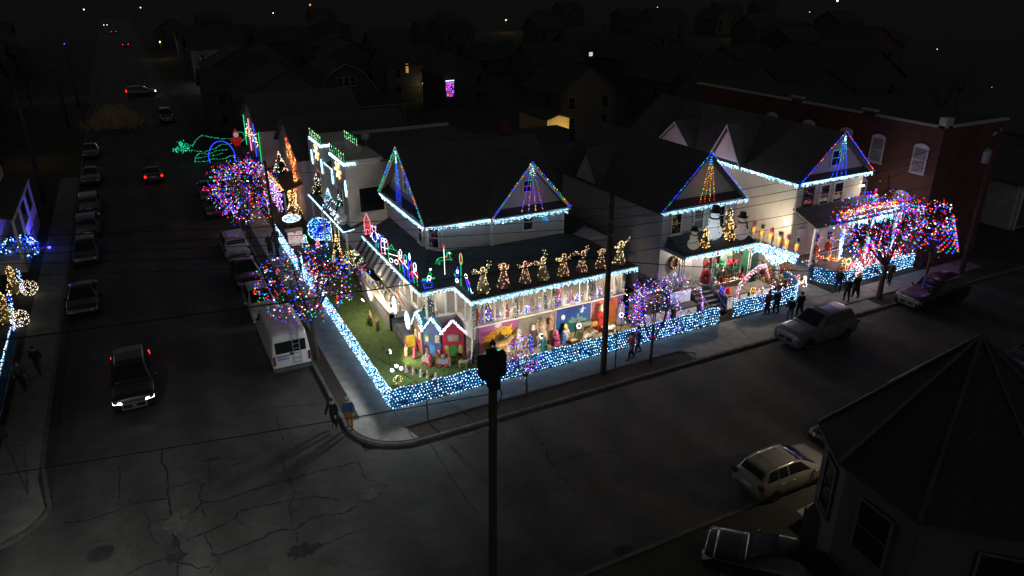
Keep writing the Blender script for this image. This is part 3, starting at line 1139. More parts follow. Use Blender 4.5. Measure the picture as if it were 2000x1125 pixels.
b.slab([(19.9, 2.3, 3.9), (19.9, 5.2, 3.9), (20.2, 5.2, 4.6), (20.2, 4.32, 4.6)], .1)
b.build('porch_roof', ROOFG, D)
MB().box(19.84, 25.96, 2.22, 2.3, 3.68, 3.88).box(19.84, 19.9, 2.3, 5.2, 3.68, 3.88).build('porch_fascia', mat('grey_fascia'), D)
MB().poly([(19.95, 2.35, 3.76), (25.85, 2.35, 3.76), (25.85, 4.25, 3.76), (19.95, 4.25, 3.76)]).build('porch_ceiling', white(), D)
MB().box(20.2, 25.9, 2.75, 4.28, 0, 1.2).build('porch_floor', mat('porch_grey', (.2, .21, .22), .7, var=.15), D)
MB().box(22.8, 26.0, 2.62, 2.75, 0, 1.22).build('porch_skirt', mat('stucco_beige'), D)
for x in (20.1, 22.6, 25.75):
 for dx in (-.09, .09):
  MB().box(x + dx - .02, x + dx + .02, 2.5, 2.56, 1.2, 3.76).build('post', white(), D)
 z = MB()
 for i in range(9):
  za = 1.25 + i * .28
  z.tube([(x - .09 * (-1) ** i, 2.53, za), (x + .09 * (-1) ** i, 2.53, za + .28)], .012, 4)
 z.build('lattice', white(), D)
for i in range(6):
 MB().box(21.1, 22.7, 2.72 - .3 * (i + 1), 2.745 - .3 * i if i == 0 else 2.72 - .3 * i, 0, 1.2 - .2 * (i + 1) + .0).build('step', mat('porch_grey'), D)
for x in (21.06, 22.75):
 rl = MB()
 for i in range(8):
  y = 2.7 - .26 * i
  z = 1.2 - .175 * i
  rl.tube([(x, y, max(0.05, z - .15)), (x, y, z + .85)], .015, 4)
 rl.tube([(x, 2.75, 2.1), (x, .85, .8)], .028, 5)
 rl.tube([(x, 2.75, 1.4), (x, .85, .12)], .02, 5)
 rl.build('railing', white(), D)
window(D, (24.2, 4.27, 2.5), (1, 0), 1.1, 1.3)
MB().box(21.3, 22.3, 4.2, 4.27, 1.2, 3.3).build('door', white(), D)
MB().box(25.95, 26.9, 2.9, 3.4, 0, 3.0).build('side_screen', mat('green_board', (.03, .13, .07), .6), D)
al = thing('assumed_alley_lamp', 'assumed small pinkish lamp under the drive side eave of the snowman house', 'lamp', (25.9, 13, 5.8))  # assumed lamp, unseen; added to tint the beige house dormers lilac
MB().lathe([(.05, 0), (.09, -.05), (.08, -.2), (.03, -.24)], 8, (25.95, 13, 5.95)).build('lens', emi('assumed_alley_lens', (1, .8, .95), 4), al, smooth=True)
lamp_point('assumed_alley_light', (26.5, 13, 5.9), 230, (1, .76, .92), .12, al)
# a low grey annex behind the corner house
AN = gable_house('low_annex', 'low dark roofed annex between the corner house and the next', 14.4, 19.0, 9, 18, 3.4, 4.6, 'y', SIDING2, ROOF, over=.2)
MB().box(14.2, 19.2, 8.9, 9.0, 3.3, 3.5).build('eave_trim', white(), AN)

# ================================================================ beige house
E_ = thing('beige_house', 'beige house with a long blank side wall and blue lit gable', 'house', (34.8, 10, 0))
w = MB()
w.box(31.4, 38.1, 4.5, 24, 0, 6.8)
w.poly([(31.45, 4.52, 6.9), (38.05, 4.52, 6.9), (34.75, 4.52, 9.7)])
w.build('wall', BEIGE, E_)
r = MB()
for xa in (30.95, 38.55):
 r.slab([(xa, 4.0, 6.55), (xa, 24.4, 6.55), (34.75, 24.4, 9.85), (34.75, 4.0, 9.85)], .14)
r.slab([(31.3, 4.05, 6.72), (38.2, 4.05, 6.72), (38.2, 4.5, 7.05), (31.3, 4.5, 7.05)], .05)
for ya, yb_ in ((17.5, 20.0),):
 pass
r.build('roof', ROOF, E_)
MB().clap((31.45, 4.5), (38.05, 4.5), 6.95, 9.6, (0, -1), apex=(.5, 9.7)).build('gable_siding', SIDING2, E_)
DRS = mat('window_frame_dark', (.06, .06, .07), .5)
for x in (32.6, 34.2, 35.6):
 window(E_, (x, 4.49, 5.4), (1, 0), .85, 1.35, frame=DRS if x < 34 else None)
window(E_, (34.75, 4.48, 8.0), (1, 0), .8, 1.0)
b = MB()
b.slab([(31.3, 2.2, 3.95), (40, 2.2, 3.95), (40, 4.5, 4.75), (31.3, 4.5, 4.75)], .1)
b.build('porch_roof', mat('porch_roof_brown', (.10, .095, .085), .8, var=.2), E_)
MB().box(31.3, 40, 2.12, 2.2, 3.72, 3.94).build('porch_fascia', white(), E_)
MB().box(31.5, 40, 2.4, 4.48, 0, 1.0).build('porch_floor', mat('porch_grey'), E_)
for x in (31.5, 34.3, 37.1, 39.8):
 MB().box(x - .07, x + .07, 2.4, 2.54, 1.0, 3.8).build('post', white(), E_)
rl = MB()
for i in range(20):
 x = 31.6 + i * .14
 rl.tube([(x, 2.47, 1.05), (x, 2.47, 1.85)], .014, 4)
rl.tube([(31.5, 2.47, 1.87), (34.3, 2.47, 1.87)], .03, 5)
rl.build('railing', white(), E_)
MB().tube([(31.3, 4.3, 6.5), (31.3, 4.3, 4.5), (31.28, 4.4, .1)], .05, 6).build('downspout', mat('beige_pipe', (.4, .37, .3), .5), E_)
MB().box(32.0, 33.0, 4.42, 4.49, 1.0, 3.1).build('door', white(), E_)
MB().box(31.42, 38.0, 4.44, 4.48, 1.0, 1.1).build('skirting', white(), E_)
# two wall dormers on the side slope
for yc_, hw, z1, zw in ((11.4, 1.7, 9.45, .0), (17.5, 2.4, 8.7, .0)):
 dm = MB().clap((31.25, yc_ - hw), (31.25, yc_ + hw), 6.7, z1 - .08, (-1, 0), apex=(.5, z1)).box(31.3, 33, yc_ - hw + .1, yc_ + hw - .1, 6.5, 6.9)
 dm.build('dormer', PINKW, E_)
 for sg in (-1, 1):
  MB().slab([(30.85, yc_ + sg * (hw + .2), 6.55), (34.6, yc_ + sg * (hw + .2), 6.55), (34.6, yc_, z1 + .15), (30.85, yc_, z1 + .15)], .1).build('dormer_roof', ROOF, E_)
  a_, b_ = Vector((30.8, yc_ + sg * (hw + .2), 6.5)), Vector((30.8, yc_, z1 + .1))
  MB().add([a_, b_, b_ - Vector((0, 0, .22)), a_ - Vector((0, 0, .22))], [(0, 1, 2, 3)]).build('dormer_trim', mat('window_lilac_trim', (.5, .48, .56), .6), E_)

# ================================================================ brick building
F_ = thing('brick_building', 'tall red brick building with arched windows and stepped parapet', 'building', (46, 12, 0))
w = MB()
w.box(40.3, 47.2, .6, 26, 0, 10.2)
w.build('wall', BRICK, F_)
MB().box(40.45, 47.3, .75, 26.1, 10.2, 10.26).build('roof', mat('tar_roof', (.03, .03, .032), .9), F_)
cp = MB()
for y0, y1, z in ((.5, 6.0, 10.2), (6.0, 7.3, 10.5), (7.3, 13, 10.2), (13, 14.3, 10.5), (14.3, 26, 10.2)):
 cp.box(40.15, 40.5, y0, y1, z, z + .14)
cp.box(40.5, 47.3, .45, .75, 10.2, 10.36)
cp.box(40.15, 40.9, .45, 1.0, 10.2, 10.9)
cp.build('parapet_coping', mat('coping_grey', (.35, .35, .36), .7), F_)
WF = mat('window_lilac', (.6, .58, .66), .5)
for y, z in ((1.9, 7.75), (5.4, 7.8), (8.3, 7.8), (6.2, 4.4), (2.6, 4.2), (12, 7.8), (16, 7.8)):
 t = (0, -1)
 o = window(F_, (40.28, y, z), t, .95, 1.7, frame=WF, pane=mat('net_curtain', (.22, .22, .27), .5, var=.5, scale=3))
 a = MB()
 pts = arc(0, 0, .58, 0, 180, 10)
 a.card((40.24, y, z + .85), (0, -1), [(u, v * .55) for u, v in pts], .1)
 a.build('arch', WF, o)
MB().tube([(40.24, 4.0, 6.2), (40.24, 3.8, 5.2), (40.24, 4.2, 4.6), (40.24, 4.2, 2)], .04, 5).build('conduit', metal(), F_)

# garage with white gable past the brick building
G_ = gable_house('white_gabled_garage', 'dark garage with pale gable front past the brick building', 55, 62, 2.5, 14, 4.2, 6.2, 'y', mat('dim_white', (.45, .44, .46), .7), ROOF)
MB().box(55.6, 61.4, 2.4, 2.48, .1, 3.4).build('garage_door', mat('garage_dark', (.06, .06, .065), .6), G_)
for x in (55.3, 61.7):
 MB().box(x - .12, x + .12, 2.2, 2.44, 0, 4.0).build('post', mat('dim_white'), G_)
rail_h = thing('porched_house', 'dark porched house with pale posts down the street past the garage', 'house', (72, 8, 0))
MB().box(66, 78, 3, 16, 0, 6).build('wall', mat('dim_grey', (.12, .12, .13), .8), rail_h)
MB().slab([(65, .5, 3.2), (79, .5, 3.2), (79, 3, 3.8), (65, 3, 3.8)], .15).build('porch_roof', ROOF, rail_h)
for x in (65.6, 69.5, 73.4, 77.6):
 MB().box(x - .1, x + .1, .7, .9, 0, 3.2).build('post', mat('dim_white'), rail_h)
rr_ = MB()
for xa in (65.5, 78.5):
 rr_.slab([(xa, 2.5, 5.9), (xa, 16.5, 5.9), (72, 16.5, 9), (72, 2.5, 9)], .15)
rr_.build('roof', ROOF, rail_h)

# ================================================================ near house in the dark (roof below the camera)
H = thing('turreted_house', 'dark near house with steep hipped roof and tall window', 'house', (14.7, -19.2, 0))
apex = (14.7, -18.4, 9.0)
oo = [(9.95, -17.6), (11.25, -15.6), (16.0, -14.9), (19.5, -17.0), (19.5, -21.0), (16.0, -23.6), (12.4, -23.4), (9.65, -20.7)]
oct_ = [(x + (14.7 - x) * .07, y + (-19.2 - y) * .07) for x, y in oo]
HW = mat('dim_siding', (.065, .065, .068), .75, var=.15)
w = MB()
k = len(oct_)
for i in range(k):
 a, b_ = oct_[i], oct_[(i + 1) % k]
 d = Vector((b_[0] - a[0], b_[1] - a[1], 0)).normalized()
 w.clap(a, b_, 0, 5.2, (-d.y, d.x), pitch=.22)
w.prism([(x, y) for x, y in reversed([(x + (14.7 - x) * .01, y + (-19.2 - y) * .01) for x, y in oct_])], 0, 5.2)
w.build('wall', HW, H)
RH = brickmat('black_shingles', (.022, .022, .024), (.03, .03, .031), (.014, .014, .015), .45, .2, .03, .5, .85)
r = MB()
hips = MB()
for i in range(k):
 a, b_ = oo[i], oo[(i + 1) % k]
 r.slab([(*a, 5.0), (*b_, 5.0), apex], .1)
 hips.tube([(*a, 5.06), (apex[0], apex[1], apex[2] + .05)], .06, 5)
 hips.tube([(*a, 4.98), (*b_, 4.98)], .05, 5)
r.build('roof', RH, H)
hips.build('hip_cap', mat('hip_grey', (.055, .055, .058), .6), H)
# windows on two of the faces
for i, (tt, zz, ww, hh) in ((7, (.5, 3.2, 1.2, 1.9)), (0, (.5, 3.2, .9, 1.9)), (6, (.35, 3.2, 1.2, 1.9))):
 a, b_ = Vector((*oct_[i], 0)), Vector((*oct_[(i + 1) % k], 0))
 c = a.lerp(b_, tt)
 d = (a - b_).normalized()
 n = Vector((d.y, -d.x, 0))
 window(H, (c.x + n.x * .02, c.y + n.y * .02, zz), (d.x, d.y), ww, hh, frame=mat('frame_dim', (.085, .085, .09), .6))
MB().slab([(11.6, -15.9, .5), (13.4, -15.6, .5), (13.3, -15.0, .5), (11.6, -15.1, .5)], .12).build('stoop', mat('stoop_pale', (.35, .33, .28), .8), H)
MB().box(10.9, 12.0, -17.2, -15.95, 0, 1.6).build('cellar_hatch', mat('hatch_dark', (.04, .04, .05), .6), H)

# ================================================================ vehicles
def car_template(kind, paint):
 """lofted body: stations along the length, smoothed; glass, wheels, lamps are parts.  local frame: nose to -Y, origin on the ground"""
 # station: y, half width low, half width belt, z sill, z belt, z top, half width top
 if kind == 'suv':
  L, W, H = 5.0, .98, 1.86
  st = [(-2.5, .80, .78, .42, .78, .80, .60), (-2.44, .93, .90, .30, .98, 1.04, .76), (-2.2, .97, .95, .28, 1.04, 1.12, .80), (-1.15, .98, .96, .27, 1.10, 1.18, .82), (-1.0, .98, .96, .27, 1.11, 1.22, .82),
              (-.35, .98, .95, .27, 1.12, 1.74, .70), (.2, .98, .95, .27, 1.13, 1.84, .70), (1.3, .98, .95, .27, 1.14, 1.84, .70), (2.05, .97, .94, .28, 1.15, 1.78, .68), (2.38, .95, .92, .32, 1.12, 1.20, .74), (2.46, .90, .88, .38, .98, 1.0, .7), (2.5, .8, .78, .45, .8, .82, .6)]
  wz, wy = .38, (-1.55, 1.5)
 elif kind == 'sedan':
  L, W, H = 4.7, .92, 1.46
  st = [(-2.35, .70, .68, .40, .60, .62, .5), (-2.28, .86, .82, .26, .74, .78, .66), (-1.9, .91, .88, .22, .82, .88, .72), (-1.0, .92, .90, .21, .88, .96, .76), (-.85, .92, .90, .21, .89, .99, .76),
              (-.05, .92, .89, .21, .92, 1.38, .60), (.4, .92, .89, .21, .93, 1.45, .60), (.95, .92, .89, .21, .94, 1.42, .60), (1.6, .92, .89, .21, .95, 1.06, .68), (2.2, .90, .87, .24, .95, 1.02, .72), (2.3, .86, .83, .3, .85, .9, .68), (2.35, .7, .68, .42, .65, .68, .5)]
  wz, wy = .32, (-1.42, 1.38)
 elif kind == 'hatch':
  L, W, H = 4.3, .88, 1.58
  st = [(-2.15, .70, .68, .40, .62, .64, .5), (-2.08, .82, .80, .26, .78, .82, .64), (-1.8, .87, .84, .22, .86, .92, .68), (-1.2, .88, .86, .21, .92, 1.0, .72), (-1.08, .88, .86, .21, .93, 1.04, .72),
              (-.25, .88, .85, .21, .97, 1.48, .62), (.2, .88, .85, .21, .98, 1.57, .62), (1.2, .88, .85, .21, .99, 1.56, .62), (1.7, .87, .84, .22, 1.0, 1.48, .60), (2.02, .85, .82, .26, .98, 1.06, .66), (2.1, .82, .8, .32, .84, .9, .66), (2.15, .7, .68, .42, .66, .7, .5)]
  wz, wy = .31, (-1.35, 1.3)
 elif kind == 'minivan':
  L, W, H = 4.9, .96, 1.76
  st = [(-2.45, .76, .74, .40, .66, .68, .56), (-2.38, .90, .88, .28, .84, .9, .72), (-2.1, .95, .92, .24, .92, 1.0, .78), (-1.5, .96, .94, .22, .98, 1.1, .8), (-1.38, .96, .94, .22, 1.0, 1.14, .8),
              (-.45, .96, .93, .22, 1.04, 1.64, .72), (.0, .96, .93, .22, 1.05, 1.74, .72), (1.4, .96, .93, .22, 1.07, 1.75, .72), (2.1, .95, .92, .24, 1.08, 1.70, .70), (2.34, .93, .9, .28, 1.06, 1.14, .78), (2.42, .9, .88, .34, .9, .94, .76), (2.45, .8, .78, .45, .75, .78, .66)]
  wz, wy = .34, (-1.55, 1.45)
 else:  # van
  L, W, H = 6.0, 1.02, 2.6
  st = [(-3.0, .86, .84, .45, .8, .82, .7), (-2.92, .98, .96, .35, 1.05, 1.12, .86), (-2.6, 1.0, .99, .3, 1.2, 1.3, .9), (-2.2, 1.02, 1.0, .3, 1.3, 1.5, .9), (-2.1, 1.02, 1.0, .3, 1.32, 1.6, .9),
              (-1.35, 1.02, 1.01, .3, 1.4, 2.36, .86), (-1.0, 1.02, 1.01, .3, 1.4, 2.55, .88), (1.0, 1.02, 1.01, .3, 1.4, 2.6, .9), (2.7, 1.02, 1.01, .3, 1.4, 2.58, .9), (2.94, 1.01, 1.0, .34, 1.4, 2.5, .88), (2.98, .99, .98, .4, 1.38, 2.42, .86), (3.0, .97, .96, .45, 1.36, 2.38, .84)]
  wz, wy = .36, (-2.05, 1.75)
 ys = [s[0] for s in st]
 NU = 64
 U = np.unique(np.concatenate([np.linspace(ys[0], ys[-1], NU), np.array(ys)]))
 cols = [np.interp(U, ys, [s[i] for s in st]) for i in range(1, 7)]
 smk = np.array([1, 2, 1.]) / 4

 def sm(a, n=2):
  for _ in range(n):
   b = a.copy()
   b[1:-1] = smk[0] * a[:-2] + smk[1] * a[1:-1] + smk[2] * a[2:]
   a = b
  return a
 lo, be, zs, zb, zt, tp = [sm(c) for c in cols]
 crown = .045 if kind != 'van' else .03

 def section(i):
  # half section from sill up over the roof centre
  mid = zs[i] + (zb[i] - zs[i]) * .45
  pts = [(lo[i] - .10, zs[i]), (lo[i] - .02, zs[i] + .07), (lo[i] + .015, mid), (be[i] + .012, zb[i] - .04), (be[i], zb[i])]
  for t in (.25, .5, .75, .93):
   pts.append((be[i] + (tp[i] - be[i]) * (t ** 1.15), zb[i] + (zt[i] - zb[i]) * t))
  pts.append((tp[i] - .05, zt[i] + .012))
  pts.append((tp[i] * .62, zt[i] + crown * .7))
  pts.append((0, zt[i] + crown))
  return pts
 S_ = [section(i) for i in range(len(U))]
 K = len(S_[0])
 full = []
 for i, sct in enumerate(S_):
  row = [(x, U[i], z) for x, z in sct] + [(-x, U[i], z) for x, z in reversed(sct[:-1])]
  full.append(row)
 KK = len(full[0])
 b = MB()
 v = [p for row in full for p in row]
 fs = []
 for i in range(len(U) - 1):
  for j in range(KK - 1):
   a = i * KK + j
   fs.append((a, a + KK, a + KK + 1, a + 1))
  a = i * KK
  fs.append((a, a + KK - 1, a + 2 * KK - 1, a + KK))
 fs.append(tuple(range(KK)))
 fs.append(tuple(reversed(range((len(U) - 1) * KK, len(U) * KK))))
 b.add(v, fs)
 root = thing('car', 'car', 'car')
 b.build('body', paint, root, smooth=True, local=True)
 gl = mat('car_glass', (.006, .007, .009), .05, var=0, spec=.8)

 def yi(y):
  return int(np.argmin(abs(U - y)))

 def patch(name, y0, y1, j0, j1, both=True, off=.012, m=gl, slant0=0, slant1=0):
  """panel lying on the loft between two stations and two section rows"""
  for sg in ((1, -1) if both else (1,)):
   q = MB()
   ny = 10
   vv = []
   for a in range(ny + 1):
    for jj in range(j0, j1 + 1):
     f = (jj - j0) / max(1, (j1 - j0))
     yy = (y0 + slant0 * f) + ((y1 + slant1 * f) - (y0 + slant0 * f)) * a / ny
     i = yi(yy)
     x, z = S_[i][jj]
     nx = 1.0
     vv.append(((x + off) * sg, yy, z + off * .4))
   w = j1 - j0 + 1
   q.add(vv, [(a * w + c, (a + 1) * w + c, (a + 1) * w + c + 1, a * w + c + 1) for a in range(ny) for c in range(w - 1)])
   q.build(name, m, root, smooth=True, local=True)

 def top_patch(name, y0, y1, m=gl, half=.86, off=.014, a0=None):
  q = MB()
  ny = 8
  vv = []
  for a in range(ny + 1):
   yy = y0 + (y1 - y0) * a / ny
   i = yi(yy)
   for f in (-1, -.6, 0, .6, 1):
    x = tp[i] * half * f
    vv.append((x, yy - off * .5 * np.sign(-y0), zt[i] + crown * (1 - abs(f) ** 2 * .6) + off))
  q.add(vv, [(a * 5 + c, a * 5 + c + 1, (a + 1) * 5 + c + 1, (a + 1) * 5 + c) for a in range(ny) for c in range(4)])
  q.build(name, m, root, smooth=True, local=True)
 yc, yt, yr, ye = st[4][0], st[5][0], st[8][0], st[9][0]
 if kind == 'van':
  top_patch('windshield', yc + .02, yt + .1, half=.92)
  patch('side_window', yc + .25, -.75, 5, 7, slant0=.35)
  q = MB()
  q.box(-.80, .80, 3.005, 3.03, 1.45, 2.12)
  q.build('rear_window', gl, root, local=True)
  q = MB()
  for x in (-.18, .18):
   q.tube([(x - .28, 3.1, .75), (x - .28, 3.1, 2.5), (x - .28, 2.75, 2.68)], .022, 5)
  for z in np.arange(.8, 2.5, .28):
   q.tube([(-.46, 3.1, z), (-.10, 3.1, z)], .018, 5)
  q.build('ladder', mat('ladder_grey', (.3, .3, .31), .4, .5), root, local=True)
  MB().box(-.97, .97, 2.98, 3.14, .42, .62).build('bumper', mat('bumper_dark', (.06, .06, .065), .6), root, local=True)
  MB().box(-.2, .2, 3.02, 3.04, .92, 1.06).build('number_plate', mat('plate', (.5, .5, .5), .5), root, local=True)
  q = MB()
  for i in range(7):
   q.box(.12 + i * .1, .19 + i * .1, 3.012, 3.02, 1.22, 1.32)
  for i in range(6):
   q.box(.16 + i * .1, .23 + i * .1, 3.012, 3.02, 1.06, 1.16)
  q.build('lettering', mat('blue_letters', (.05, .1, .35), .5), root, local=True)
  MB().box(-.09, .09, 3.012, 3.025, 1.26, 1.42).build('emblem', metal(), root, local=True)
 else:
  top_patch('windshield', yc + .04, yt + .22, half=.93)
  rg = top_patch('rear_window', yr + .06, ye - .06, half=.9)
  ym_ = (yt + yr) / 2 - .1
  j1 = 8
  patch('side_window', yc + .42, ym_ - .05, 5, j1, slant0=.55 if kind != 'suv' else .42)
  if kind == 'sedan':
   patch('side_window', ym_ + .03, yr + .25, 5, j1, slant1=-.42)
  else:
   patch('side_window', ym_ + .03, min(yr - .55, ym_ + 1.0), 5, j1)
   patch('side_window', min(yr - .5, ym_ + 1.05), yr + .06, 5, j1, slant1=-.18)
  MB().box(-.26, .26, ys[-1] - .01, ys[-1] + .012, .72, .84).build('number_plate', mat('plate'), root, local=True)
  MB().box(-.5, .5, ys[0] - .012, ys[0] + .02, .5 if kind != 'suv' else .55, .6 if kind != 'suv' else .76).build('grille', metal(), root, local=True)
  if kind == 'suv':
   MB().box(-.56, .56, ys[0] - .02, ys[0] + .02, .76, .82).box(-.56, .56, ys[0] - .02, ys[0] + .02, .49, .55).box(-.56, -.5, ys[0] - .02, ys[0] + .02, .55, .76).box(.5, .56, ys[0] - .02, ys[0] + .02, .55, .76).build('grille_frame', mat('rail_chrome', (.45, .45, .47), .3, .8), root, local=True)
   MB().box(-.1, .1, ys[0] - .03, ys[0] - .01, .62, .7).build('emblem', mat('rail_chrome'), root, local=True)
  if kind in ('suv', 'minivan', 'hatch'):
   for sg in (-1, 1):
    i0, i1 = yi(yt + .3), yi(yr - .1)
    MB().tube([(sg * (tp[i] - .04), U[i], zt[i] + .06) for i in range(i0, i1, 3)], .022, 5).build('roof_rail', mat('rail_chrome', (.45, .45, .47), .3, .8), root, local=True)
 gap = mat('panel_gap', (.004, .004, .004), .9, var=0)
 if kind == 'van':
  for y in (-1.9, -.65, .75):
   patch('door_seam', y, y + .018, 1, 7, off=.006, m=gap)
  patch('sill_trim', -2.5, 2.7, 0, 1, off=.01, m=mat('bumper_dark', (.06, .06, .065), .6))
 else:
  ymm = (yt + yr) / 2 - .1
  for y in (yc + .3, ymm - .01, min(yr - .5, ymm + 1.0)):
   patch('door_seam', y, y + .014, 1, 4, off=.006, m=gap)
  patch('sill_trim', ys[0] + .4, ys[-1] - .4, 0, 1, off=.012, m=mat('bumper_dark', (.06, .06, .065), .6))
  for sg in (-1, 1):
   for y in (ymm - .28, min(yr - .75, ymm + .72)):
    i = yi(y)
    MB().box(sg * (be[i] + .02) - .015, sg * (be[i] + .02) + .015, y - .08, y + .08, zb[i] - .12, zb[i] - .085).build('door_handle', mat('rail_chrome', (.45, .45, .47), .3, .8), root, local=True)
  MB().box(-.62, .62, ys[-1] - .03, ys[-1] + .02, .40, .56).build('bumper', mat('bumper_dark', (.06, .06, .065), .6), root, local=True)
 for sg in (-1, 1):
  q = MB().ball((sg * (W + .10), yc + .35, zb[yi(yc + .3)] + .08), .11, 8, 5, sc=(1, .6, .8))
  q.build('mirror', paint, root, smooth=True, local=True)
  for y in wy:
   q = MB()
   for zc, rr in ((0, 0),):
    q.v, q.f = [], []
   n = 20
   prof = [(wz, -.1), (wz, .07), (wz * .93, .11), (wz * .66, .115)]
   vv = []
   for r_, xo in prof:
    for j in range(n):
     a = 2 * math.pi * j / n
     vv.append((sg * (W - .10 + xo), y + r_ * math.cos(a), wz + r_ * math.sin(a)))
   ff = [(i * n + j, i * n + (j + 1) % n, (i + 1) * n + (j + 1) % n, (i + 1) * n + j) for i in range(3) for j in range(n)]
   q.add(vv, ff)
   q.build('wheel', mat('tyre', (.012, .012, .013), .85, var=0), root, smooth=True, local=True)
   wh = root.children[-1]
   p = MB()
   c = (sg * (W - .10 + .10), y, wz)
   for j in range(5):
    a = 2 * math.pi * j / 5
    dy, dz = math.cos(a), math.sin(a)
    e = wz * .64
    p.add([(c[0], y - dz * .05, wz + dy * .05), (c[0], y + dz * .05, wz - dy * .05), (c[0], y + dy * e + dz * .07, wz + dz * e - dy * .07), (c[0], y + dy * e - dz * .07, wz + dz * e + dy * .07)], [(0, 1, 2, 3)])
   vv = [(c[0] - sg * .04, y + wz * .66 * math.cos(2 * math.pi * j / 16), wz + wz * .66 * math.sin(2 * math.pi * j / 16)) for j in range(16)]
   p.add(vv, [tuple(range(16))])
   p.build('rim', mat('rim_alloy', (.3, .3, .31), .35, .8), wh, local=True)
   q = MB()
   vv = [(sg * (W + .012), y + (wz + .07) * math.cos(math.pi * j / 12), wz + (wz + .07) * math.sin(math.pi * j / 12)) for j in range(13)]
   q.add(vv, [tuple(range(13))])
   q.build('wheel_arch', mat('arch_black', (.006, .006, .006), .9, var=0), root, local=True)
 return root, dict(L=L, W=W, st=st, ys=ys)


def lamps(root, info, kind, head=False, tail=False):
 W = info['W']
 y0, y1 = info['ys'][0], info['ys'][-1]
 zh = {'suv': .88, 'sedan': .68, 'hatch': .72, 'minivan': .78, 'van': .95}[kind]
 zt_ = {'suv': 1.02, 'sedan': .84, 'hatch': .95, 'minivan': 1.02, 'van': .98}[kind]
 hm = emi('headlight_on', (.86, .94, 1.0), 9) if head else mat('headlight_off', (.35, .36, .38), .15, var=0, spec=.7)
 tm = emi('tail_light_on', (1, .015, .01), 3.5) if tail else mat('tail_light_off', (.12, .008, .008), .2, var=0, spec=.6)
 hk = .55 if head else 1.
 for sg in (-1, 1):
  x = sg * (W - .2)
  y0 = info['ys'][0] - .05
  MB().add([(x - sg * .26, y0 + .02, zh - .09 * hk), (x + sg * .14, y0 + .1, zh - .05 * hk), (x + sg * .16, y0 + .2, zh + .12 * hk), (x - sg * .22, y0 + .03, zh + .06 * hk),
                  (x - sg * .26, y0 + .3, zh - .09 * hk), (x + sg * .14, y0 + .4, zh - .05 * hk), (x + sg * .16, y0 + .44, zh + .12 * hk), (x - sg * .22, y0 + .3, zh + .06 * hk)],
                 [(0, 1, 2, 3), (4, 7, 6, 5), (0, 4, 5, 1), (3, 2, 6, 7), (1, 5, 6, 2), (0, 3, 7, 4)]).build('headlight', hm, root, local=True)
  if kind == 'van':
   MB().box(sg * .93 - .06, sg * .93 + .06, y1 - .06, y1 + .03, .8, 1.32).build('tail_light', tm, root, local=True)
  else:
   MB().box(sg * (W - .12) - .1, sg * (W - .12) + .1, y1 - .14, y1 + .012, zt_ - .1, zt_ + .1).build('tail_light', tm, root, local=True)


def paint(key, c, rough=.28, metal_=.0):
 return mat('paint_' + key, c, rough, metal_, var=.05, scale=3, spec=.5, coat=.5)


CARS = {}


def car(kind, pk, pc, loc, heading, label, head=False, tail=False, group=None, name=None):
 """heading: direction the nose points, degrees from +X"""
 key = (kind, pk, head, tail)
 if key not in CARS:
  r, info = car_template(kind, paint(pk, pc))
  lamps(r, info, kind, head, tail)
  CARS[key] = (r, info)
  o = r
 else:
  o = copytree(CARS[key][0])
 o.name = name or {'suv': 'parked_suv', 'van': 'camper_van', 'minivan': 'parked_minivan'}.get(kind, 'parked_car')
 o.location = (loc[0], loc[1], -.12)
 o.rotation_euler = (0, 0, R(heading + 90))
 tag(o, label, {'suv': 'SUV', 'van': 'van', 'minivan': 'minivan'}.get(kind, 'car'), group)
 return o


SIL, BLK, WHT, GRY, DKB = (.07, .07, .072), (.010, .010, .012), (.52, .52, .52), (.035, .035, .04), (.02, .03, .05)
PK = 'cars parked along the side street'
mv = car('suv', 'black', BLK, (-11.4, 8.0), -90, 'black car driving down the side street with bright white headlights', head=True, tail=True, name='moving_car')
car('van', 'white', WHT, (-3.6, 9.0), 90, 'white camper van with rear ladder parked under the lit tree')
car('hatch', 'offwhite', (.3, .3, .3), (-3.75, 15.4), -90, 'white hatchback parked ahead of the white camper van', group=PK)
car('sedan', 'black', BLK, (-3.75, 21.3), -90, 'black sedan parked between white hatchback and pale minivan', group=PK)
car('minivan', 'pale', (.30, .27, .31), (-3.7, 28.0), 90, 'pale minivan parked beneath the big ball of lights', group=PK)
car('sedan', 'grey', GRY, (-3.7, 45.5), -90, 'dark car parked beside the green light outline', group=PK)
car('sedan', 'grey', GRY, (-3.8, 39.5), -90, 'dark car half hidden behind the big ball of lights', group=PK)
car('sedan', 'black', BLK, (-14.0, 21.5), -90, 'black sedan parked by the opposite kerb near the lit balls', group=PK)
car('hatch', 'dkblue', DKB, (-14.0, 31.5), -90, 'dark blue hatchback parked in front of the pale wagon', group=PK)
car('suv', 'grey2', (.03, .03, .03), (-14.0, 38.5), 90, 'grey SUV parked across from the bay house', group=PK)
car('minivan', 'grey3', (.045, .04, .038), (-14.0, 46.0), 90, 'tan minivan parked behind the grey SUV', group=PK)
car('sedan', 'silver', SIL, (-14.1, 57.5), -90, 'silver sedan parked far up the opposite kerb', group=PK)
car('sedan', 'grey', GRY, (-14.3, 71.0), -90, 'dim sedan last in the row by the opposite kerb', group=PK)
car('sedan', 'black', BLK, (-8.2, 55.5), 90, 'dark car driving away with red tail lights', tail=True, name='moving_car')
car('suv', 'grey2', (.03, .03, .03), (-4.6, 92.0), -90, 'grey SUV standing far up the street beside the dry shrub', name='parked_suv')
car('minivan', 'grey3', (.045, .04, .038), (-7.0, 121.5), 0, 'van crossing the far side street', tail=True, head=True, name='crossing_van')
car('sedan', 'black', BLK, (-7.4, 235), 90, 'nearer of two far cars showing red tail lights', tail=True, name='moving_car')
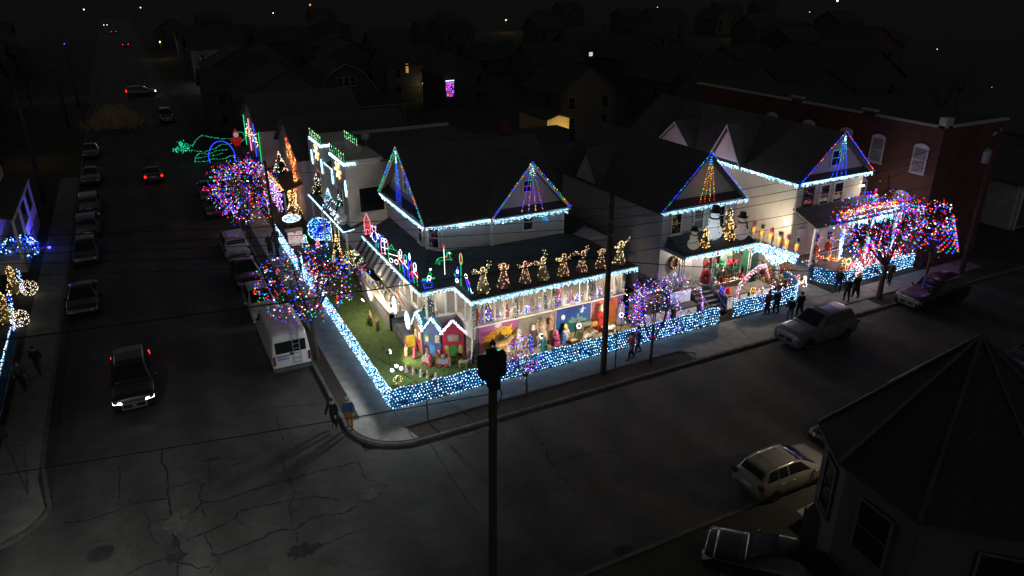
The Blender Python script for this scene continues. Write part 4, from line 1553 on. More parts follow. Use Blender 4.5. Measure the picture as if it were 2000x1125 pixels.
car('sedan', 'black', BLK, (-10.2, 300), 90, 'farther of two far cars showing red tail lights', tail=True, name='moving_car')
car('sedan', 'black', BLK, (-13.0, 350), -90, 'farthest car on the street coming with bright headlights', head=True, name='moving_car')
car('suv', 'pewter', (.11, .11, .125), (25.0, -4.05), 180, 'silver SUV with chrome grille parked before the snowman house')
car('suv', 'black2', BLK, (35.7, -4.0), 180, 'black SUV mirroring coloured bulbs before the beige house')
car('hatch', 'champagne', (.2, .19, .17), (13.1, -13.0), 0, 'silver wagon parked alone across the street near the dark house')
car('sedan', 'black', BLK, (18.6, -12.3), 180, 'black sedan mostly hidden by the steep dark roof')
car('sedan', 'black', BLK, (8.7, -16.6), 130, 'black sedan cut by the bottom edge of the picture')
car('hatch', 'dkblue', DKB, (33.5, -12.0), 180, 'dark hatchback peeking out past the steep roof')
t = lamp_spot('headlight_beam', (-11.4, 5.3, .75), (-11.4, -6, -.2), 4, (.86, .94, 1), 100, .1, mv)
t.location = (0, -2.7, .85)
t.rotation_euler = (R(83), 0, R(180))

# ================================================================ bare street trees and their light strings
BARK = mat('bark', (.07, .055, .045), .9, var=.4, scale=6, bump=.8, bscale=20)


def bare_tree(label, x, y, fork, ctr, rad, nb, tr, seed, name='street_tree', twigs=5):
 """winter tree: trunk to the fork, limbs out to a shell, twigs; returns branch polylines for hanging lights"""
 q = random.Random(seed)
 t = thing(name, label, 'tree', (x, y, 0))
 tk = MB()
 base = Vector((x, y, -.05))
 fk = Vector((x + q.uniform(-.1, .1), y + q.uniform(-.1, .1), fork))
 tk.tube([base, base + Vector((0, 0, .12)), base.lerp(fk, .5) + Vector((q.uniform(-.05, .05), 0, 0)), fk], [tr * 1.5, tr * 1.15, tr, tr * .85], 9)
 cr = MB()
 ends = []
 limbs = []
 C_ = Vector(ctr)
 nl = 6
 for i in range(nl):
  a = 2 * math.pi * (i + q.uniform(-.25, .25)) / nl
  e = C_ + Vector((math.cos(a) * rad[0] * .5, math.sin(a) * rad[1] * .5, rad[2] * q.uniform(-.15, .45)))
  m = fk.lerp(e, .5) + Vector((math.cos(a) * .15, math.sin(a) * .15, q.uniform(-.1, .1)))
  tk.tube([fk, fk.lerp(m, .5), m, e], [tr * .6, tr * .5, tr * .38, tr * .24], 7)
  limbs.append((m, e, a))
 for i in range(nb):
  m, e, a = limbs[i % nl]
  s = m.lerp(e, q.uniform(.1, 1.0))
  b = a + q.uniform(-.75, .75)
  el = q.uniform(-.75, 1.35)
  d = Vector((math.cos(b) * math.cos(el) * rad[0], math.sin(b) * math.cos(el) * rad[1], math.sin(el) * rad[2]))
  k = q.uniform(.82, 1.05)
  tip = C_ + d * k
  c1 = s.lerp(tip, .45) + Vector((q.uniform(-.2, .2), q.uniform(-.2, .2), q.uniform(.0, .3)))
  path = [s, s.lerp(c1, .5), c1, c1.lerp(tip, .55) + Vector((0, 0, .06)), tip]
  cr.tube(path, [tr * .2, tr * .16, tr * .12, tr * .08, .008], 5)
  ends.append(path)
  for w_ in range(twigs):
   u = q.uniform(.3, 1)
   p = path[2].lerp(path[4], u)
   dd = (tip - s).normalized() * .5 + Vector((q.uniform(-1, 1), q.uniform(-1, 1), q.uniform(-.5, .9)))
   dd = dd.normalized() * q.uniform(.25, .7) * min(1, rad[0] / 1.5)
   cr.tube([p, p + dd * .55 + Vector((0, 0, .03)), p + dd], [.012, .009, .005], 3)
   ends.append([p, p + dd * .55, p + dd])
 tk.build('trunk', BARK, t, smooth=True)
 cr.build('crown', BARK, t)
 return t, ends


def tree_lights(label, ends, n, ks, r, ctr, rad, seed, shell=.55, low=-1., group='strings of bulbs on the street trees', biground=0):
 """bulbs wound along the twigs, denser near the outside of the crown"""
 q = random.Random(seed)
 root = thing('tree_light_string', label, 'light string', (ctr[0], ctr[1], max(.1, ctr[2] - rad[2])), group=group)
 pts = []
 C_ = Vector(ctr)
 ph = [q.uniform(0, 6.28) for _ in range(6)]
 tries = 0
 while len(pts) < n and tries < n * 30:
  tries += 1
  if q.random() < shell:
   a, el = q.uniform(0, 6.283), math.asin(q.uniform(max(-.98, low), .98))
   k = (1 - abs(q.gauss(0, .12))) * (1 + .13 * math.sin(3 * a + ph[0]) * math.cos(2 * el + ph[1]) + .10 * math.sin(5 * a + ph[2] + 3 * el) + .08 * math.sin(4 * el + ph[3]))
   p = C_ + Vector((math.cos(a) * math.cos(el) * rad[0], math.sin(a) * math.cos(el) * rad[1], math.sin(el) * rad[2])) * k
  else:
   path = q.choice(ends)
   i = q.randrange(len(path) - 1)
   p = Vector(path[i]).lerp(Vector(path[i + 1]), q.random())
   p = p + Vector((q.uniform(-.03, .03), q.uniform(-.03, .03), -.03))
   if (p.z - C_.z) / rad[2] < low:
    continue
  if p.z < .15:
   continue
  pts.append(p)
 w = MB()
 order = sorted(pts, key=lambda p: (round(p.z * 2.2), math.atan2(p.y - C_.y, p.x - C_.x)))
 for a, b in zip(order[:-1], order[1:]):
  if (a - b).length < .8:
   w.tube([a, (a + b) / 2 + Vector((0, 0, -.03)), b], .006, 3, cap=False)
 w.build('wire', metal('wire_green'), root, kind='stuff')
 bulbs(pts, [q.choice(ks) for _ in pts], r, root)
 return root


TREE_C = ['r', 'b', 'r', 'b', 'g', 'o', 'b', 'r', 'teal', 'r', 'b', 'wm', 'p', 'cw', 'g', 'b']
t1, e1 = bare_tree('bare street tree whose crown is a dense ball of coloured bulbs', -2.1, 29.7, 2.0, (-2.1, 29.9, 4.2), (2.6, 2.6, 2.7), 60, .13, 1)
tree_lights('dense ball of red and blue bulbs over the pale minivan', e1, 1700, TREE_C, (.018, .048), (-2.1, 29.9, 4.2), (2.55, 2.55, 2.75), 2, shell=.5, low=-.9)
t2, e2 = bare_tree('bare street tree strung with coloured bulbs beside the camper van', -2.05, 7.2, 2.3, (-2.0, 7.6, 4.4), (2.75, 2.6, 2.0), 46, .14, 3)
tree_lights('coloured bulbs on the branches above the camper van roof', e2, 850, TREE_C, (.018, .048), (-2.0, 7.6, 4.4), (2.9, 2.7, 2.15), 4, shell=.5, low=-.75)
t3, e3 = bare_tree('small young tree wrapped in purple and blue bulbs at the long fence', 6.55, -1.95, 1.0, (6.5, -1.75, 2.3), (.85, .8, 1.15), 30, .06, 5, twigs=3)
tree_lights('tight cluster of purple and blue bulbs on the small young tree', e3, 380, ['p', 'b', 'pu', 'r', 'b', 'teal', 'p', 'g'], (.018, .036), (6.5, -1.75, 2.25), (.9, .85, 1.2), 6, shell=.5, low=-.95)
t4, e4 = bare_tree('bare spreading tree with violet bulbs in front of the picture boards', 14.4, -2.0, 1.3, (14.75, -1.6, 3.2), (1.75, 1.5, 1.6), 34, .09, 7, twigs=4)
tree_lights('violet and blue bulbs trailing from the tree before the picture boards', e4, 520, ['p', 'b', 'pu', 'b', 'p', 'r', 'teal', 'cw'], (.018, .038), (14.75, -1.6, 3.1), (1.9, 1.7, 1.75), 8, shell=.55, low=-.9)
t5, e5 = bare_tree('large bare tree full of red and blue bulbs before the beige house', 33.4, -1.9, 2.2, (34.7, .0, 4.3), (3.2, 2.6, 2.5), 60, .17, 9, twigs=4)
tree_lights('red, blue and green bulbs filling the large tree before the beige house', e5, 1500, ['r', 'b', 'g', 'r', 'b', 'o', 'cw', 'b', 'p', 'teal', 'r', 'b'], (.022, .06), (34.7, .0, 4.3), (3.2, 2.6, 2.5), 10, shell=.3, low=-.95)
t6, e6 = bare_tree('thin bare tree beside the black SUV mirroring bulbs', 38.0, -1.9, 2.4, (38.3, -.5, 4.0), (2.2, 1.8, 2.0), 30, .1, 11, twigs=4)
tree_lights('sparse coloured bulbs on the thin tree above the black SUV', e6, 600, ['r', 'b', 'g', 'b', 'cw', 'o', 'p', 'r'], (.022, .06), (38.3, -.5, 4.0), (2.2, 1.8, 2.0), 12, shell=.3, low=-.9)
# conifer shaped coil of lights at the end
ct = thing('cone_light_tree', 'cone shaped frame tree of red, blue and green bulbs by the brick building', 'light tree', (43.6, .9, 0))
MB().tube([(43.6, .9, 0), (43.6, .9, 4.3)], .05, 6).build('pole', metal(), ct)
pts, cl = [], []
for i in range(300):
 f = (i / 300) ** .75
 a = i * .83
 rr = .06 + 1.15 * f
 pts.append((43.6 + rr * math.cos(a), .9 + rr * math.sin(a), 4.3 - 3.5 * f + rnd.uniform(-.06, .06)))
 cl.append(rnd.choice(['r', 'b', 'g', 'r', 'b', 'o', 'teal', 'b']) if f > .04 else 'cw')
wr = MB()
wr.tube(pts, .008, 3)
wr.build('wire', metal('wire_green'), ct)
bulbs(pts, cl, (.05, .08), ct)

# ================================================================ people
SKIN = mat('skin', (.45, .27, .19), .6, var=.1)


def person(label, loc, heading, coat, pants, hair=(.03, .02, .015), lean=0., stride=.12, arms=(.1, .1), hat=None, long_coat=False, h=1.72, extra=None):
 """one continuous skinned body; coat, trousers, skin and shoes are material zones of it; hair / hat are children. faces local -Y"""
 me = bpy.data.meshes.new('person')
 V, Ed, Rd, Z = [], [], [], []

 def v(p, r, z):
  V.append(p)
  Rd.append(r)
  Z.append(z)
  return len(V) - 1

 def chain(a, lst):
  for p, r, z in lst:
   b = v(p, r, z)
   Ed.append((a, b))
   a = b
  return a
 pel = v((0, 0, .95), (.175, .135), 0 if not long_coat else 1)
 chest = chain(pel, [((0, -.0, 1.12), (.185, .14), 1), ((0, -lean * .3, 1.32), (.205, .145), 1)])
 neck = chain(chest, [((0, -lean * .45, 1.46), (.075, .075), 1), ((0, -lean * .5, 1.53), (.058, .058), 2)])
 hd = chain(neck, [((0, -lean * .55 - .01, 1.60), (.082, .092), 2), ((0, -lean * .55, 1.67), (.078, .09), 2)])
 Ed.append((hd, v((0, -lean * .55 - .105, 1.615), (.016, .016), 2)))
 for sg, aa in ((1, arms[0]), (-1, arms[1])):
  sh = v((sg * .19, -lean * .35, 1.40), (.08, .08), 1)
  Ed.append((chest, sh))
  el = (sg * .26, -lean * .3 - aa * .3, 1.14)
  wr_ = (sg * .25, -lean * .3 - .05 - aa * 1.0, .92 + aa * .28)
  w_ = chain(sh, [(el, (.075, .075), 1), (wr_, (.055, .055), 1), ((wr_[0], wr_[1] - .02, wr_[2] - .06), (.036, .03), 2)])
  hb = V[w_]
  for k, (dx, L) in enumerate(((-.03, .075), (-.01, .09), (.01, .085), (.03, .065))):
   chain(w_, [((hb[0] + dx, hb[1] - .012, hb[2] - .04), (.010, .010), 2), ((hb[0] + dx, hb[1] - .03, hb[2] - .04 - L * .6), (.008, .008), 2)])
  chain(w_, [((hb[0] - sg * .045, hb[1] - .03, hb[2] - .03), (.011, .011), 2)])
 for sg, sd in ((1, stride), (-1, -stride)):
  hp = v((sg * .1, 0, .88), (.115, .12), 0 if not long_coat else 1)
  Ed.append((pel, hp))
  kz = 1 if long_coat else 0
  chain(hp, [((sg * .105, -sd * .55 - .02, .50), (.095, .095) if not long_coat else (.13, .13), kz), ((sg * .105, -sd + (.03 if sd > 0 else .08), .12), (.055, .055), 0),
                   ((sg * .105, -sd, .055), (.055, .05), 3), ((sg * .11, -sd - .15, .035), (.05, .035), 3)])
 me.from_pydata(V, Ed, [])
 tmp = bpy.data.objects.new('tmp', me)
 COL.objects.link(tmp)
 sk = tmp.modifiers.new('s', 'SKIN')
 sl = me.skin_vertices[0].data
 for i, r in enumerate(Rd):
  sl[i].radius = r
  sl[i].use_root = (i == 0)
 sb = tmp.modifiers.new('d', 'SUBSURF')
 sb.levels = 1
 sb.render_levels = 1
 dg = bpy.context.evaluated_depsgraph_get()
 dg.update()
 bm_ = bpy.data.meshes.new_from_object(tmp.evaluated_get(dg))
 bpy.data.objects.remove(tmp)
 bpy.data.meshes.remove(me)
 P = np.array([V[a] for a, b in Ed]), np.array([V[b] for a, b in Ed])
 zs = np.array([Z[b] for a, b in Ed])
 n = len(bm_.polygons)
 ctr = np.zeros(n * 3)
 bm_.polygons.foreach_get('center', ctr)
 ctr = ctr.reshape(-1, 3)
 d = P[1] - P[0]
 L2 = (d ** 2).sum(1) + 1e-9
 t = np.clip(((ctr[:, None, :] - P[0][None]) * d[None]).sum(2) / L2[None], 0, 1)
 q = P[0][None] + d[None] * t[..., None]
 idx = np.argmin(((ctr[:, None, :] - q) ** 2).sum(2), 1)
 bm_.materials.clear()
 for m_ in (mat('trousers_%.2f_%.2f_%.2f' % pants, pants, .85, var=.25, scale=9, bump=.4, bscale=30), mat('coat_%.2f_%.2f_%.2f' % coat, coat, .8, var=.25, scale=8, bump=.5, bscale=25), SKIN, mat('shoe', (.03, .025, .02), .6)):
  bm_.materials.append(m_)
 bm_.polygons.foreach_set('material_index', zs[idx].astype(np.int32))
 bm_.polygons.foreach_set('use_smooth', [True] * n)
 bm_.update()
 o = bpy.data.objects.new('person', bm_)
 COL.objects.link(o)
 o.location = (loc[0], loc[1], .0 if len(loc) < 3 else loc[2])
 o.rotation_euler = (0, 0, R(heading + 90))
 s = h / 1.76
 o.scale = (s, s, s)
 tag(o, label, 'person', 'visitors on the pavement')
 cap = MB()
 y = -lean * .55
 if hat:
  cap.lathe([(.108, 1.655), (.11, 1.70), (.085, 1.76), (.03, 1.785)], 12, (0, y, 0))
  cap.build('hat', mat('hat_%.2f' % hat[0], hat, .9, var=.2), o, smooth=True, local=True)
 else:
  cap.ball((0, y + .022, 1.665), .108, 10, 6, sc=(.9, 1, .95))
  cap.build('hair', mat('hair_%.2f' % hair[0], hair, .8, var=.3, scale=20), o, smooth=True, local=True)
 return o


BK, NV, RD, GY, JN = (.012, .012, .014), (.02, .03, .07), (.28, .025, .04), (.06, .06, .065), (.04, .06, .11)
person('person in a red jacket and dark trousers walking past the violet lit tree', (13.6, -1.25), 175, RD, BK, stride=.22, hat=(.03, .02, .03))
person('person in a dark coat walking beside the one in the red jacket', (14.35, -.85), 170, NV, GY, stride=.2)
person('person in a red jacket facing the candy striped arch', (24.7, -.45), 100, RD, BK, stride=.06)
person('person in a dark navy coat watching the arch', (25.35, -.55), 85, NV, BK, stride=.08, hat=(.25, .03, .03))
person('shorter person in black with pale jeans beside the silver SUV', (25.3, -1.75), 60, BK, (.14, .16, .2), lean=.12, h=1.62)
person('broad person in a black coat beside the silver SUV', (26.3, -1.6), 80, BK, BK, h=1.75)
person('person in blue jacket and jeans looking into the decorated drive', (31.2, 2.0), 95, (.06, .1, .22), (.08, .12, .2), stride=.08)
person('person in a dark patterned sweater walking by the round net lights', (31.75, .1), 230, (.025, .02, .04), NV, stride=.2, hair=(.2, .13, .07))
person('person in black bending forward near the large lit tree', (30.85, -1.35), 60, BK, BK, lean=.2)
person('tall person in a long black coat with grey hair near the large lit tree', (31.9, -1.2), 80, BK, BK, hair=(.4, .4, .4), h=1.8, long_coat=True)
person('person in black stepping past the trunk of the large lit tree', (35.9, -.7), 200, BK, BK, stride=.2)
person('person in a pale blue jacket behind the one in black', (36.4, .15), 190, (.2, .28, .45), JN, stride=.15)
person('person in a long dark parka on the side street pavement', (-1.3, 25.6), 80, (.035, .035, .03), BK, hair=(.3, .25, .2), long_coat=True)
person('person in dark clothes walking next to the one in the parka', (-.6, 26.8), 90, BK, BK)
person('person in blue jacket and orange skirt on the corner kerb', (-2.3, -.55), 250, (.03, .09, .22), (.35, .14, .03), hat=(.5, .5, .48))
person('person in black pushing a cart beside the corner kerb', (-2.95, -.2), 240, BK, BK, lean=.25, arms=(.35, .35))
person('person in dark jacket on the opposite pavement near the lit hedge', (-16.6, 10.9), 260, GY, NV, stride=.16)
person('second person in dark clothes walking ahead on the opposite pavement', (-16.0, 12.4), 80, BK, GY, stride=.18)

# ================================================================ poles and wires
POLE = mat('pole_wood', (.06, .045, .035), .9, var=.35, scale=3, bump=.5)


def pole(label, x, y, h, r, arm=None, extra=None):
 t = thing('utility_pole', label, 'pole', (x, y, 0))
 MB().tube([(x, y, -.1), (x, y, h * .5), (x, y, h)], [r, r * .88, r * .72], 10).build('shaft', POLE, t, smooth=True)
 if arm:
  for z in arm[1:]:
   a = R(arm[0])
   dx, dy = math.cos(a) * 1.2, math.sin(a) * 1.2
   MB().tube([(x - dx, y - dy, z), (x + dx, y + dy, z)], .06, 4).build('crossarm', POLE, t)
   for k in (-.9, -.4, .4, .9):
    MB().lathe([(.05, 0), (.07, .08), (.03, .18)], 8, (x + dx * k, y + dy * k, z + .05)).build('insulator', mat('insulator', (.25, .25, .26), .3), t)
 return t


p1 = pole('tall wooden utility pole standing before the long painted boards', 11.35, -1.85, 10.4, .17)
a = MB().tube([(11.35, -1.85, 6.3), (11.0, -1.5, 6.6), (10.2, -1.0, 6.75)], .035, 6)
a.build('lamp_arm', metal(), p1)
MB().ball((10.0, -.9, 6.68), .3, 10, 6, sc=(1.25, .7, .35)).build('lamp_head', metal(), p1, smooth=True)
for z in (9.6, 8.6, 7.9):
 MB().tube([(11.35, -2.05, z), (11.1, -2.0, z + .25), (10.9, -1.9, z + .1)], .015, 4).build('bracket', mat('galvanised', (.35, .36, .37), .4, .7), p1)
p2 = thing('utility_pole', 'near dark pole in the middle of the view carrying two black cabinets', 'pole', (-1.28, -14.2, 0))
PX, PY = -1.1, -14.2
MB().tube([(-1.28, PY, -.1), (-1.2, PY, 4), (PX, PY, 10.3)], [.145, .135, .125], 10).build('shaft', mat('pole_dark', (.055, .05, .045), .9, var=.3, scale=3), p2, smooth=True)
KB = mat('cabinet_black', (.018, .018, .019), .6, var=.1)
p2c = thing('pole_cabinet', 'pair of black angled cabinets clamped round the top of the near pole', 'cabinet', (PX, PY, 9.2))
for sg in (-1, 1):
 q = MB()
 cx = PX + sg * .27
 q.prism([(cx - sg * .12, PY + .14), (cx - sg * .12, PY - .2), (cx + sg * .1, PY - .12), (cx + sg * .14, PY + .16)], 9.6, 10.25)
 q.build('cabinet', KB, p2c)
MB().box(PX - .14, PX + .14, PY - .19, PY + .17, 9.2, 10.38).build('bracket', KB, p2c)
q = MB()
q.lathe([(.1, 10.38), (.1, 10.43), (.02, 10.43)], 8, (PX, PY, 0))
q.lathe([(.1, 10.6), (.06, 10.65), (.02, 10.76)], 8, (PX, PY, 0))
for k in range(4):
 a_ = k * math.pi / 2 + .5
 q.tube([(PX + .08 * math.cos(a_), PY + .08 * math.sin(a_), 10.38), (PX + .08 * math.cos(a_), PY + .08 * math.sin(a_), 10.63)], .013, 4)
q.build('finial', metal(), p2c)
MB().tube([(PX + .1, PY - .1, 9.3), (PX + .22, PY - .1, 9.0), (PX + .12, PY - .05, 8.5)], .02, 5).build('cable', metal(), p2c)
p3 = pole('leaning utility pole with crossarm at the far end of the fence', 42.6, -1.6, 10.6, .18, arm=(20, 10.0))
MB().lathe([(.05, 8.0), (.26, 8.05), (.26, 8.85), (.2, 8.95), (.05, 9.1)], 12, (42.25, -1.5, 0)).build('transformer', mat('transformer_grey', (.30, .30, .34), .5, .3), p3, smooth=True)
p4 = pole('utility pole among the lights beside the bay house', -.9, 24.9, 7.5, .12)
p5 = pole('leaning pole at the opposite kerb above the parked cars', -18.0, 50, 11, .2)
p6 = pole('faint pole far up the street by the dry shrub', -17.5, 92, 9, .18, arm=(90, 8.4))
p7 = pole('second faint pole by the far crossing', -16.8, 112, 9, .18)
WIRE = mat('wire_black', (.01, .01, .011), .6, var=0)


def wire(label, a, b, sag, r=.016, n=18):
 pts = [(a[0] + (b[0] - a[0]) * i / n, a[1] + (b[1] - a[1]) * i / n, a[2] + (b[2] - a[2]) * i / n - sag * 4 * (i / n) * (1 - i / n)) for i in range(n + 1)]
 o = MB().tube(pts, r, 4).build('overhead_wire', WIRE, None)
 tag(o, label, 'wire', 'overhead wires')
 return o


LW = 'black overhead wire strung across the corner toward the street pole'
NTH = ['topmost', 'second', 'third', 'fourth', 'lowest']
for k, (z, s, dx) in enumerate(((9.7, .5, 0), (9.2, .6, .1), (8.7, .6, .2), (8.0, .5, .1), (7.3, .5, .15))):
 wire(LW + ', ' + NTH[k] + ' of its bundle', (11.35 + dx, -1.85, z - .3), (-40, 14 + k * .8, z + 1.2), s)
 wire('black overhead wire from street pole toward the far leaning pole, %s of its bundle' % NTH[k], (11.35, -1.85, z - .4), (42.6, -1.6, z + (.3 if k < 3 else -.6)), s * .8)
wire('thick cable crossing the view in front of the camper van', (11.35, -1.85, 6.9), (-45, 3.5, 8.4), .4, .03)
wire('thin pale cable crossing above the moving car', (-1.1, -14.2, 9.0), (-40, -6, 9), .3, .014)
wire('thick cable drooping across the drive to the street', (11.35, -1.85, 6.6), (30.5, -3.5, 3.0), .2, .022)
wire('service wire dropping to the corner house gable', (11.35, -1.85, 9.4), (13.9, 6.6, 6.9), .3)
wire('service wire dropping to the bay house side', (-.9, 24.9, 7.0), (7.0, 18.9, 7.0), .3)
wire('service wire dropping to the snowman house', (11.35, -1.85, 9.2), (20.0, 3.9, 6.4), .3)
wire('guy wire slanting into the soil near the fence corner', (3.2, -2.2, .0), (-.45, 0.1, 3.0), 0, .015)
for x, y, h, lab in ((1.35, -1.75, 2.1, 'thin dark sign post at the corner of the lit fence'), (10.0, -1.8, 2.2, 'thin dark stake beside the street pole')):
 pass
sp = thing('sign_post', 'thin dark post in the soil strip near the fence corner', 'post', (1.2, -1.85, 0))
MB().tube([(1.2, -1.85, -.05), (1.15, -1.85, 2.2)], .03, 6).build('shaft', metal(), sp)
sp = thing('sign_post', 'thin dark post beside the tall wooden street pole', 'post', (12.2, -1.75, 0))
MB().tube([(12.2, -1.75, -.05), (12.2, -1.75, 2.3)], .035, 6).build('shaft', metal(), sp)
MB().tube([(12.2, -1.75, 2.3), (12.2, -1.75, 2.36)], .05, 6).build('cap', metal(), sp)
sp = thing('sign_post', 'thin leaning post on the opposite corner pavement', 'post', (-15.7, .9, 0))
MB().tube([(-15.7, .9, -.05), (-16.0, 1.4, 3.2)], .035, 6).build('shaft', mat('post_grey', (.05, .05, .05), .5), sp)
MB().box(-16.25, -15.8, 1.36, 1.38, 2.6, 3.2).build('plate', mat('post_grey'), sp)

# ================================================================ fences with net lights
def fence(label, path, h, netlabel, posts=1.8, dens=.155, r=.036, gap=None):
 f = thing('net_fence', label, 'fence', (*path[0], 0))
 P = [(x, y, 0) for x, y in path]
 for p in along(P, posts) + [P[-1]]:
  MB().tube([(p[0], p[1], -.05), (p[0], p[1], h + .04)], .026, 6).build('post', mat('galvanised'), f)
 rl = MB()
 rl.tube([(x, y, h) for x, y in path], .02, 5)
 rl.tube([(x, y, .06) for x, y in path], .012, 5)
 rl.build('rail', mat('galvanised'), f)
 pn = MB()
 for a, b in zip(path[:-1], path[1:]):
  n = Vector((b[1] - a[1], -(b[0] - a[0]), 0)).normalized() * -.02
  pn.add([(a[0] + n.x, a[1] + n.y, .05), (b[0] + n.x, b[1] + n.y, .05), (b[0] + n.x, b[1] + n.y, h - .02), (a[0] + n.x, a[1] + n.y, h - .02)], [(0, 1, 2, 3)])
 pn.build('glow_tint_cloth', mat('glow_tint_cloth', (.015, .10, .24), .9, var=.3, scale=2), f)  # backing cloth; bulb glow between the dots is put into its blue
 root = thing('net_lights', netlabel, 'net lights', (*path[0], .0), group='blue white net lights on the fences')
 pts = []
 w = MB()
 rows = int((h - .1) / dens) + 1
 L = 0.
 for a, b in zip(P[:-1], P[1:]):
  d = Vector(b) - Vector(a)
  n = Vector((d.y, -d.x, 0)).normalized()
  k = max(1, int(d.length / dens))
  for i in range(k):
   for j in range(rows):
    q = Vector(a) + d * ((i + (.5 if j % 2 else 0)) / k) + n * .05
    z = .1 + (h - .08) * j / (rows - 1)
    if rnd.random() < .05 + .10 * max(0, math.sin(q.x * 1.7 + q.y * 1.3 + j * .9)):
     continue
    z += .045 * math.sin((q.x + q.y) * 3.49) * (j / rows)
    pts.append((q.x + rnd.uniform(-.03, .03), q.y + rnd.uniform(-.03, .03), z + rnd.uniform(-.035, .035)))
  for j in range(rows):
   z = .1 + (h - .08) * j / (rows - 1)
   w.tube([Vector(a) + n * .045 + Vector((0, 0, z)), Vector(b) + n * .045 + Vector((0, 0, z))], .005, 3)
 w.build('wire', metal('wire_green'), root)
 bulbs(pts, [rnd.choice(['net', 'net', 'net', 'nd', 'nd', 'cw', 'net']) for _ in pts], (r * .65, r * 1.2), root)
 return root


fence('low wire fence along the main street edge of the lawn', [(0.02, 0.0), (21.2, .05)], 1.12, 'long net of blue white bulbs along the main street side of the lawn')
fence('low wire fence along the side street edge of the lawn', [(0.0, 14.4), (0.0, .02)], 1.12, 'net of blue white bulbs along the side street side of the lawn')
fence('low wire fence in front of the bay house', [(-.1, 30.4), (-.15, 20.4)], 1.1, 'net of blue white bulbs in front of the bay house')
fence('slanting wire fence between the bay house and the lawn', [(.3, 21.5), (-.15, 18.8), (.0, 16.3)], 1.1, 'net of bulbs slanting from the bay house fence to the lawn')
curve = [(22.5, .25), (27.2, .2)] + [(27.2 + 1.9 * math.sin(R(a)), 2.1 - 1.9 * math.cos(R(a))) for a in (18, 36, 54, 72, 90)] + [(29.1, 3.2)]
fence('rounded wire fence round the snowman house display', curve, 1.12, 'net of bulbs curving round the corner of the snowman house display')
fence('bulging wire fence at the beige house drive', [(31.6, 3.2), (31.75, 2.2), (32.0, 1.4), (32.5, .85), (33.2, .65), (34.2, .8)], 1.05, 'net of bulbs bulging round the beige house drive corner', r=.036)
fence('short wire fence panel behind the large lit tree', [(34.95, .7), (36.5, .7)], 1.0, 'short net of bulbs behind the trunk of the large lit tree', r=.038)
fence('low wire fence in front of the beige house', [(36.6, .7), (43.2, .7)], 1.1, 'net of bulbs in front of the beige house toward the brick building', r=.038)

# ================================================================ eave strings
ICE = 'icicle strings along the eaves'


def icicle(label, path, drop=(.05, .3), step=.075, k='ice', r=(.02, .034)):
 return string_light(label, path, step, lambda: k if rnd.random() < .72 else 'cw', r, ICE, name='icicle_lights', drop=drop, ja=.015)


icicle('icicle lights along the upper front eave of the corner house', [(6.0, 7.12, 6.6), (8.9, 7.12, 6.6), (9.0, 6.52, 6.66), (14.0, 6.52, 6.66)])
icicle('icicle lights along the upper side eave of the corner house', [(4.75, 15.6, 6.62), (4.75, 7.35, 6.62), (5.95, 7.12, 6.6)], drop=(.05, .22))
icicle('icicle lights along the long porch eave above the painted boards', [(5.36, 2.08, 3.92), (16.25, 2.08, 3.92), (16.28, 4.2, 3.92)], drop=(.08, .3))
icicle('icicle lights round the notch of the porch eave', [(5.33, 2.1, 3.92), (5.33, 4.38, 3.92), (3.3, 4.38, 3.92)], drop=(.05, .22))
icicle('icicle lights along the side porch eave above the striped awning', [(3.28, 4.4, 3.92), (3.28, 15.4, 3.92)], drop=(.03, .16))
icicle('icicle lights along the gable foot of the snowman house', [(19.05, 3.8, 6.36), (26.2, 3.8, 6.36)], drop=(.05, .25))
icicle('icicle lights along the green porch eave of the snowman house', [(20.0, 2.18, 3.8), (25.95, 2.18, 3.8)], drop=(.05, .32))
icicle('icicle lights along the long side eave of the beige house', [(30.9, 12.2, 6.62), (30.9, 4.0, 6.62)], drop=(.05, .26), r=(.024, .042))
icicle('icicle lights along the gable foot of the beige house', [(31.2, 3.98, 6.66), (38.4, 3.98, 6.66)], drop=(.05, .26), r=(.024, .042))
icicle('icicle lights along the porch roof of the beige house', [(34.4, 2.1, 3.9), (40, 2.1, 3.9)], drop=(.05, .5), r=(.024, .045))
icicle('tangled blue white lights heaped over the beige house porch roof', [(34.6, 2.3, 4.15), (39.8, 2.3, 4.15), (39.4, 2.9, 4.3), (35.6, 2.9, 4.3)], drop=(0, .1), r=(.024, .045))
icicle('bright light strip along the porch roof of the bay house', [(2.86, 29.6, 3.25), (2.86, 18.6, 3.25), (3.6, 18.5, 3.4)], drop=(.0, .1), step=.06, r=(.028, .042))
for y0, y1, lab in ((19.0, 22.9, 'icicle lights under the parapet of the nearer bay'), (25.6, 29.3, 'icicle lights under the parapet of the farther bay')):
 icicle(lab, [(3.4, y1, 8.05), (3.4, y0 - .05, 8.05), (4.2, y0 - .08, 8.05)], drop=(.05, .22), step=.06, r=(.03, .05))
icicle('light strip on the low roof between the two bays', [(3.5, 25.5, 6.75), (3.5, 23.0, 6.75)], drop=(0, .1))
icicle('light strip on the raised parapet behind the bays', [(5.2, 24.6, 8.6), (5.2, 21.4, 8.6)], drop=(0, .15), step=.06)

# rake outlines in coloured bulbs
RK = ['b', 'b', 'g', 'o', 'b', 'teal', 'b', 'y']


def rake(label, path, cols=RK, step=.17, r=(.034, .05)):
 return string_light(label, path, step, lambda: rnd.choice(cols), r, 'coloured strings on the gable edges', ja=.02)


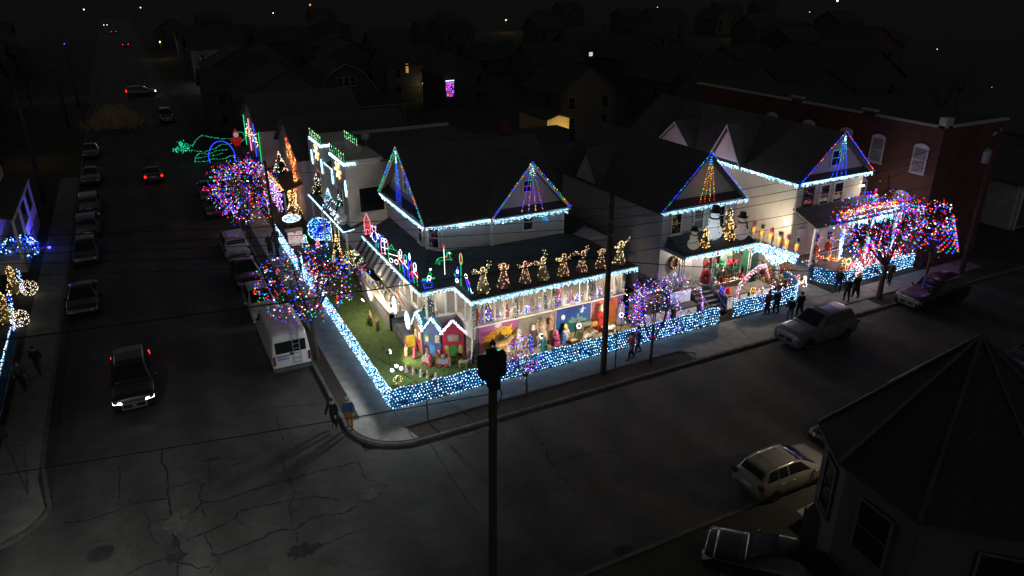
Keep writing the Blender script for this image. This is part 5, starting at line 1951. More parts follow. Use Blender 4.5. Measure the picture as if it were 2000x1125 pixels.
rake('coloured bulbs outlining the front gable of the corner house', [(8.8, 6.5, 6.8), (11.45, 6.5, 9.9), (14.2, 6.5, 6.8)])
rake('blue and green bulbs outlining the side gable of the corner house', [(4.76, 15.7, 6.75), (4.76, 11.5, 10.5), (4.76, 7.3, 6.75)], ['b', 'teal', 'g', 'o', 'b', 'g'])
rake('blue and green bulbs outlining the gable of the snowman house', [(19.1, 3.78, 6.4), (22.65, 3.78, 9.82), (26.2, 3.78, 6.4)], ['b', 'b', 'teal', 'g', 'b'])
rake('blue and red bulbs outlining the gable of the beige house', [(31.0, 3.93, 6.65), (34.75, 3.93, 9.95), (38.5, 3.93, 6.65)], ['b', 'b', 'r', 'b', 'o', 'b'], r=(.04, .06))


def cascade(label, c, n_dir, w, z1, z0, cols, n, r=(.024, .04), top=.06):
 """lights hung as a narrow tree on a gable face"""
 root = thing('cascade_lights', label, 'light tree', (c[0], c[1], z0), group='light trees hung on the gables')
 pts, ks = [], []
 wr_ = MB()
 strands = 4
 n = int(n * .62)
 r = (r[0] * .85, r[1] * .85)
 t = Vector((-n_dir[1], n_dir[0], 0))
 for s in range(strands):
  f = (s / (strands - 1) - .5) * 2
  a = Vector((c[0], c[1], z1)) + t * f * w * top
  b = Vector((c[0], c[1], z0)) + t * f * w
  wr_.tube([a, b], .006, 3)
  k = n // strands
  for i in range(k):
   u = (i + rnd.uniform(-.2, .2)) / k
   p = a.lerp(b, u)
   pts.append(jit(p, .02))
   kk = cols[min(len(cols) - 1, int(u * len(cols)))]
   ks.append(rnd.choice(kk) if isinstance(kk, (list, tuple)) else kk)
 wr_.build('wire', metal('wire_green'), root)
 bulbs(pts, ks, r, root)
 return root


cascade('violet light tree hung on the front gable of the corner house', (11.45, 6.5), (0, -1), .75, 9.6, 6.85, [['cw', 'teal'], ['b', 'g'], ['p', 'b', 'r'], ['p', 'p', 'pk'], ['p', 'b', 'y']], 170)
cascade('blue light column hung on the side gable of the corner house', (4.78, 11.5), (-1, 0), .5, 10.2, 6.9, [['cw', 'teal'], ['teal', 'b'], ['b', 'teal'], 'b', 'b'], 180)
cascade('rainbow light ladder hung on the gable of the snowman house', (22.65, 3.78), (0, -1), .62, 9.5, 6.55, [['b', 'teal'], ['y', 'o'], ['y', 'o'], ['y', 'o'], ['g', 'y'], ['r', 'o']], 130, r=(.03, .048))
cascade('blue light ladder hung on the gable of the beige house', (34.75, 3.95), (0, -1), .75, 9.6, 6.7, [['teal', 'cw'], ['teal', 'b'], ['b', 'teal'], 'b', 'b'], 160, r=(.034, .052))
cascade('short fringe of blue bulbs beside the upper front window', (12.6, 6.9), (0, -1), .35, 6.2, 5.9, [['b', 'teal']], 20)

# ================================================================ rope light figures: bent tube on a flat metal frame
def rope(o, t, segs, s=1., r=.022):
 """segs: list of (colour, [(u,z)...]) in metres; returns dict colour -> MB"""
 t = Vector((t[0], t[1], 0)).normalized()
 o = Vector(o)
 d = {}
 for c, pl in segs:
  m = d.setdefault(c, MB())
  m.tube([o + t * u * s + Vector((0, 0, z * s)) for u, z in pl], r, 5)
 return d


def circ(cx, cz, rx, rz=None, n=12, a0=0, a1=360):
 rz = rz or rx
 return [(cx + rx * math.cos(R(a0 + (a1 - a0) * i / n)), cz + rz * math.sin(R(a0 + (a1 - a0) * i / n))) for i in range(n + 1)]


def rope_figure(label, o, t, segs, s=1., r=.013, name='rope_light_figure', cat='light figure', group='rope light figures on the porch roof'):
 root = thing(name, label, cat, o, group=group)
 for c, m in rope(o, t, segs, s, r).items():
  m.build('rope_light', bm(c), root)
 zs = [z for _, p in segs for _, z in p]
 us = [u for _, p in segs for u, _ in p]
 T = Vector((t[0], t[1], 0)).normalized()
 n = Vector((-T.y, T.x, 0)) * .03
 fr = MB()
 O = Vector(o)
 for u in (min(us) * .5, max(us) * .5):
  fr.tube([O + T * u * s + n + Vector((0, 0, -.05)), O + T * u * s + n + Vector((0, 0, max(zs) * s * .6))], .01, 4)
 fr.tube([O + T * min(us) * .5 * s + n + Vector((0, 0, .02)), O + T * max(us) * .5 * s + n + Vector((0, 0, .02))], .012, 4)
 fr.build('frame', metal(), root)
 return root


soldier = lambda hat, coat, leg: [(hat, [(-.12, 1.2), (-.12, 1.5), (0, 1.62), (.12, 1.5), (.12, 1.2), (-.12, 1.2)]), ('cw', circ(0, 1.1, .1)), (coat, [(-.2, .98), (-.22, .55), (.22, .55), (.2, .98), (-.2, .98)]), ('cw', [(-.2, .98), (.22, .6)]),
                                  (coat, [(-.2, .95), (-.3, .7), (-.2, .6)]), (leg, [(-.14, .55), (-.14, .05), (-.2, .02)]), (leg, [(.14, .55), (.14, .05), (.2, .02)])]
tower = lambda a, b: [(a, [(-.28, 0), (-.28, 1.0), (0, 1.5), (.28, 1.0), (.28, 0), (-.28, 0)]), (b, [(-.28, 1.0), (.28, 1.0)]), (b, circ(0, .7, .12)), (a, [(-.12, 0), (-.12, .4), (.12, .4), (.12, 0)])]
elephant = [('b', circ(-.05, .55, .35, .28)), ('b', circ(.32, .75, .16)), ('b', [(.45, .7), (.55, .5), (.5, .25), (.58, .2)]), ('teal', [(-.3, .35), (-.3, 0)]), ('teal', [(-.1, .3), (-.1, 0)]), ('teal', [(.15, .3), (.15, 0)]), ('cw', [(-.2, .82), (0, .95), (.15, .82)])]
candle = lambda a, b: [(a, [(-.1, 0), (-.1, 1.2), (.1, 1.2), (.1, 0), (-.1, 0)]), ('cw', [(0, 1.2), (-.07, 1.38), (0, 1.6), (.07, 1.38), (0, 1.2)]), (b, [(-.1, .3), (.1, .6)]), (b, [(-.1, .7), (.1, 1.0)])]
present = lambda a, b: [(a, [(-.3, 0), (-.3, .8), (.3, .8), (.3, 0), (-.3, 0)]), (b, [(0, 0), (0, .8)]), (b, [(-.3, .4), (.3, .4)]), (b, circ(-.12, .92, .12, .1)), (b, circ(.12, .92, .12, .1))]
SS = (.5, -1.0)
rope_figure('pink and red rope light castle at the far end of the side porch eave', (3.6, 14.9, 4.08), SS, tower('pk', 'r'))
rope_figure('white and pink rope light bear next to the pink castle', (3.58, 13.3, 4.08), SS, [('cw', circ(0, .4, .25, .35)), ('pu', circ(0, .9, .17)), ('pu', circ(-.15, 1.07, .06)), ('pu', circ(.15, 1.07, .06)), ('cw', [(-.25, .5), (-.4, .3)]), ('cw', [(.25, .5), (.4, .3)])])
rope_figure('blue rope light elephant on the side porch eave', (3.5, 12.1, 4.08), SS, elephant)
rope_figure('pink rope light present with white bow on the side porch eave', (3.48, 10.9, 4.08), SS, present('pk', 'cw'))
rope_figure('green and white rope light wagon on the side porch eave', (3.44, 9.1, 4.08), SS, [('g', [(-.4, .25), (-.4, .9), (.4, .9), (.4, .25), (-.4, .25)]), ('cw', circ(-.22, .15, .14)), ('cw', circ(.22, .15, .14)), ('r', [(.4, .5), (.6, .9)]), ('cw', [(-.4, .55), (.4, .55)]), ('g', [(-.3, .9), (-.1, 1.2), (.1, .9)])])
rope_figure('green hatted rope light soldier nearer the awning end', (3.42, 7.65, 4.08), SS, soldier('cw', 'r', 'g'), .85)
rope_figure('blue coated rope light soldier beside the tall candle', (3.4, 6.75, 4.08), SS, soldier('teal', 'b', 'b'), .85)
rope_figure('tall blue and red rope light candle on the side porch eave', (3.42, 6.05, 4.08), SS, candle('b', 'r'), 1.05)
rope_figure('white and red rope light soldier nearest the porch corner', (3.44, 5.3, 4.08), SS, soldier('cw', 'r', 'g'), .85)
horse = [('g', [(-.62, .55), (-.5, .85), (-.2, .9), (.15, .85), (.3, 1.05), (.35, 1.3), (.45, 1.38), (.52, 1.25), (.68, 1.15), (.66, 1.05), (.5, 1.08), (.48, .85), (.62, .72), (.72, .55), (.62, .45), (.55, .6), (.4, .62), (.0, .62), (-.3, .6), (-.42, .45), (-.35, .3), (-.48, .28), (-.55, .5), (-.42, .68)]),
         ('g', [(-.5, .85), (-.68, .7), (-.75, .35)]), ('g', [(.3, 1.05), (.2, 1.2), (.28, 1.35)]), ('r', [(-.05, .88), (.1, 1.0), (.3, .95), (.25, .8)]), ('cw', [(.02, -.75), (.02, 1.75)]), ('r', circ(.02, 1.86, .1)), ('cw', circ(.5, 1.2, .05))]
rope_figure('green rope light carousel horse on a white pole above the notch', (5.3, 5.6, 4.75), (1, -.12), horse, .66, .011)
rope_figure('blue box rope light jack in the box at the notch corner', (3.95, 4.7, 4.08), (1, -.1),
   [('b', [(-.32, 0), (-.36, .42), (.3, .42), (.28, 0), (-.32, 0)]), ('b', [(-.36, .42), (-.55, .62), (-.12, .6)]), ('cw', circ(.05, .55, .12)), ('cw', circ(.1, .8, .14, .16)), ('g', [(-.4, .68), (-.45, .76), (-.1, .76), (.5, .76), (.55, .68), (-.4, .68)]), ('g', [(-.0, .95), (.2, 1.4), (.3, .95)]), ('b', [(.0, .9), (.2, .9)]), ('cw', circ(.24, 1.48, .07))], .72)
rope_figure('blue and white rope light elf climbing at the notch', (5.5, 4.3, 4.1), (.3, -1), [('cw', circ(0, .35, .16)), ('b', circ(.02, .75, .18, .22)), ('cw', circ(.1, 1.12, .13)), ('b', [(.0, 1.22), (.15, 1.55), (.25, 1.2)]), ('teal', [(-.1, .6), (-.3, .85)])], .72)
rope_figure('green rope light lollipop pole at the notch', (5.55, 3.85, 4.1), (.3, -1), [('g', [(0, 0), (.05, 1.35)]), ('r', circ(.06, 1.62, .08, .27)), ('g', circ(.06, 1.62, .12, .33))], 1.05)
rope_figure('blue and white rope light skater nearest the long porch eave', (5.6, 3.15, 4.1), (.3, -1), [('cw', circ(-.05, .95, .12)), ('b', [(-.1, .82), (.1, .3), (.3, .3), (.05, .85)]), ('teal', [(.15, .3), (.1, 0), (.35, 0)]), ('cw', [(.3, .3), (.4, .05), (.55, .1)]), ('r', [(.05, .85), (.25, .55)])], .95)

# ---------------------------------------------------------------- wire angels with warm bulbs
def angel(label, x, y, z, arms, tint, horn=False):
 t = thing('wire_angel', label, 'light angel', (x, y, z), group='wire angels on the porch roof')
 cloth = mat('angel_mesh_' + tint, {'gold': (.45, .42, .2), 'pale': (.4, .33, .25)}[tint], .7, var=.2)
 MB().lathe([(.34, 0), (.26, .3), (.15, .62), (.11, .8), (.14, .95), (.05, 1.06)], 20, (x, y, z), fold=.09, ph=x).build('gown', cloth, t, smooth=True)
 MB().ball((x, y, z + 1.15), .1, 8, 6).build('head', cloth, t, smooth=True)
 pts = []
 for i in range(56):
  u = rnd.random()
  h = u * 1.0
  rr = np.interp(h, [0, .3, .62, .8, .95], [.36, .28, .17, .13, .16])
  a = rnd.uniform(0, 6.28)
  pts.append((x + rr * math.cos(a), y + rr * math.sin(a), z + h))
 for i in range(14):
  a = i / 14 * 6.28
  pts.append((x + .11 * math.cos(a), y - .02, z + 1.15 + .11 * math.sin(a)))
 for sg, (ex, ez) in zip((-1, 1), arms):
  a, b = Vector((x + sg * .08, y, z + .92)), Vector((x + sg * ex, y, z + .92 + ez))
  MB().tube([a, a.lerp(b, .5) + Vector((0, 0, -.05)), b], [.05, .045, .07], 6).build('wing' if ez > .2 else 'arm', cloth, t, smooth=True)
  for i in range(24):
   u = rnd.random()
   pts.append(jit(tuple(a.lerp(b, u)), .07 + .05 * u))
 t.rotation_euler = (rnd.uniform(-.05, .05), rnd.uniform(-.07, .07), rnd.uniform(-.35, .35))
 s_ = rnd.uniform(.9, 1.1)
 t.scale = (s_, s_, s_ * rnd.uniform(.95, 1.05))
 bulbs(pts, [('wm' if tint == 'gold' else rnd.choice(['ww', 'ww', 'pk', 'wm'])) for _ in pts], (.014, .025), t)
 return t


AX = [6.4, 7.65, 9.0, 10.15, 11.45, 12.7, 14.0, 15.3]
AR = [((.55, .15), (.35, .55)), ((.22, .2), (.22, .25)), ((.45, .12), (.5, .1)), ((.5, .12), (.25, .6)), ((.45, -.05), (.6, .3)), ((.5, .3), (.3, .55)), ((.2, .2), (.2, .22)), ((.3, .1), (.5, .55))]
AL = ['olive gold wire angel blowing a raised horn, first from the porch corner', 'amber wire angel with hands at its head, second from the porch corner', 'amber wire angel with both arms spread, third from the porch corner', 'olive gold wire angel with one wing raised, fourth from the porch corner',
      'amber wire angel reaching sideways, fifth from the porch corner', 'rosy wire angel with a pale skirt and arms high, sixth from the porch corner', 'amber wire angel with folded arms, just short of the street pole', 'olive gold wire angel past the street pole at the roof end']
for x, ar, lb, ti in zip(AX, AR, AL, ['gold', 'pale', 'pale', 'gold', 'pale', 'pale', 'pale', 'gold']):
 angel(lb, x, 2.75, 4.13, ar, ti)

# ================================================================ painted boards under the porch windows
def mural(key, spec):
 """flat print: colour fields made from gradients, rings and warped noise over the board"""
 m, n, l = _new(key)
 b = n['Principled BSDF']
 b.inputs['Roughness'].default_value = .6
 tc = n.new('ShaderNodeTexCoord')
 sx = n.new('ShaderNodeSeparateXYZ')
 l.new(tc.outputs['Generated'], sx.inputs[0])
 nz = n.new('ShaderNodeTexNoise')
 nz.inputs['Scale'].default_value = 3.4
 nz.inputs['Detail'].default_value = 6
 nz.inputs['Distortion'].default_value = .8
 l.new(tc.outputs['Generated'], nz.inputs['Vector'])
 cur = None
 base = n.new('ShaderNodeValToRGB')
 for i, (p, c) in enumerate(spec['grad']):
  e = base.color_ramp.elements[i] if i < 2 else base.color_ramp.elements.new(p)
  e.position = p
  e.color = (*c, 1)
 ad = n.new('ShaderNodeMath')
 ad.operation = 'MULTIPLY_ADD'
 ad.inputs[1].default_value = .35
 sub = n.new('ShaderNodeMath')
 sub.operation = 'ADD'
 sub.inputs[1].default_value = -.17
 l.new(nz.outputs['Fac'], ad.inputs[0])
 l.new(sx.outputs[2], ad.inputs[2])
 l.new(ad.outputs[0], sub.inputs[0])
 l.new(sub.outputs[0], base.inputs[0])
 cur = base.outputs[0]
 for (cx, cz, rx, rz, soft, warp, col) in spec['blobs']:
  # elliptical field around (cx, cz), its rim broken by noise
  dx = n.new('ShaderNodeMath'); dx.operation = 'SUBTRACT'; dx.inputs[1].default_value = cx
  dz = n.new('ShaderNodeMath'); dz.operation = 'SUBTRACT'; dz.inputs[1].default_value = cz
  l.new(sx.outputs[0], dx.inputs[0]); l.new(sx.outputs[2], dz.inputs[0])
  cb = n.new('ShaderNodeCombineXYZ')
  mx1 = n.new('ShaderNodeMath'); mx1.operation = 'DIVIDE'; mx1.inputs[1].default_value = rx
  mz1 = n.new('ShaderNodeMath'); mz1.operation = 'DIVIDE'; mz1.inputs[1].default_value = rz
  l.new(dx.outputs[0], mx1.inputs[0]); l.new(dz.outputs[0], mz1.inputs[0])
  l.new(mx1.outputs[0], cb.inputs[0]); l.new(mz1.outputs[0], cb.inputs[1])
  ln = n.new('ShaderNodeVectorMath'); ln.operation = 'LENGTH'
  l.new(cb.outputs[0], ln.inputs[0])
  wz = n.new('ShaderNodeMath'); wz.operation = 'MULTIPLY_ADD'; wz.inputs[1].default_value = warp
  n2 = n.new('ShaderNodeTexNoise'); n2.inputs['Scale'].default_value = 9; n2.inputs['Detail'].default_value = 4
  l.new(tc.outputs['Generated'], n2.inputs['Vector'])
  l.new(n2.outputs['Fac'], wz.inputs[0]); l.new(ln.outputs['Value'], wz.inputs[2])
  mr = n.new('ShaderNodeMapRange')
  mr.inputs['From Min'].default_value = 1 + warp / 2 - soft
  mr.inputs['From Max'].default_value = 1 + warp / 2
  mr.inputs['To Min'].default_value = 1
  mr.inputs['To Max'].default_value = 0
  l.new(wz.outputs[0], mr.inputs['Value'])
  mix = n.new('ShaderNodeMixRGB')
  mix.inputs[2].default_value = (*col, 1)
  l.new(mr.outputs[0], mix.inputs['Fac']); l.new(cur, mix.inputs[1])
  cur = mix.outputs[0]
 br = n.new('ShaderNodeTexNoise')
 br.inputs['Scale'].default_value = 16
 br.inputs['Detail'].default_value = 6
 br.inputs['Distortion'].default_value = 1.5
 l.new(tc.outputs['Object'], br.inputs['Vector'])
 bmr = n.new('ShaderNodeMapRange')
 bmr.inputs['From Min'].default_value = .3
 bmr.inputs['From Max'].default_value = .7
 bmr.inputs['To Min'].default_value = .45
 bmr.inputs['To Max'].default_value = 1.5
 l.new(br.outputs['Fac'], bmr.inputs['Value'])
 bsc = n.new('ShaderNodeVectorMath')
 bsc.operation = 'SCALE'
 l.new(cur, bsc.inputs[0])
 l.new(bmr.outputs[0], bsc.inputs['Scale'])
 l.new(bsc.outputs[0], b.inputs['Base Color'])
 return m


GOLD, OCH = (.72, .38, .02), (.5, .2, .02)
MU = [(5.95, 8.4, 'purple painted board with a golden burst under the first porch bay', dict(grad=[(0, (.5, .22, .06)), (1, (.26, .05, .30)), (.45, (.42, .10, .24))], blobs=[(.5, .35, .46, .5, .3, .7, OCH), (.48, .45, .4, .45, .35, 1.0, GOLD), (.62, .62, .16, .3, .3, .9, (.75, .5, .1)), (.3, .5, .2, .25, .4, .8, (.7, .45, .12)), (.5, .95, .12, .1, .6, .2, (.7, .55, .7))])),
      (8.42, 10.85, 'grey painted board with pale robed crowd under the second porch bay', dict(grad=[(0, (.3, .22, .15)), (1, (.16, .15, .15)), (.5, (.2, .18, .165))], blobs=[(.72, .5, .12, .4, .3, .6, (.55, .42, .33)), (.9, .55, .08, .4, .3, .5, (.5, .3, .22)), (.55, .35, .2, .2, .5, .8, (.35, .25, .18)), (.4, .4, .06, .25, .3, .4, (.45, .35, .3)), (.82, .2, .2, .15, .4, .5, (.5, .36, .22))])),
      (10.87, 13.3, 'blue night sky painted board with moon and star', dict(grad=[(0, (.03, .13, .17)), (1, (.015, .03, .26)), (.5, (.015, .09, .34))], blobs=[(.62, .3, .4, .28, .4, .5, (.08, .2, .22)), (.7, .45, .2, .16, .5, .9, (.10, .24, .26)), (.22, .68, .06, .09, .25, .1, (.5, .62, .75)), (.75, .75, .06, .05, .5, .6, (.5, .7, .8)), (.3, .12, .35, .12, .6, .4, (.1, .35, .42))])),
      (13.32, 15.62, 'rose and violet painted board with desert foreground next to the street pole', dict(grad=[(0, (.5, .22, .06)), (1, (.15, .08, .36)), (.32, (.42, .16, .16))], blobs=[(.3, .6, .2, .6, .5, .5, (.5, .17, .12)), (.75, .75, .1, .3, .5, .5, (.55, .15, .08)), (.85, .45, .14, .3, .5, .6, (.34, .22, .42)), (.6, .1, .6, .16, .2, .2, (.46, .2, .04))]))]
for i, (x0, x1, lab, sp_) in enumerate(MU):
 t = thing('painted_board', lab, 'painted board', ((x0 + x1) / 2, 2.55, .0), group='painted boards under the porch')
 MB().box(x0, x1 - .02, 2.52, 2.56, .1, 2.08 if i < 2 else 2.16).build('panel', mural('mural_%d' % i, sp_), t)
 fr = MB()
 fr.box(x0, x1 - .02, 2.5, 2.575, 2.085 if i < 2 else 2.165, 2.13 if i < 2 else 2.21)
 if i >= 2:
  fr.box(x0 - .012, x0 + .03, 2.495, 2.57, .1, 2.16)
 fr.build('frame', mat('frame_pink', (.6, .42, .38), .6), t)
 def cut(nm, pl, c, lay=0, bx=x0, par=t):
  MB().card((bx, 2.505 - .016 * lay, .1), (1, 0), pl, .014).build(nm, mat('ply_%.2f_%.2f_%.2f' % c, c, .6, var=.45, scale=7), par)
 if i == 0:   # angel in a blaze of golden feathers
  def burst(cx, cz, r0, r1, k, sq=1.):
   return [(cx + (r1 if j % 2 else r0) * (1 + .25 * math.sin(j * 2.3)) * math.cos(2 * math.pi * j / (2 * k)), cz + sq * (r1 if j % 2 else r0) * (1 + .25 * math.sin(j * 2.3)) * math.sin(2 * math.pi * j / (2 * k))) for j in range(2 * k)]
  cut('wing_board', burst(.95, 1.0, .5, .78, 11, .85), (.62, .26, .01), 0)
  cut('wing_board', burst(1.75, 1.25, .38, .6, 9, 1.0), (.75, .42, .02), 1)
  cut('wing_board', burst(1.2, 1.05, .3, .48, 9), (.85, .58, .08), 2)
  cut('face_board', circ(1.25, 1.0, .16, .2)[:-1], (.6, .36, .2), 3)
  cut('gown_board', [(1.0, .2), (1.5, .2), (1.38, .85), (1.12, .85)], (.5, .4, .3), 3)
 elif i == 1:
  for k in range(7):
   u, hh = 1.05 + k * .2, 1.0 + .45 * ((k * 5) % 3) / 2
   cut('crowd_board', [(u - .13, .3), (u + .13, .3), (u + .1, hh), (u, hh + .1), (u - .1, hh)], [(.5, .38, .3), (.55, .45, .38), (.42, .24, .18)][k % 3], k % 3)
   cut('face_board', circ(u, hh + .16, .07, .09)[:-1], (.55, .36, .26), 3)
 elif i == 2:  # hill town under the star
  cut('hill_board', [(0, .2), (2.4, .2), (2.4, .9), (2.0, 1.15), (1.5, 1.2), (1.1, 1.05), (.6, .75), (.2, .6), (0, .5)], (.03, .15, .17), 0)
  cut('town_board', [(.9, 1.0), (.9, 1.15), (1.05, 1.15), (1.05, 1.3), (1.15, 1.36), (1.25, 1.3), (1.25, 1.2), (1.45, 1.2), (1.45, 1.42), (1.52, 1.5), (1.6, 1.42), (1.6, 1.25), (1.85, 1.25), (1.85, 1.1), (2.1, 1.05), (2.1, .9), (1.2, .9)], (.16, .3, .32), 1)
  cut('star_board', [(1.85 + (.26 if j % 2 == 0 else .06) * math.cos(j * math.pi / 4), 1.72 + (.26 if j % 2 == 0 else .06) * math.sin(j * math.pi / 4)) for j in range(8)], (.5, .65, .75), 1)
  cut('moon_board', circ(.5, 1.45, .13, .15, 16)[:-1], (.55, .65, .75), 1)
 else:
  cut('arch_board', [(.1, .3), (.1, 1.6)] + circ(.55, 1.6, .45, .35, 10, 180, 0) + [(1.0, .3), (.8, .3), (.8, 1.5)] + circ(.55, 1.5, .25, .22, 8, 0, 180) + [(.3, .3)], (.55, .16, .1), 0)
  cut('arch_board', [(1.3, .4), (1.3, 1.7), (1.55, 1.95), (1.8, 1.7), (1.8, .4)], (.5, .12, .05), 0)
  cut('dune_board', [(0, .05), (2.28, .05), (2.28, .55), (1.6, .62), (.9, .45), (0, .4)], (.5, .22, .03), 1)
# round flood lamps on stakes that light the boards
FLOODS = [(8.7, .3, 1.95, (8.0, 2.6, 1.0), 'round flood lamp on a stake aimed at the golden board'), (11.1, .3, 2.0, (11.4, 2.6, 1.1), 'round flood lamp on a stake aimed at the night sky board'), (13.95, .3, 2.05, (14.3, 2.6, 1.1), 'round flood lamp on a stake aimed at the rose board'),
          (1.35, 4.4, .85, (4.6, 4.4, .9), 'round flood lamp on a stake in the lawn aimed at the toy houses')]


def flood(x, y, z, tg, lab, e):
 t = thing('flood_lamp', lab, 'flood lamp', (x, y, 0), group='flood lamps on stakes')
 MB().tube([(x, y, 0), (x, y, z - .08)], .014, 5).build('stake', metal(), t)
 d = (Vector(tg) - Vector((x, y, z))).normalized()
 hd = MB()
 p = Vector((x, y, z))
 hd.tube([p - d * .14, p - d * .06, p + d * .03], [.03, .07, .1], 12)
 hd.build('housing', metal(), t, smooth=True)
 rg = MB()
 u = d.cross(Vector((0, 0, 1))).normalized()
 w_ = u.cross(d)
 rg.tube([p + d * .05 + (u * math.cos(a) + w_ * math.sin(a)) * .105 for a in [2 * math.pi * k / 16 for k in range(16)]], .03, 6, closed=True)
 rg.build('lens_rim', emi('flood_rim', (1, .95, .85), 6), t)
 lamp_spot('flood_beam', tuple(p + d * .12), tg, e, (1, .82, .56), 120, .06, t)


for f in FLOODS:
 flood(*f, 290 if f[1] < 1 else 420)
flood(6.9, .5, .5, (6.9, 2.6, 1.1), 'low flood lamp hidden behind the small young tree', 110)
flood(2.2, 12.6, .5, (3.6, 12.6, 1.5), 'low flood lamp lighting the stair wall and striped awning', 150)

# ---------------------------------------------------------------- nativity figures: cut-out and statue shapes with robes
def robed(label, x, y, h, robe, skin=(.5, .34, .25), veil=None, kneel=False, face=0, z=.12, name='nativity_figure', cat='figure', group='nativity figures before the boards'):
 if z == .12:
  z = .07 + max(0, y - .95) * .23
 t = thing(name, label, cat, (x, y, z), group=group)
 s = h / 1.5
 rm = mat('robe_%.2f_%.2f_%.2f' % robe, robe, .8, var=.45, scale=9, bump=.5, bscale=25)
 if kneel:
  prof = [(.34, 0), (.36, .12), (.3, .35), (.22, .6), (.2, .85), (.07, 1.02)]
 else:
  prof = [(.27, 0), (.25, .3), (.2, .7), (.19, 1.0), (.21, 1.18), (.07, 1.27)]
 MB().lathe([(r * s, q * s) for r, q in prof], 20, (x, y, z), sx=1, sy=.8, fold=.06, ph=x * 3 + y).build('robe', rm, t, smooth=True)
 zt = prof[-1][1] + .11
 MB().ball((x, y, z + zt * s), .115 * s, 10, 7, sc=(.9, 1, 1.15)).build('head', mat('plaster_skin_%.2f' % skin[0], skin, .6), t, smooth=True)
 vm = mat('robe_%.2f_%.2f_%.2f' % (veil or robe), veil or robe, .8, var=.2, scale=6)
 MB().lathe([(.2 * s, (zt - .3) * s), (.17 * s, (zt - .05) * s), (.14 * s, (zt + .1) * s), (.04 * s, (zt + .17) * s)], 10, (x, y + .045 * s, z)).build('veil', vm, t, smooth=True)
 t.rotation_euler = (rnd.uniform(-.04, .04), rnd.uniform(-.05, .05), rnd.uniform(-.6, .6))
 a = R(face)
 for sg in (-1, 1):
  p0 = Vector((x + sg * .19 * s, y, z + (zt - .3) * s))
  p1 = Vector((x + sg * .16 * s + math.sin(a) * .15, y - .2 * s, z + (zt - .58) * s))
  p2 = Vector((x + sg * .03 * s + math.sin(a) * .2, y - .32 * s, z + (zt - .48) * s))
  MB().tube([p0, p1, p2], [.075 * s, .065 * s, .04 * s], 7).build('sleeve', rm, t, smooth=True)
 return t


def beast(label, x, y, L, col, z=.12, rz=0, name='sheep_figure', long=False, group='nativity figures before the boards', cat='animal figure'):
 if z == .12:
  z = .05 + max(0, y - .95) * .2
 t = thing(name, label, cat, (x, y, z), R(rz), group=group)
 m = mat('fleece_%.2f_%.2f' % col[:2], col, .95, var=.25, scale=12, bump=.6, bscale=30)
 s = L
 leg = .55 if long else .34
 MB().tube([(-.42 * s, 0, (leg + .16) * s), (-.2 * s, 0, (leg + .19) * s), (.15 * s, 0, (leg + .17) * s), (.38 * s, 0, (leg + .22) * s), (.52 * s, 0, (leg + .38) * s), (.6 * s, 0, (leg + .45) * s), (.78 * s, 0, (leg + .38) * s)],
              [.08 * s, .19 * s, .18 * s, .17 * s, .10 * s, .10 * s, .05 * s], 10).build('body', m, t, smooth=True, local=True)
 for lx, ly in ((-.3, .09), (-.3, -.09), (.3, .09), (.3, -.09)):
  k = .05 if lx < 0 else -.02
  MB().tube([(lx * s, ly * s, (leg + .1) * s), ((lx - k) * s, ly * s, leg * .55 * s), ((lx + k * .4) * s, ly * s, leg * .3 * s), (lx * s, ly * s, 0)], [.075 * s, .05 * s, .036 * s, .034 * s], 7).build('leg', m, t, smooth=True, local=True)
 for sg in (-1, 1):
  MB().tube([(.58 * s, sg * .06 * s, (leg + .52) * s), (.54 * s, sg * .13 * s, (leg + .56) * s)], [.03 * s, .012 * s], 5).build('ear', m, t, local=True)
 return t


robed('pink veiled kneeling figure with blue robe at the middle of the straw', 10.5, 1.75, 1.15, (.42, .08, .22), veil=(.55, .12, .3), kneel=True)
robed('blue robed kneeling figure beside the pink veiled one', 10.95, 1.7, .95, (.04, .12, .42), kneel=True)
robed('teal hooded kneeling figure nearest the small tree', 9.55, 1.55, 1.05, (.03, .26, .27), kneel=True)
robed('dark cloaked standing figure before the grey board', 9.2, 2.15, 1.3, (.06, .05, .07), veil=(.5, .45, .42))
robed('white robed standing figure at the edge of the golden board', 8.2, 2.1, 1.3, (.55, .52, .46), veil=(.5, .5, .46))
robed('pale robed figure holding a staff before the golden board', 7.5, 2.0, 1.2, (.5, .4, .3))
robed('tall pale robed figure before the grey board', 9.95, 2.25, 1.5, (.5, .4, .33))
robed('peach robed figure next to the tall pale one', 10.35, 2.3, 1.35, (.5, .3, .22))
robed('white robed figure bowing under the night sky board', 11.25, 2.0, 1.2, (.5, .48, .55), veil=(.5, .4, .12), kneel=True)
robed('olive robed kneeling figure under the night sky board', 12.05, 1.9, 1.05, (.09, .12, .06), veil=(.5, .47, .42), kneel=True)
robed('red cloaked king standing before the rose board', 13.75, 2.1, 1.6, (.45, .03, .03), veil=(.5, .4, .3))
robed('pale violet robed figure at the far end of the boards', 15.2, 2.15, 1.45, (.3, .26, .4))
beast('white sheep lying before the night sky board', 12.5, 1.45, .75, (.6, .58, .54))
beast('white sheep beside the red cloaked king', 14.15, 1.6, .85, (.62, .6, .58), rz=180)
beast('grey donkey under the night sky board', 12.75, 2.1, .95, (.2, .19, .19), long=True, name='donkey_figure', rz=180)
beast('ochre ox beside the grey donkey', 13.3, 2.2, .95, (.45, .24, .06), name='ox_figure', rz=0)
beast('tan camel before the golden board near the pole', 6.9, 1.9, 1.2, (.4, .26, .12), long=True, name='camel_figure')
mg = thing('manger', 'straw filled wooden manger among the kneeling figures', 'manger', (11.55, 1.55, .12))
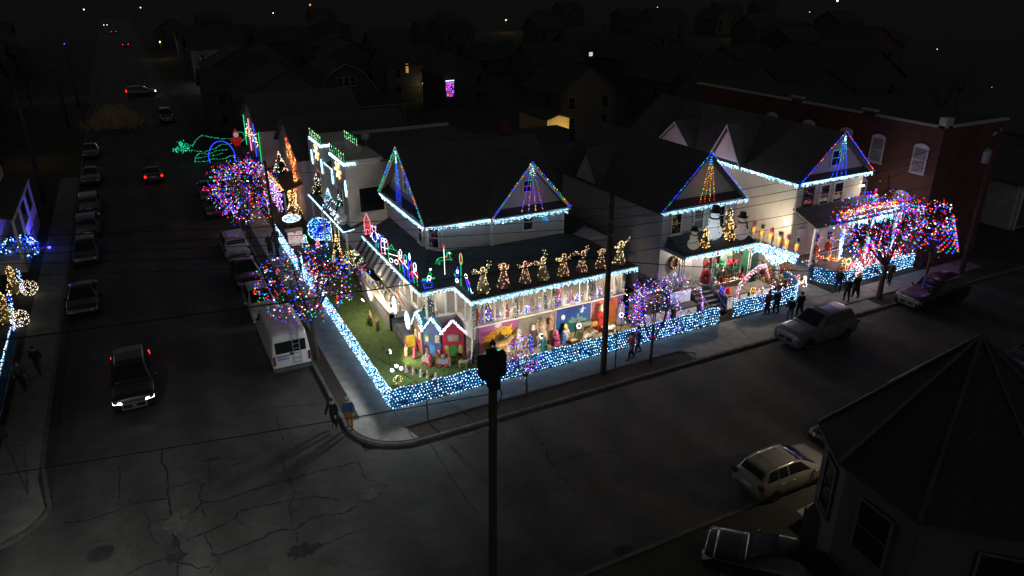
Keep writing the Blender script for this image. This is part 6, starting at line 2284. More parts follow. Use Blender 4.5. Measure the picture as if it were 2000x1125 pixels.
MB().add([(11.3, 1.4, .25), (11.8, 1.4, .25), (11.8, 1.7, .25), (11.3, 1.7, .25), (11.2, 1.3, .5), (11.9, 1.3, .5), (11.9, 1.8, .5), (11.2, 1.8, .5)], [(0, 1, 5, 4), (1, 2, 6, 5), (2, 3, 7, 6), (3, 0, 4, 7), (3, 2, 1, 0)]).build('trough', wood(), mg)
for x in (11.3, 11.8):
 MB().tube([(x, 1.35, .05), (x, 1.75, .35)], .03, 5).tube([(x, 1.75, .05), (x, 1.35, .35)], .03, 5).build('leg', wood(), mg)
MB().ball((11.55, 1.55, .45), .22, 8, 5, sc=(1.3, .8, .4)).build('straw_fill', STRAW, mg)
wl_ = thing('tent_board', 'half round teal and ochre board standing near the first painted board', 'board', (6.35, 1.6, .1))
MB().card((6.35, 1.6, .1), (1, -.25), [(-.55, 0)] + circ(0, .35, .6, .75, 12, 180, 0) + [(.6, 0)], .05).build('panel', mat('teal_board', (.04, .22, .26), .7), wl_)
MB().card((6.37, 1.56, .1), (1, -.25), [(-.1, 0)] + circ(.25, .3, .4, .55, 10, 180, 0) + [(.6, 0)], .05).build('inset', mat('tan_board', (.42, .3, .16), .7), wl_)

# ================================================================ toy village on the lawn
def toy_house(label, p0, p1, h, peak, wall, trim, door, extras, name='toy_house'):
 a, b = Vector((*p0, 0)), Vector((*p1, 0))
 d = (b - a)
 L = d.length
 d.normalize()
 n = Vector((d.y, -d.x, 0))
 t = thing(name, label, 'toy house', tuple(a), group='toy village facades')
 w = MB()
 w.card(a, d, [(0, 0), (L, 0), (L, h), (L / 2, peak), (0, h)], .12)
 w.build('facade', wall, t)
 MB().card(a + d * L * .5 - n * -.3 * 0 + Vector((0, 0, 0)) - n * .4, d, [(-L * .48, 0), (L * .48, 0), (L * .48, h * .95), (0, peak * .95), (-L * .48, h * .95)], .06).build('back_board', mat('back_board', (.07, .07, .08), .8), t)
 ro = MB()
 for u0, u1, z0, z1 in ((-.12, L / 2, h - .1, peak + .05), (L + .12, L / 2, h - .1, peak + .05)):
  A_, B_ = a + d * u0 + Vector((0, 0, z0)), a + d * u1 + Vector((0, 0, z1))
  ro.slab([A_ + n * .14, B_ + n * .14, B_ - n * .5, A_ - n * .5], .05)
 ro.build('roof', trim, t)

 def at(u, z, off=.075):
  return a + d * u + n * off + Vector((0, 0, z))
 dw, dh = L * .34, h * .48
 MB().card(at(L / 2, .02), d, [(-dw / 2, 0), (dw / 2, 0), (dw / 2, dh * .8)] + circ(0, dh * .8, dw / 2, dh * .2, 8, 0, 180) + [(-dw / 2, 0)], .05).build('door', door, t)
 for (u, z, sw, sh, m_) in extras:
  MB().card(at(u * L, z * h), d, [(-sw / 2, 0), (sw / 2, 0), (sw / 2, sh * .7)] + circ(0, sh * .7, sw / 2, sh * .3, 6, 0, 180) + [(-sw / 2, 0)], .05).build('panel', m_, t)
  MB().card(at(u * L, z * h + .04, .105), d, [(-sw * .36, 0), (sw * .36, 0), (sw * .36, sh * .62), (-sw * .36, sh * .62)], .03).build('pane', mat('warm_print', (.5, .4, .22), .6, var=.5, scale=7), t)
 pts = []
 for u0, u1, z0, z1 in ((-.12, L / 2, h - .1, peak + .05), (L + .12, L / 2, h - .1, peak + .05)):
  A_, B_ = a + d * u0 + n * .18 + Vector((0, 0, z0)), a + d * u1 + n * .18 + Vector((0, 0, z1))
  for i in range(34):
   for k in range(3):
    pts.append(jit(tuple(A_.lerp(B_, (i + .5) / 34) - n * rnd.uniform(0, .25) + Vector((0, 0, .04))), .05))
 s_ = thing('roof_light_string', 'white bulbs heaped along the roof edge of the ' + label.split(' with')[0], 'light string', tuple(a + Vector((0, 0, h))))
 bulbs(pts, [rnd.choice(['cw', 'cw', 'ice']) for _ in pts], (.018, .028), s_)
 return t


NVW, RDW = mat('toy_blue', (.05, .08, .22), .6, var=.3, scale=5), mat('toy_red', (.42, .03, .06), .6, var=.2, scale=5)
GRW, YLW, BLW = mat('toy_green', (.05, .25, .05), .6), mat('toy_yellow', (.6, .42, .04), .6), mat('toy_skyblue', (.05, .2, .5), .6)
toy_house('red toy house with green door', (4.35, 4.0), (5.5, 3.55), 1.5, 2.15, RDW, mat('toy_magenta', (.4, .04, .2), .6), GRW, [(.2, .12, .24, .55, YLW), (.82, .12, .24, .55, YLW), (.5, .66, .62, .42, mat('toy_grey', (.3, .3, .32), .6))])
toy_house('navy toy house with blue door', (3.5, 4.65), (4.3, 4.02), 1.55, 2.3, NVW, mat('toy_teal', (.04, .18, .22), .6), BLW, [(.22, .58, .26, .5, GRW), (.8, .58, .26, .5, mat('toy_white', (.5, .48, .45), .6)), (.16, .1, .2, .45, RDW), (.86, .1, .2, .4, RDW)])
toy_house('narrow brown toy house with white lights', (3.36, 5.7), (3.45, 4.72), 1.6, 2.45, mat('toy_brown', (.2, .1, .07), .7, var=.4, scale=6), mat('toy_teal'), RDW, [(.25, .55, .24, .5, mat('toy_white')), (.78, .55, .24, .5, mat('toy_white'))])
cs_ = thing('display_case', 'long grey topped display case with yellow end on the lawn', 'display case', (3.1, 7.6, 0))
MB().box(2.85, 3.5, 5.95, 9.4, 0, .78).build('carcass', mat('case_grey', (.22, .23, .25), .7, var=.2), cs_)
MB().slab([(2.78, 5.9, .84), (3.56, 5.9, .84), (3.56, 7.3, .84), (2.78, 7.3, .84)], .05).slab([(2.78, 8.0, .84), (3.56, 8.0, .84), (3.56, 9.45, .84), (2.78, 9.45, .84)], .05).build('lid', mat('case_lid', (.12, .14, .16), .6), cs_)
MB().box(2.86, 3.49, 5.9, 5.945, .02, .78).build('end_panel', YLW, cs_)
for i in range(4):
 MB().box(2.81, 2.845, 6.05 + i * .84, 6.8 + i * .84, .1, .72).build('panel', mat('case_print_%d' % i, [(.5, .36, .3), (.42, .4, .45), (.55, .4, .25), (.4, .42, .5)][i], .5, var=.8, scale=4), cs_)
for y, z, lab in ((8.4, 1.7, 'white oval light disc standing over the display case toward the stair'), (6.15, 1.65, 'white oval light disc standing over the yellow end of the display case')):
 t = thing('light_disc', lab, 'light disc', (3.1, y, .85), group='oval light discs over the display case')
 pts = []
 for k in range(240):
  rr, a = math.sqrt(rnd.random()), rnd.uniform(0, 6.28)
  pts.append((3.06, y + .38 * rr * math.cos(a), z + .55 * rr * math.sin(a)))
 bulbs(pts, [rnd.choice(['cw', 'cw', 'ice']) for _ in pts], (.02, .032), t)
 T_ = (0, -1)
 MB().card((3.1, y, z), T_, circ(0, 0, .42, .6, 20)[:-1], .04).build('disc', mat('disc_white', (.6, .6, .62), .6), t)
 MB().tube([(3.13, y, .84), (3.13, y, z - .5)], .02, 5).build('stand', metal(), t)
# figures of the toy train
TR = [(2.5, 4.95, 'gift elf in tan'), (2.82, 4.5, 'candy elf in pink'), (3.25, 3.55, 'white signed car'), (3.3, 3.25, 'red driver'), (3.75, 3.35, 'orange capped elf'), (3.95, 2.95, 'golden bear car'), (4.25, 2.75, 'teddy bear'), (4.8, 2.15, 'reindeer'), (5.35, 2.6, 'purple hatted elf')]
TC = [(.4, .26, .15), (.45, .12, .14), (.5, .48, .45), (.42, .05, .06), (.4, .16, .05), (.3, .3, .34), (.4, .28, .16), (.36, .28, .2), (.2, .06, .22)]
for (x, y, nm), c in zip(TR, TC):
 lab = 'cut-out lawn figure of a ' + nm + ' before the toy houses'
 if nm == 'reindeer':
  beast('small standing cut-out reindeer near the red toy house', x, y, .6, c, z=.02, rz=-30, long=True, name='reindeer_figure', group='toy train figures')
  continue
 if 'car' in nm:
  t = thing('toy_train_car', lab, 'toy train', (x, y, 0), R(-35), group='toy train figures')
  MB().box(-.3, .3, -.12, .12, .14, .5).build('body', mat('toycar_%.2f' % c[0], c, .6), t, local=True)
  for wx in (-.18, .18):
   for wy in (-.14, .14):
    MB().tube([(wx, wy - .02, .12), (wx, wy + .02, .12)], .11, 12).build('wheel', RDW, t, local=True)
  MB().ball((0, 0, .6), .13, 8, 6).build('rider', mat('plaster_skin_0.50', (.5, .34, .25), .6), t, smooth=True, local=True)
  continue
 t = robed(lab, x, y, .72, c, veil=(.42, .05, .06), z=.01, name='lawn_elf', group='toy train figures')
for i, (x, y) in enumerate(((1.88, 3.22), (2.14, 2.82), (2.42, 2.41), (2.7, 2.08), (3.0, 1.68))):
 lb = ['pink cherub statue, first of the row from the lamp stake', 'small peach cherub statue, second of the row', 'silver white cherub statue, third of the row', 'tan cherub statue with basket, fourth of the row', 'white rabbit like cherub statue, last of the row near the fence'][i]
 robed(lb, x, y, .55, [(.45, .3, .26), (.42, .3, .24), (.5, .48, .46), (.42, .3, .18), (.55, .52, .5)][i], z=.01, kneel=True, name='cherub_statue', cat='statue', group='cherub statues on the lawn')
tl = thing('globe_lamp_post', 'three globe lamp post with a golden wreath in the lawn corner', 'lamp post', (.8, 1.42, 0))
MB().tube([(.8, 1.42, 0), (.8, 1.42, 1.4)], .025, 6).tube([(.55, 1.42, 1.35), (.8, 1.42, 1.2), (1.05, 1.42, 1.35)], .015, 5).build('post', metal(), tl)
for dx, z in ((-.25, 1.4), (.25, 1.38), (0, 1.58)):
 MB().ball((.8 + dx, 1.42, z), .09, 10, 7).build('globe', emi('globe_lit', (.9, .95, 1), 5), tl, smooth=True)
lamp_point('globe_light', (.8, 1.3, 1.9), 420, (.9, .95, 1), .1, tl)
pts = []
for k in range(60):
 a = rnd.uniform(0, 6.28)
 rr = .2 + rnd.uniform(-.06, .06)
 pts.append((.8 + rr * math.cos(a), 1.38 + rnd.uniform(-.03, .03), .8 + rr * math.sin(a)))
bulbs(pts, 'gold', (.014, .024), tl)
MB().tube([(.8 + .2 * math.cos(a), 1.4, .8 + .2 * math.sin(a)) for a in [2 * math.pi * k / 14 for k in range(14)]], .05, 6, closed=True).build('wreath', mat('wreath_green', (.03, .06, .025), .9), tl)
beast('tan deer statue on the lawn by the stair wall', 1.95, 10.0, .7, (.35, .22, .12), z=.01, rz=80, long=True, name='deer_statue', group='deer on the lawn')
beast('brown deer statue nearer the display case', 2.15, 9.2, .6, (.3, .16, .1), z=.01, rz=70, long=True, name='deer_statue', group='deer on the lawn')
robed('tan angel statue by the stair railing', 3.3, 16.6, 1.5, (.42, .32, .22), z=.01, name='garden_statue', cat='statue', group=None)
# snow blanket with pale figurines on the stair wall
sb_ = MB()
for i in range(13):
 for j in range(7):
  sb_.v.append((3.02 + .9 * j / 6, 8.7 + 5.6 * i / 12, .86 + rnd.uniform(0, .14)))
for i in range(12):
 for j in range(6):
  a = i * 7 + j
  sb_.f.append((a, a + 1, a + 8, a + 7))
  sb_.m.append(0)
so_ = sb_.build('snow_blanket', mat('snow_cotton', (.6, .55, .48), .95, var=.25, scale=8, bump=1, bscale=20), None, smooth=True)
tag(so_, 'crumpled white snow blanket on the stair landing', 'blanket')
for i in range(16):
 x, y = rnd.uniform(3.15, 3.8), 8.9 + i * .33
 m_ = MB()
 m_.lathe([(.1, 0), (.09, .12), (.05, .2)], 8, (x, y, .94)).ball((x, y, 1.2), .06, 7, 5)
 o = m_.build('figurine', mat('figurine_%d' % (i % 3), [(.6, .52, .42), (.5, .42, .34), (.62, .6, .56)][i % 3], .6), None, smooth=True)
 tag(o, 'small pale figurine on the white snow blanket by the stair', 'figurine', 'figurines on the snow blanket')

# ================================================================ display inside the glazed porch
sh = thing('display_shelf', 'white cloth covered shelf behind the porch windows', 'shelf', (10.7, 3.2, 1.3))
MB().box(5.95, 15.5, 2.85, 3.9, 1.95, 2.06).build('top', mat('white_cloth', (.62, .6, .57), .9, var=.12, scale=5, bump=.5, bscale=10), sh)
for x in (6.2, 8.5, 11, 13.5, 15.3):
 MB().box(x, x + .06, 3.3, 3.4, 1.3, 1.95).build('leg', wood(), sh)
DOLLC = [(.45, .04, .05), (.5, .45, .42), (.42, .3, .45), (.05, .05, .07), (.45, .2, .25), (.5, .3, .12), (.2, .2, .35), (.48, .36, .3)]
DL = ['red', 'cream', 'lilac', 'black', 'rose', 'amber', 'slate', 'peach']
k = 0
for i in range(4):
 for j in range(5):
  x = POSTX[i] + .35 + (POSTX[i + 1] - POSTX[i] - .6) * j / 4
  c = DOLLC[(i * 3 + j * 2) % 8]
  robed('%s robed doll behind the %s bay of porch windows, %s along its shelf' % (DL[(i * 3 + j * 2) % 8], ['first', 'second', 'third', 'fourth'][i], ['first', 'second', 'third', 'fourth', 'last'][j]), x, 3.05 + .3 * (j % 2), rnd.uniform(.55, .95), c, z=2.06, name='porch_doll', cat='doll', group='dolls behind the porch windows')


def mini_tree(label, x, y, z, h, cols, n=90, r=(.014, .024), w=.33, green=(.02, .06, .03), name='lit_tree', group='small lit trees', bulb=None):
 t = thing(name, label, 'lit tree', (x, y, z), group=group)
 m_ = MB()
 q = random.Random(int(x * 91 + y * 17))
 for lv in range(9):
  f = lv / 9
  rr = w * h * (1 - f)
  zz = z + h * (.08 + .9 * f)
  for b in range(12):
   a = 2 * math.pi * (b + q.random()) / 12
   d = Vector((math.cos(a), math.sin(a), -.25))
   p = Vector((x, y, zz))
   e = p + d * rr
   s_ = Vector((-d.y, d.x, 0)) * (.10 * h * (1 - f) + .02)
   m_.add([p + Vector((0, 0, .05 * h)), e + s_, e + Vector((0, 0, -.03 * h)), e - s_], [(0, 1, 2, 3)])
 m_.tube([(x, y, z), (x, y, z + h * .15)], .03 * h, 6)
 m_.build('crown', mat('needle_%.2f' % green[1], green, .9, var=.4, scale=8), t)
 pts = []
 for i in range(n):
  f = q.random() ** 1.4
  a = q.uniform(0, 6.28)
  rr = w * h * (1 - f) * 1.0
  pts.append((x + rr * math.cos(a), y + rr * math.sin(a), z + h * (.06 + .92 * f)))
 bulbs(pts, [q.choice(cols) for _ in pts], bulb or r, t)
 return t


mini_tree('small tree of blue bulbs behind the first bay of porch windows', 6.75, 3.0, 2.06, .95, ['b', 'b', 'cw', 'p'], 130)
mini_tree('small tree of golden bulbs behind the first bay of porch windows', 6.9, 3.6, 2.5, 1.0, ['gold', 'wm'], 90)
mini_tree('small tree of violet bulbs behind the third bay of porch windows', 11.4, 3.0, 2.06, .8, ['p', 'pu', 'b', 'pk'], 120)
mini_tree('low tree of blue bulbs behind the second bay of porch windows', 9.2, 2.95, 2.06, .55, ['b', 'cw', 'b'], 110)
mini_tree('low tree of blue bulbs behind the third bay of porch windows', 12.6, 2.95, 2.06, .6, ['b', 'b', 'p', 'cw'], 110)
mini_tree('small tree of pink and blue bulbs behind the fourth bay of porch windows', 14.2, 3.0, 2.06, .7, ['b', 'pu', 'b'], 90)
mini_tree('lit tree behind the side notch windows', 4.25, 5.6, 1.3, 2.3, ['gold', 'y', 'g', 'wm'], 130)
for i, ks in enumerate((['p', 'b', 'pk', 'cw', 'r'], ['b', 'cw', 'b', 'pu'], ['p', 'b', 'pu', 'cw', 'b'], ['b', 'g', 'b', 'r', 'wm'])):
 x0, x1 = POSTX[i] + .2, POSTX[i + 1] - .2
 string_light('small coloured bulbs strewn along the shelf of the %s porch bay' % ['first', 'second', 'third', 'fourth'][i], [[(x0 + (x1 - x0) * k / 6, 2.85 + .1 * (k % 2), 2.1), (x0 + (x1 - x0) * (k + .7) / 6, 2.95, 2.35 + .3 * ((k * 7) % 3) / 2)] for k in range(6)], .035, lambda ks=ks: rnd.choice(ks), (.014, .024), ja=.09)
# garlands on porch posts
GAR = mat('garland', (.03, .065, .03), .95, var=.5, scale=12)
for i, x in enumerate(POSTX):
 t = thing('post_garland', 'green garland with ornaments wound round the %s porch post' % ['corner', 'second', 'third', 'fourth', 'end'][i], 'garland', (x, 2.5, 2.2), group='garlands on the porch posts')
 m_ = MB()
 for k in range(150):
  z = 2.2 + 1.6 * rnd.random()
  a = rnd.uniform(0, 6.28)
  p = Vector((x + .1 * math.cos(a), 2.52 + .07 * math.sin(a), z))
  d = Vector((math.cos(a), math.sin(a) - .6, rnd.uniform(-.6, .6))) * .09
  s_ = Vector((0, 0, 1)).cross(d).normalized() * .03
  m_.add([p - s_, p + s_, p + d], [(0, 1, 2)])
 m_.build('foliage', GAR, t)
 for k in range(6):
  MB().ball((x + rnd.uniform(-.1, .1), 2.43, 2.35 + k * .25), .04, 7, 5).build('ornament', mat('ornament_%d' % (k % 2), [(.6, .58, .5), (.4, .05, .05)][k % 2], .25, .4), t, smooth=True)

# ================================================================ snowman house decorations
def snowman(label, x, y, z, h, lit=False, tint=(.62, .64, .66), scarf=(.05, .08, .06)):
 t = thing('snowman', label, 'snowman', (x, y, z), group='snowmen on the green porch roof')
 s = h / 1.75
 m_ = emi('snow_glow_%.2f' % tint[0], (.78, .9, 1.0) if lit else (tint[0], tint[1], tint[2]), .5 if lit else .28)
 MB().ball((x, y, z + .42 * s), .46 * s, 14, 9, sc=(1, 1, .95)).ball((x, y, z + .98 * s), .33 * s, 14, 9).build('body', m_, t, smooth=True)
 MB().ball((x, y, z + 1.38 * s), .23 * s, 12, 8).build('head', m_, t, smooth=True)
 hm = mat('hat_black', (.012, .012, .014), .5)
 MB().lathe([(.34 * s, 1.52 * s), (.34 * s, 1.55 * s), (.22 * s, 1.56 * s), (.2 * s, 1.85 * s), (.02, 1.87 * s)], 14, (x, y, z)).build('hat', hm, t)
 MB().tube([(x + .24 * s * math.cos(a), y + .24 * s * math.sin(a), z + 1.2 * s) for a in [2 * math.pi * i / 14 for i in range(14)]], .05 * s, 6, closed=True).build('scarf', mat('scarf_%.2f' % scarf[0], scarf, .8), t, smooth=True)
 MB().tube([(x + .1 * s, y - .3 * s, z + 1.18 * s), (x + .16 * s, y - .38 * s, z + .8 * s)], [.05 * s, .06 * s], 5).build('scarf_end', mat('scarf_%.2f' % scarf[0]), t)
 MB().tube([(x, y - .2 * s, z + 1.38 * s), (x - .03, y - .4 * s, z + 1.36 * s)], [.035 * s, .005], 6).build('nose', mat('carrot', (.5, .16, .02), .6), t)
 for dx in (-.08, .08):
  MB().ball((x + dx * s, y - .21 * s, z + 1.45 * s), .028 * s, 6, 4).build('eye', hm, t)
 for i, zz in enumerate((.75, .95, .5)):
  MB().ball((x, y - (.33 if zz > .6 else .46) * s, z + zz * s), .035 * s, 6, 4).build('button', hm, t)
 for sg in (-1, 1):
  MB().tube([(x + sg * .3 * s, y, z + 1.02 * s), (x + sg * .55 * s, y - .1, z + 1.15 * s)], .02 * s, 5).build('arm', wood(), t)
 return t


snowman('small snowman with yellow scarf at the low end of the green roof', 20.95, 2.75, 4.05, 1.45, tint=(.5, .46, .38), scarf=(.3, .24, .06))
snowman('large pale blue snowman with tall black hat on the green roof', 23.0, 3.3, 4.2, 2.15, lit=True)
snowman('pink tinged snowman with black hat at the far end of the green roof', 24.9, 2.8, 4.05, 1.75, tint=(.56, .46, .46), scarf=(.04, .02, .02))


def gold_figure(label, x, y, z, h, col='ww', n=90, name='light_figure', r=(.022, .036), lean=0.):
 t = thing(name, label, 'light figure', (x, y, z), group='golden wire figures')
 m_ = mat('wire_gold', (.3, .22, .1), .7, var=.2)
 MB().lathe([(.22 * h, 0), (.25 * h, .12 * h), (.13 * h, .42 * h), (.09 * h, .6 * h), (.12 * h, .78 * h), (.07 * h, .92 * h), (.01, h)], 10, (x, y, z)).build('form', m_, t, smooth=True)
 pts = []
 for i in range(n):
  f = rnd.random()
  rr = np.interp(f, [0, .12, .42, .6, .78, .92, 1], [.22, .25, .13, .09, .12, .07, .01]) * h + .02
  a = rnd.uniform(0, 6.28)
  pts.append((x + rr * math.cos(a) + lean * f, y + rr * math.sin(a), z + f * h))
 bulbs(pts, [col if rnd.random() < .8 else 'wm' for _ in pts], r, t)
 return t


gold_figure('golden wire reindeer shape between the small and large snowmen', 21.85, 2.7, 4.1, 1.25)
gold_figure('golden wire deer shape with raised head beside the pink tinged snowman', 24.1, 2.9, 4.15, 1.35)
gold_figure('golden wire deer shape behind the pink tinged snowman', 24.5, 3.6, 4.35, 1.7, 'wm')
# porch crowd
ELF = [(.04, .26, .12), (.42, .03, .04), (.05, .3, .16), (.4, .05, .05), (.45, .4, .36), (.04, .24, .10)]
EN = ['green', 'red', 'mint', 'scarlet', 'cream', 'deep green']
for i in range(9):
 x = 22.75 + i * .33
 robed('%s clad figure on the snowman house porch, %s in line from the steps' % (EN[i % 6], ['first', 'second', 'third', 'fourth', 'fifth', 'sixth', 'seventh', 'eighth', 'ninth'][i]), x, 3.3 + .3 * (i % 2), rnd.uniform(1.0, 1.7), ELF[i % 6], veil=ELF[(i + 1) % 6], z=1.2, name='porch_figure', group='figures on the snowman house porch')
for i in range(11):
 x = 22.95 + i * .27
 robed('small red and white plush at the porch edge, %s from the steps' % ['first', 'second', 'third', 'fourth', 'fifth', 'sixth', 'seventh', 'eighth', 'ninth', 'tenth', 'last'][i], x, 2.85, .5, [(.42, .04, .05), (.55, .5, .45), (.4, .25, .15)][i % 3], veil=(.42, .04, .05), z=1.2, kneel=True, name='plush_toy', cat='plush toy', group='plush toys at the porch edge')
sg_ = thing('santa_figure', 'tall red santa figure in a long hat beside the porch lattice', 'figure', (22.45, 3.0, 1.2))
SRD, SFU = mat('santa_cloth', (.42, .03, .04), .85, var=.35, scale=8), mat('santa_fur', (.6, .57, .54), .9, var=.2, scale=12)
MB().lathe([(.3, .12), (.31, .5), (.25, .85), (.23, 1.05), (.08, 1.18)], 20, (22.45, 3.0, 1.2), fold=.05).build('coat', SRD, sg_, smooth=True)
MB().lathe([(.33, .05), (.35, .12), (.32, .2)], 16, (22.45, 3.0, 1.2)).build('hem', SFU, sg_, smooth=True)
MB().lathe([(.27, .74), (.28, .78), (.27, .82)], 16, (22.45, 3.0, 1.2)).build('belt', mat('hat_black', (.012, .012, .014), .5), sg_)
for sg in (-1, 1):
 MB().tube([(22.45 + sg * .22, 3.0, 2.28), (22.45 + sg * .36, 2.9, 2.0), (22.45 + sg * .26, 2.72, 1.85)], [.09, .08, .06], 8).build('sleeve', SRD, sg_, smooth=True)
 MB().ball((22.45 + sg * .24, 2.7, 1.84), .06, 7, 5).build('mitten', SFU, sg_, smooth=True)
 MB().lathe([(.1, 0), (.1, .12), (.05, .14)], 8, (22.45 + sg * .13, 2.95, 1.2)).build('boot', mat('hat_black'), sg_)
MB().ball((22.45, 3.0, 2.48), .13, 10, 7).build('head', mat('plaster_skin_0.50', (.5, .34, .25), .6), sg_, smooth=True)
MB().ball((22.45, 2.92, 2.38), .14, 10, 6, sc=(1, .6, 1.1)).build('beard', SFU, sg_, smooth=True)
MB().tube([(22.45, 3.0, 2.56), (22.45, 3.02, 2.72), (22.5, 3.05, 2.86), (22.6, 3.05, 2.88)], [.14, .1, .06, .03], 10).build('hat', SRD, sg_, smooth=True)
MB().ball((22.62, 3.05, 2.86), .05, 7, 5).build('pompom', SFU, sg_, smooth=True)
wh = thing('door_wreath', 'brown wreath hanging beside the snowman house door', 'wreath', (20.75, 4.2, 2.7))
MB().tube([(20.75 + .28 * math.cos(a), 4.18, 2.7 + .38 * math.sin(a)) for a in [2 * math.pi * i / 14 for i in range(14)]], .11, 7, closed=True).build('ring', mat('wreath_brown', (.12, .07, .03), .9, var=.5, scale=12, bump=1), wh)
bulbs([(20.75 + .28 * math.cos(i) + rnd.uniform(-.08, .08), 4.06, 2.7 + .38 * math.sin(i) + rnd.uniform(-.08, .08)) for i in range(26)], 'ww', .018, wh)
for x, y, e, lab in ((21.6, 3.4, 110, 'small round ceiling lamp above the snowman house steps'), (24.4, 3.3, 330, 'small round ceiling lamp above the snowman house porch figures')):
 t = thing('ceiling_lamp', lab, 'lamp', (x, y, 3.7))
 MB().lathe([(.12, 3.66), (.1, 3.6), (.02, 3.58)], 12, (x, y, 0)).build('globe', emi('lamp_shade_lit', (1, .88, .66), 3.0), t, smooth=True)
 lamp_point('ceiling_lamp_light', (x, y, 3.45), e, (1, .86, .7), .1, t)


def case(label, x0, x1, y0, y1, h, printm, top=None, end=None, name='display_case'):
 t = thing(name, label, 'display case', ((x0 + x1) / 2, (y0 + y1) / 2, 0), group='lit display cases')
 MB().box(x0, x1, y0 + .03, y1, 0, h).build('carcass', mat('case_grey'), t)
 MB().box(x0 - .05, x1 + .05, y0 - .04, y1 + .05, h, h + .05).build('lid', top or mat('case_top', (.26, .22, .17), .7), t)
 MB().box(x0 + .06, x1 - .06, y0, y0 + .025, .08, h - .06).build('window', printm, t)
 if end:
  MB().box(x0 - .02, x0 - .002, y0 + .05, y1 - .02, .03, h - .02).build('end_panel', end, t)
 return t


def litprint(key, cols, scale, s):
 m_, n, l = _new(key)
 b_ = n['Principled BSDF']
 tc = n.new('ShaderNodeTexCoord')
 v = n.new('ShaderNodeTexVoronoi')
 v.inputs['Scale'].default_value = scale
 l.new(tc.outputs['Object'], v.inputs['Vector'])
 rp = n.new('ShaderNodeValToRGB')
 rp.color_ramp.interpolation = 'CONSTANT'
 for i, (p, c) in enumerate(cols):
  e = rp.color_ramp.elements[i] if i < 2 else rp.color_ramp.elements.new(p)
  e.position = p
  e.color = (*c, 1)
 sp = n.new('ShaderNodeSeparateColor')
 l.new(v.outputs['Color'], sp.inputs[0])
 l.new(sp.outputs[0], rp.inputs[0])
 l.new(rp.outputs[0], b_.inputs['Base Color'])
 l.new(rp.outputs[0], b_.inputs['Emission Color'])
 b_.inputs['Emission Strength'].default_value = s
 return m_


LP1 = litprint('backlit_santas', [(0, (.75, .72, .7)), (.98, (.35, .3, .3)), (.62, (.55, .06, .08)), (.74, (.6, .45, .4)), (.85, (.7, .68, .66))], 5, .55)
LP2 = litprint('backlit_frost', [(0, (.75, .78, .85)), (.97, (.3, .32, .4)), (.7, (.55, .6, .72)), (.85, (.5, .45, .6))], 9, .6)
LP3 = litprint('backlit_crowd', [(0, (.7, .65, .62)), (.97, (.2, .16, .2)), (.5, (.45, .1, .15)), (.65, (.3, .3, .5)), (.8, (.55, .5, .5))], 7, .5)
case('blue ended display case with bear prints beside the steps', 22.85, 24.6, 1.2, 2.3, .95, LP1, end=mat('toy_blue_end', (.02, .05, .3), .6))
case('display case with reclining santa print behind the curved net', 24.75, 26.6, 1.2, 2.3, .95, LP1)
case('upper frosty white lit case beside the steps', 18.9, 20.6, 2.1, 2.9, 1.75, LP2)
case('lower lit case with crowded print below the frosty one', 18.8, 20.5, 1.3, 2.0, .85, LP3)
case('dim lit case behind the violet lit tree', 16.6, 18.6, 1.5, 2.4, .95, LP3)
case('tall case with figures behind the violet lit tree', 16.6, 18.7, 2.5, 3.2, 1.7, litprint('backlit_dim', [(0, (.3, .2, .14)), (.97, (.12, .08, .06)), (.5, (.4, .25, .15)), (.75, (.2, .15, .12))], 7, .25))
string_light('violet and blue bulb frame round the cases by the steps', [[(16.3, 1.2, .2), (16.3, 1.2, 2.6), (17.4, 1.2, 2.7), (17.5, 1.2, 3.2)], [(16.5, 1.6, .3), (16.45, 1.6, 3.0)], [(18.8, 1.6, 1.85), (20.9, 1.6, 1.85), (20.95, 1.2, .2), (18.5, 1.2, .1)], [(20.9, 1.4, .1), (21.0, 1.3, 1.3)], [(18.5, 2.0, 2.0), (18.7, 2.3, 2.8), (19.0, 2.3, 2.2), (19.3, 2.3, 2.9), (19.6, 2.2, 2.2), (20.0, 2.3, 2.7), (20.3, 2.2, 2.1)]], .055, lambda: rnd.choice(['p', 'b', 'b', 'pu', 'r', 'teal', 'cw']), (.022, .036), ja=.06)
string_light('curtain of violet bulbs beside the end of the porch', [[(16.0 + i * .1, 1.9, 3.0 - .2 * (i % 3)), (16.0 + i * .1, 1.9, .3 + .25 * (i % 2))] for i in range(6)], .12, lambda: rnd.choice(['p', 'b', 'b', 'pu', 'r', 'p', 'cw']), (.022, .038), ja=.06)
for (x, y, c, lab) in ((23.3, 1.7, 'r', 'red light bell on the blue ended case'), (23.0, 1.9, 'b', 'blue light bow on the blue ended case'), (24.7, .9, 'gold', 'golden light wreath hung before the santa case')):
 t = thing('light_bell', lab, 'light figure', (x, y, 1.0))
 MB().lathe([(.2, 0), (.16, .1), (.12, .3), (.03, .4)], 10, (x, y, 1.0)).build('bell', mat('bell_%s' % c, (.3, .08, .05), .5), t, smooth=True)
 bulbs([(x + rr * math.cos(a), y + rr * math.sin(a), 1.0 + h) for a, rr, h in [(rnd.uniform(0, 6.28), .2 - .28 * hh, hh) for hh in [rnd.uniform(0, .4) for _ in range(60)]]], c, (.016, .028), t)
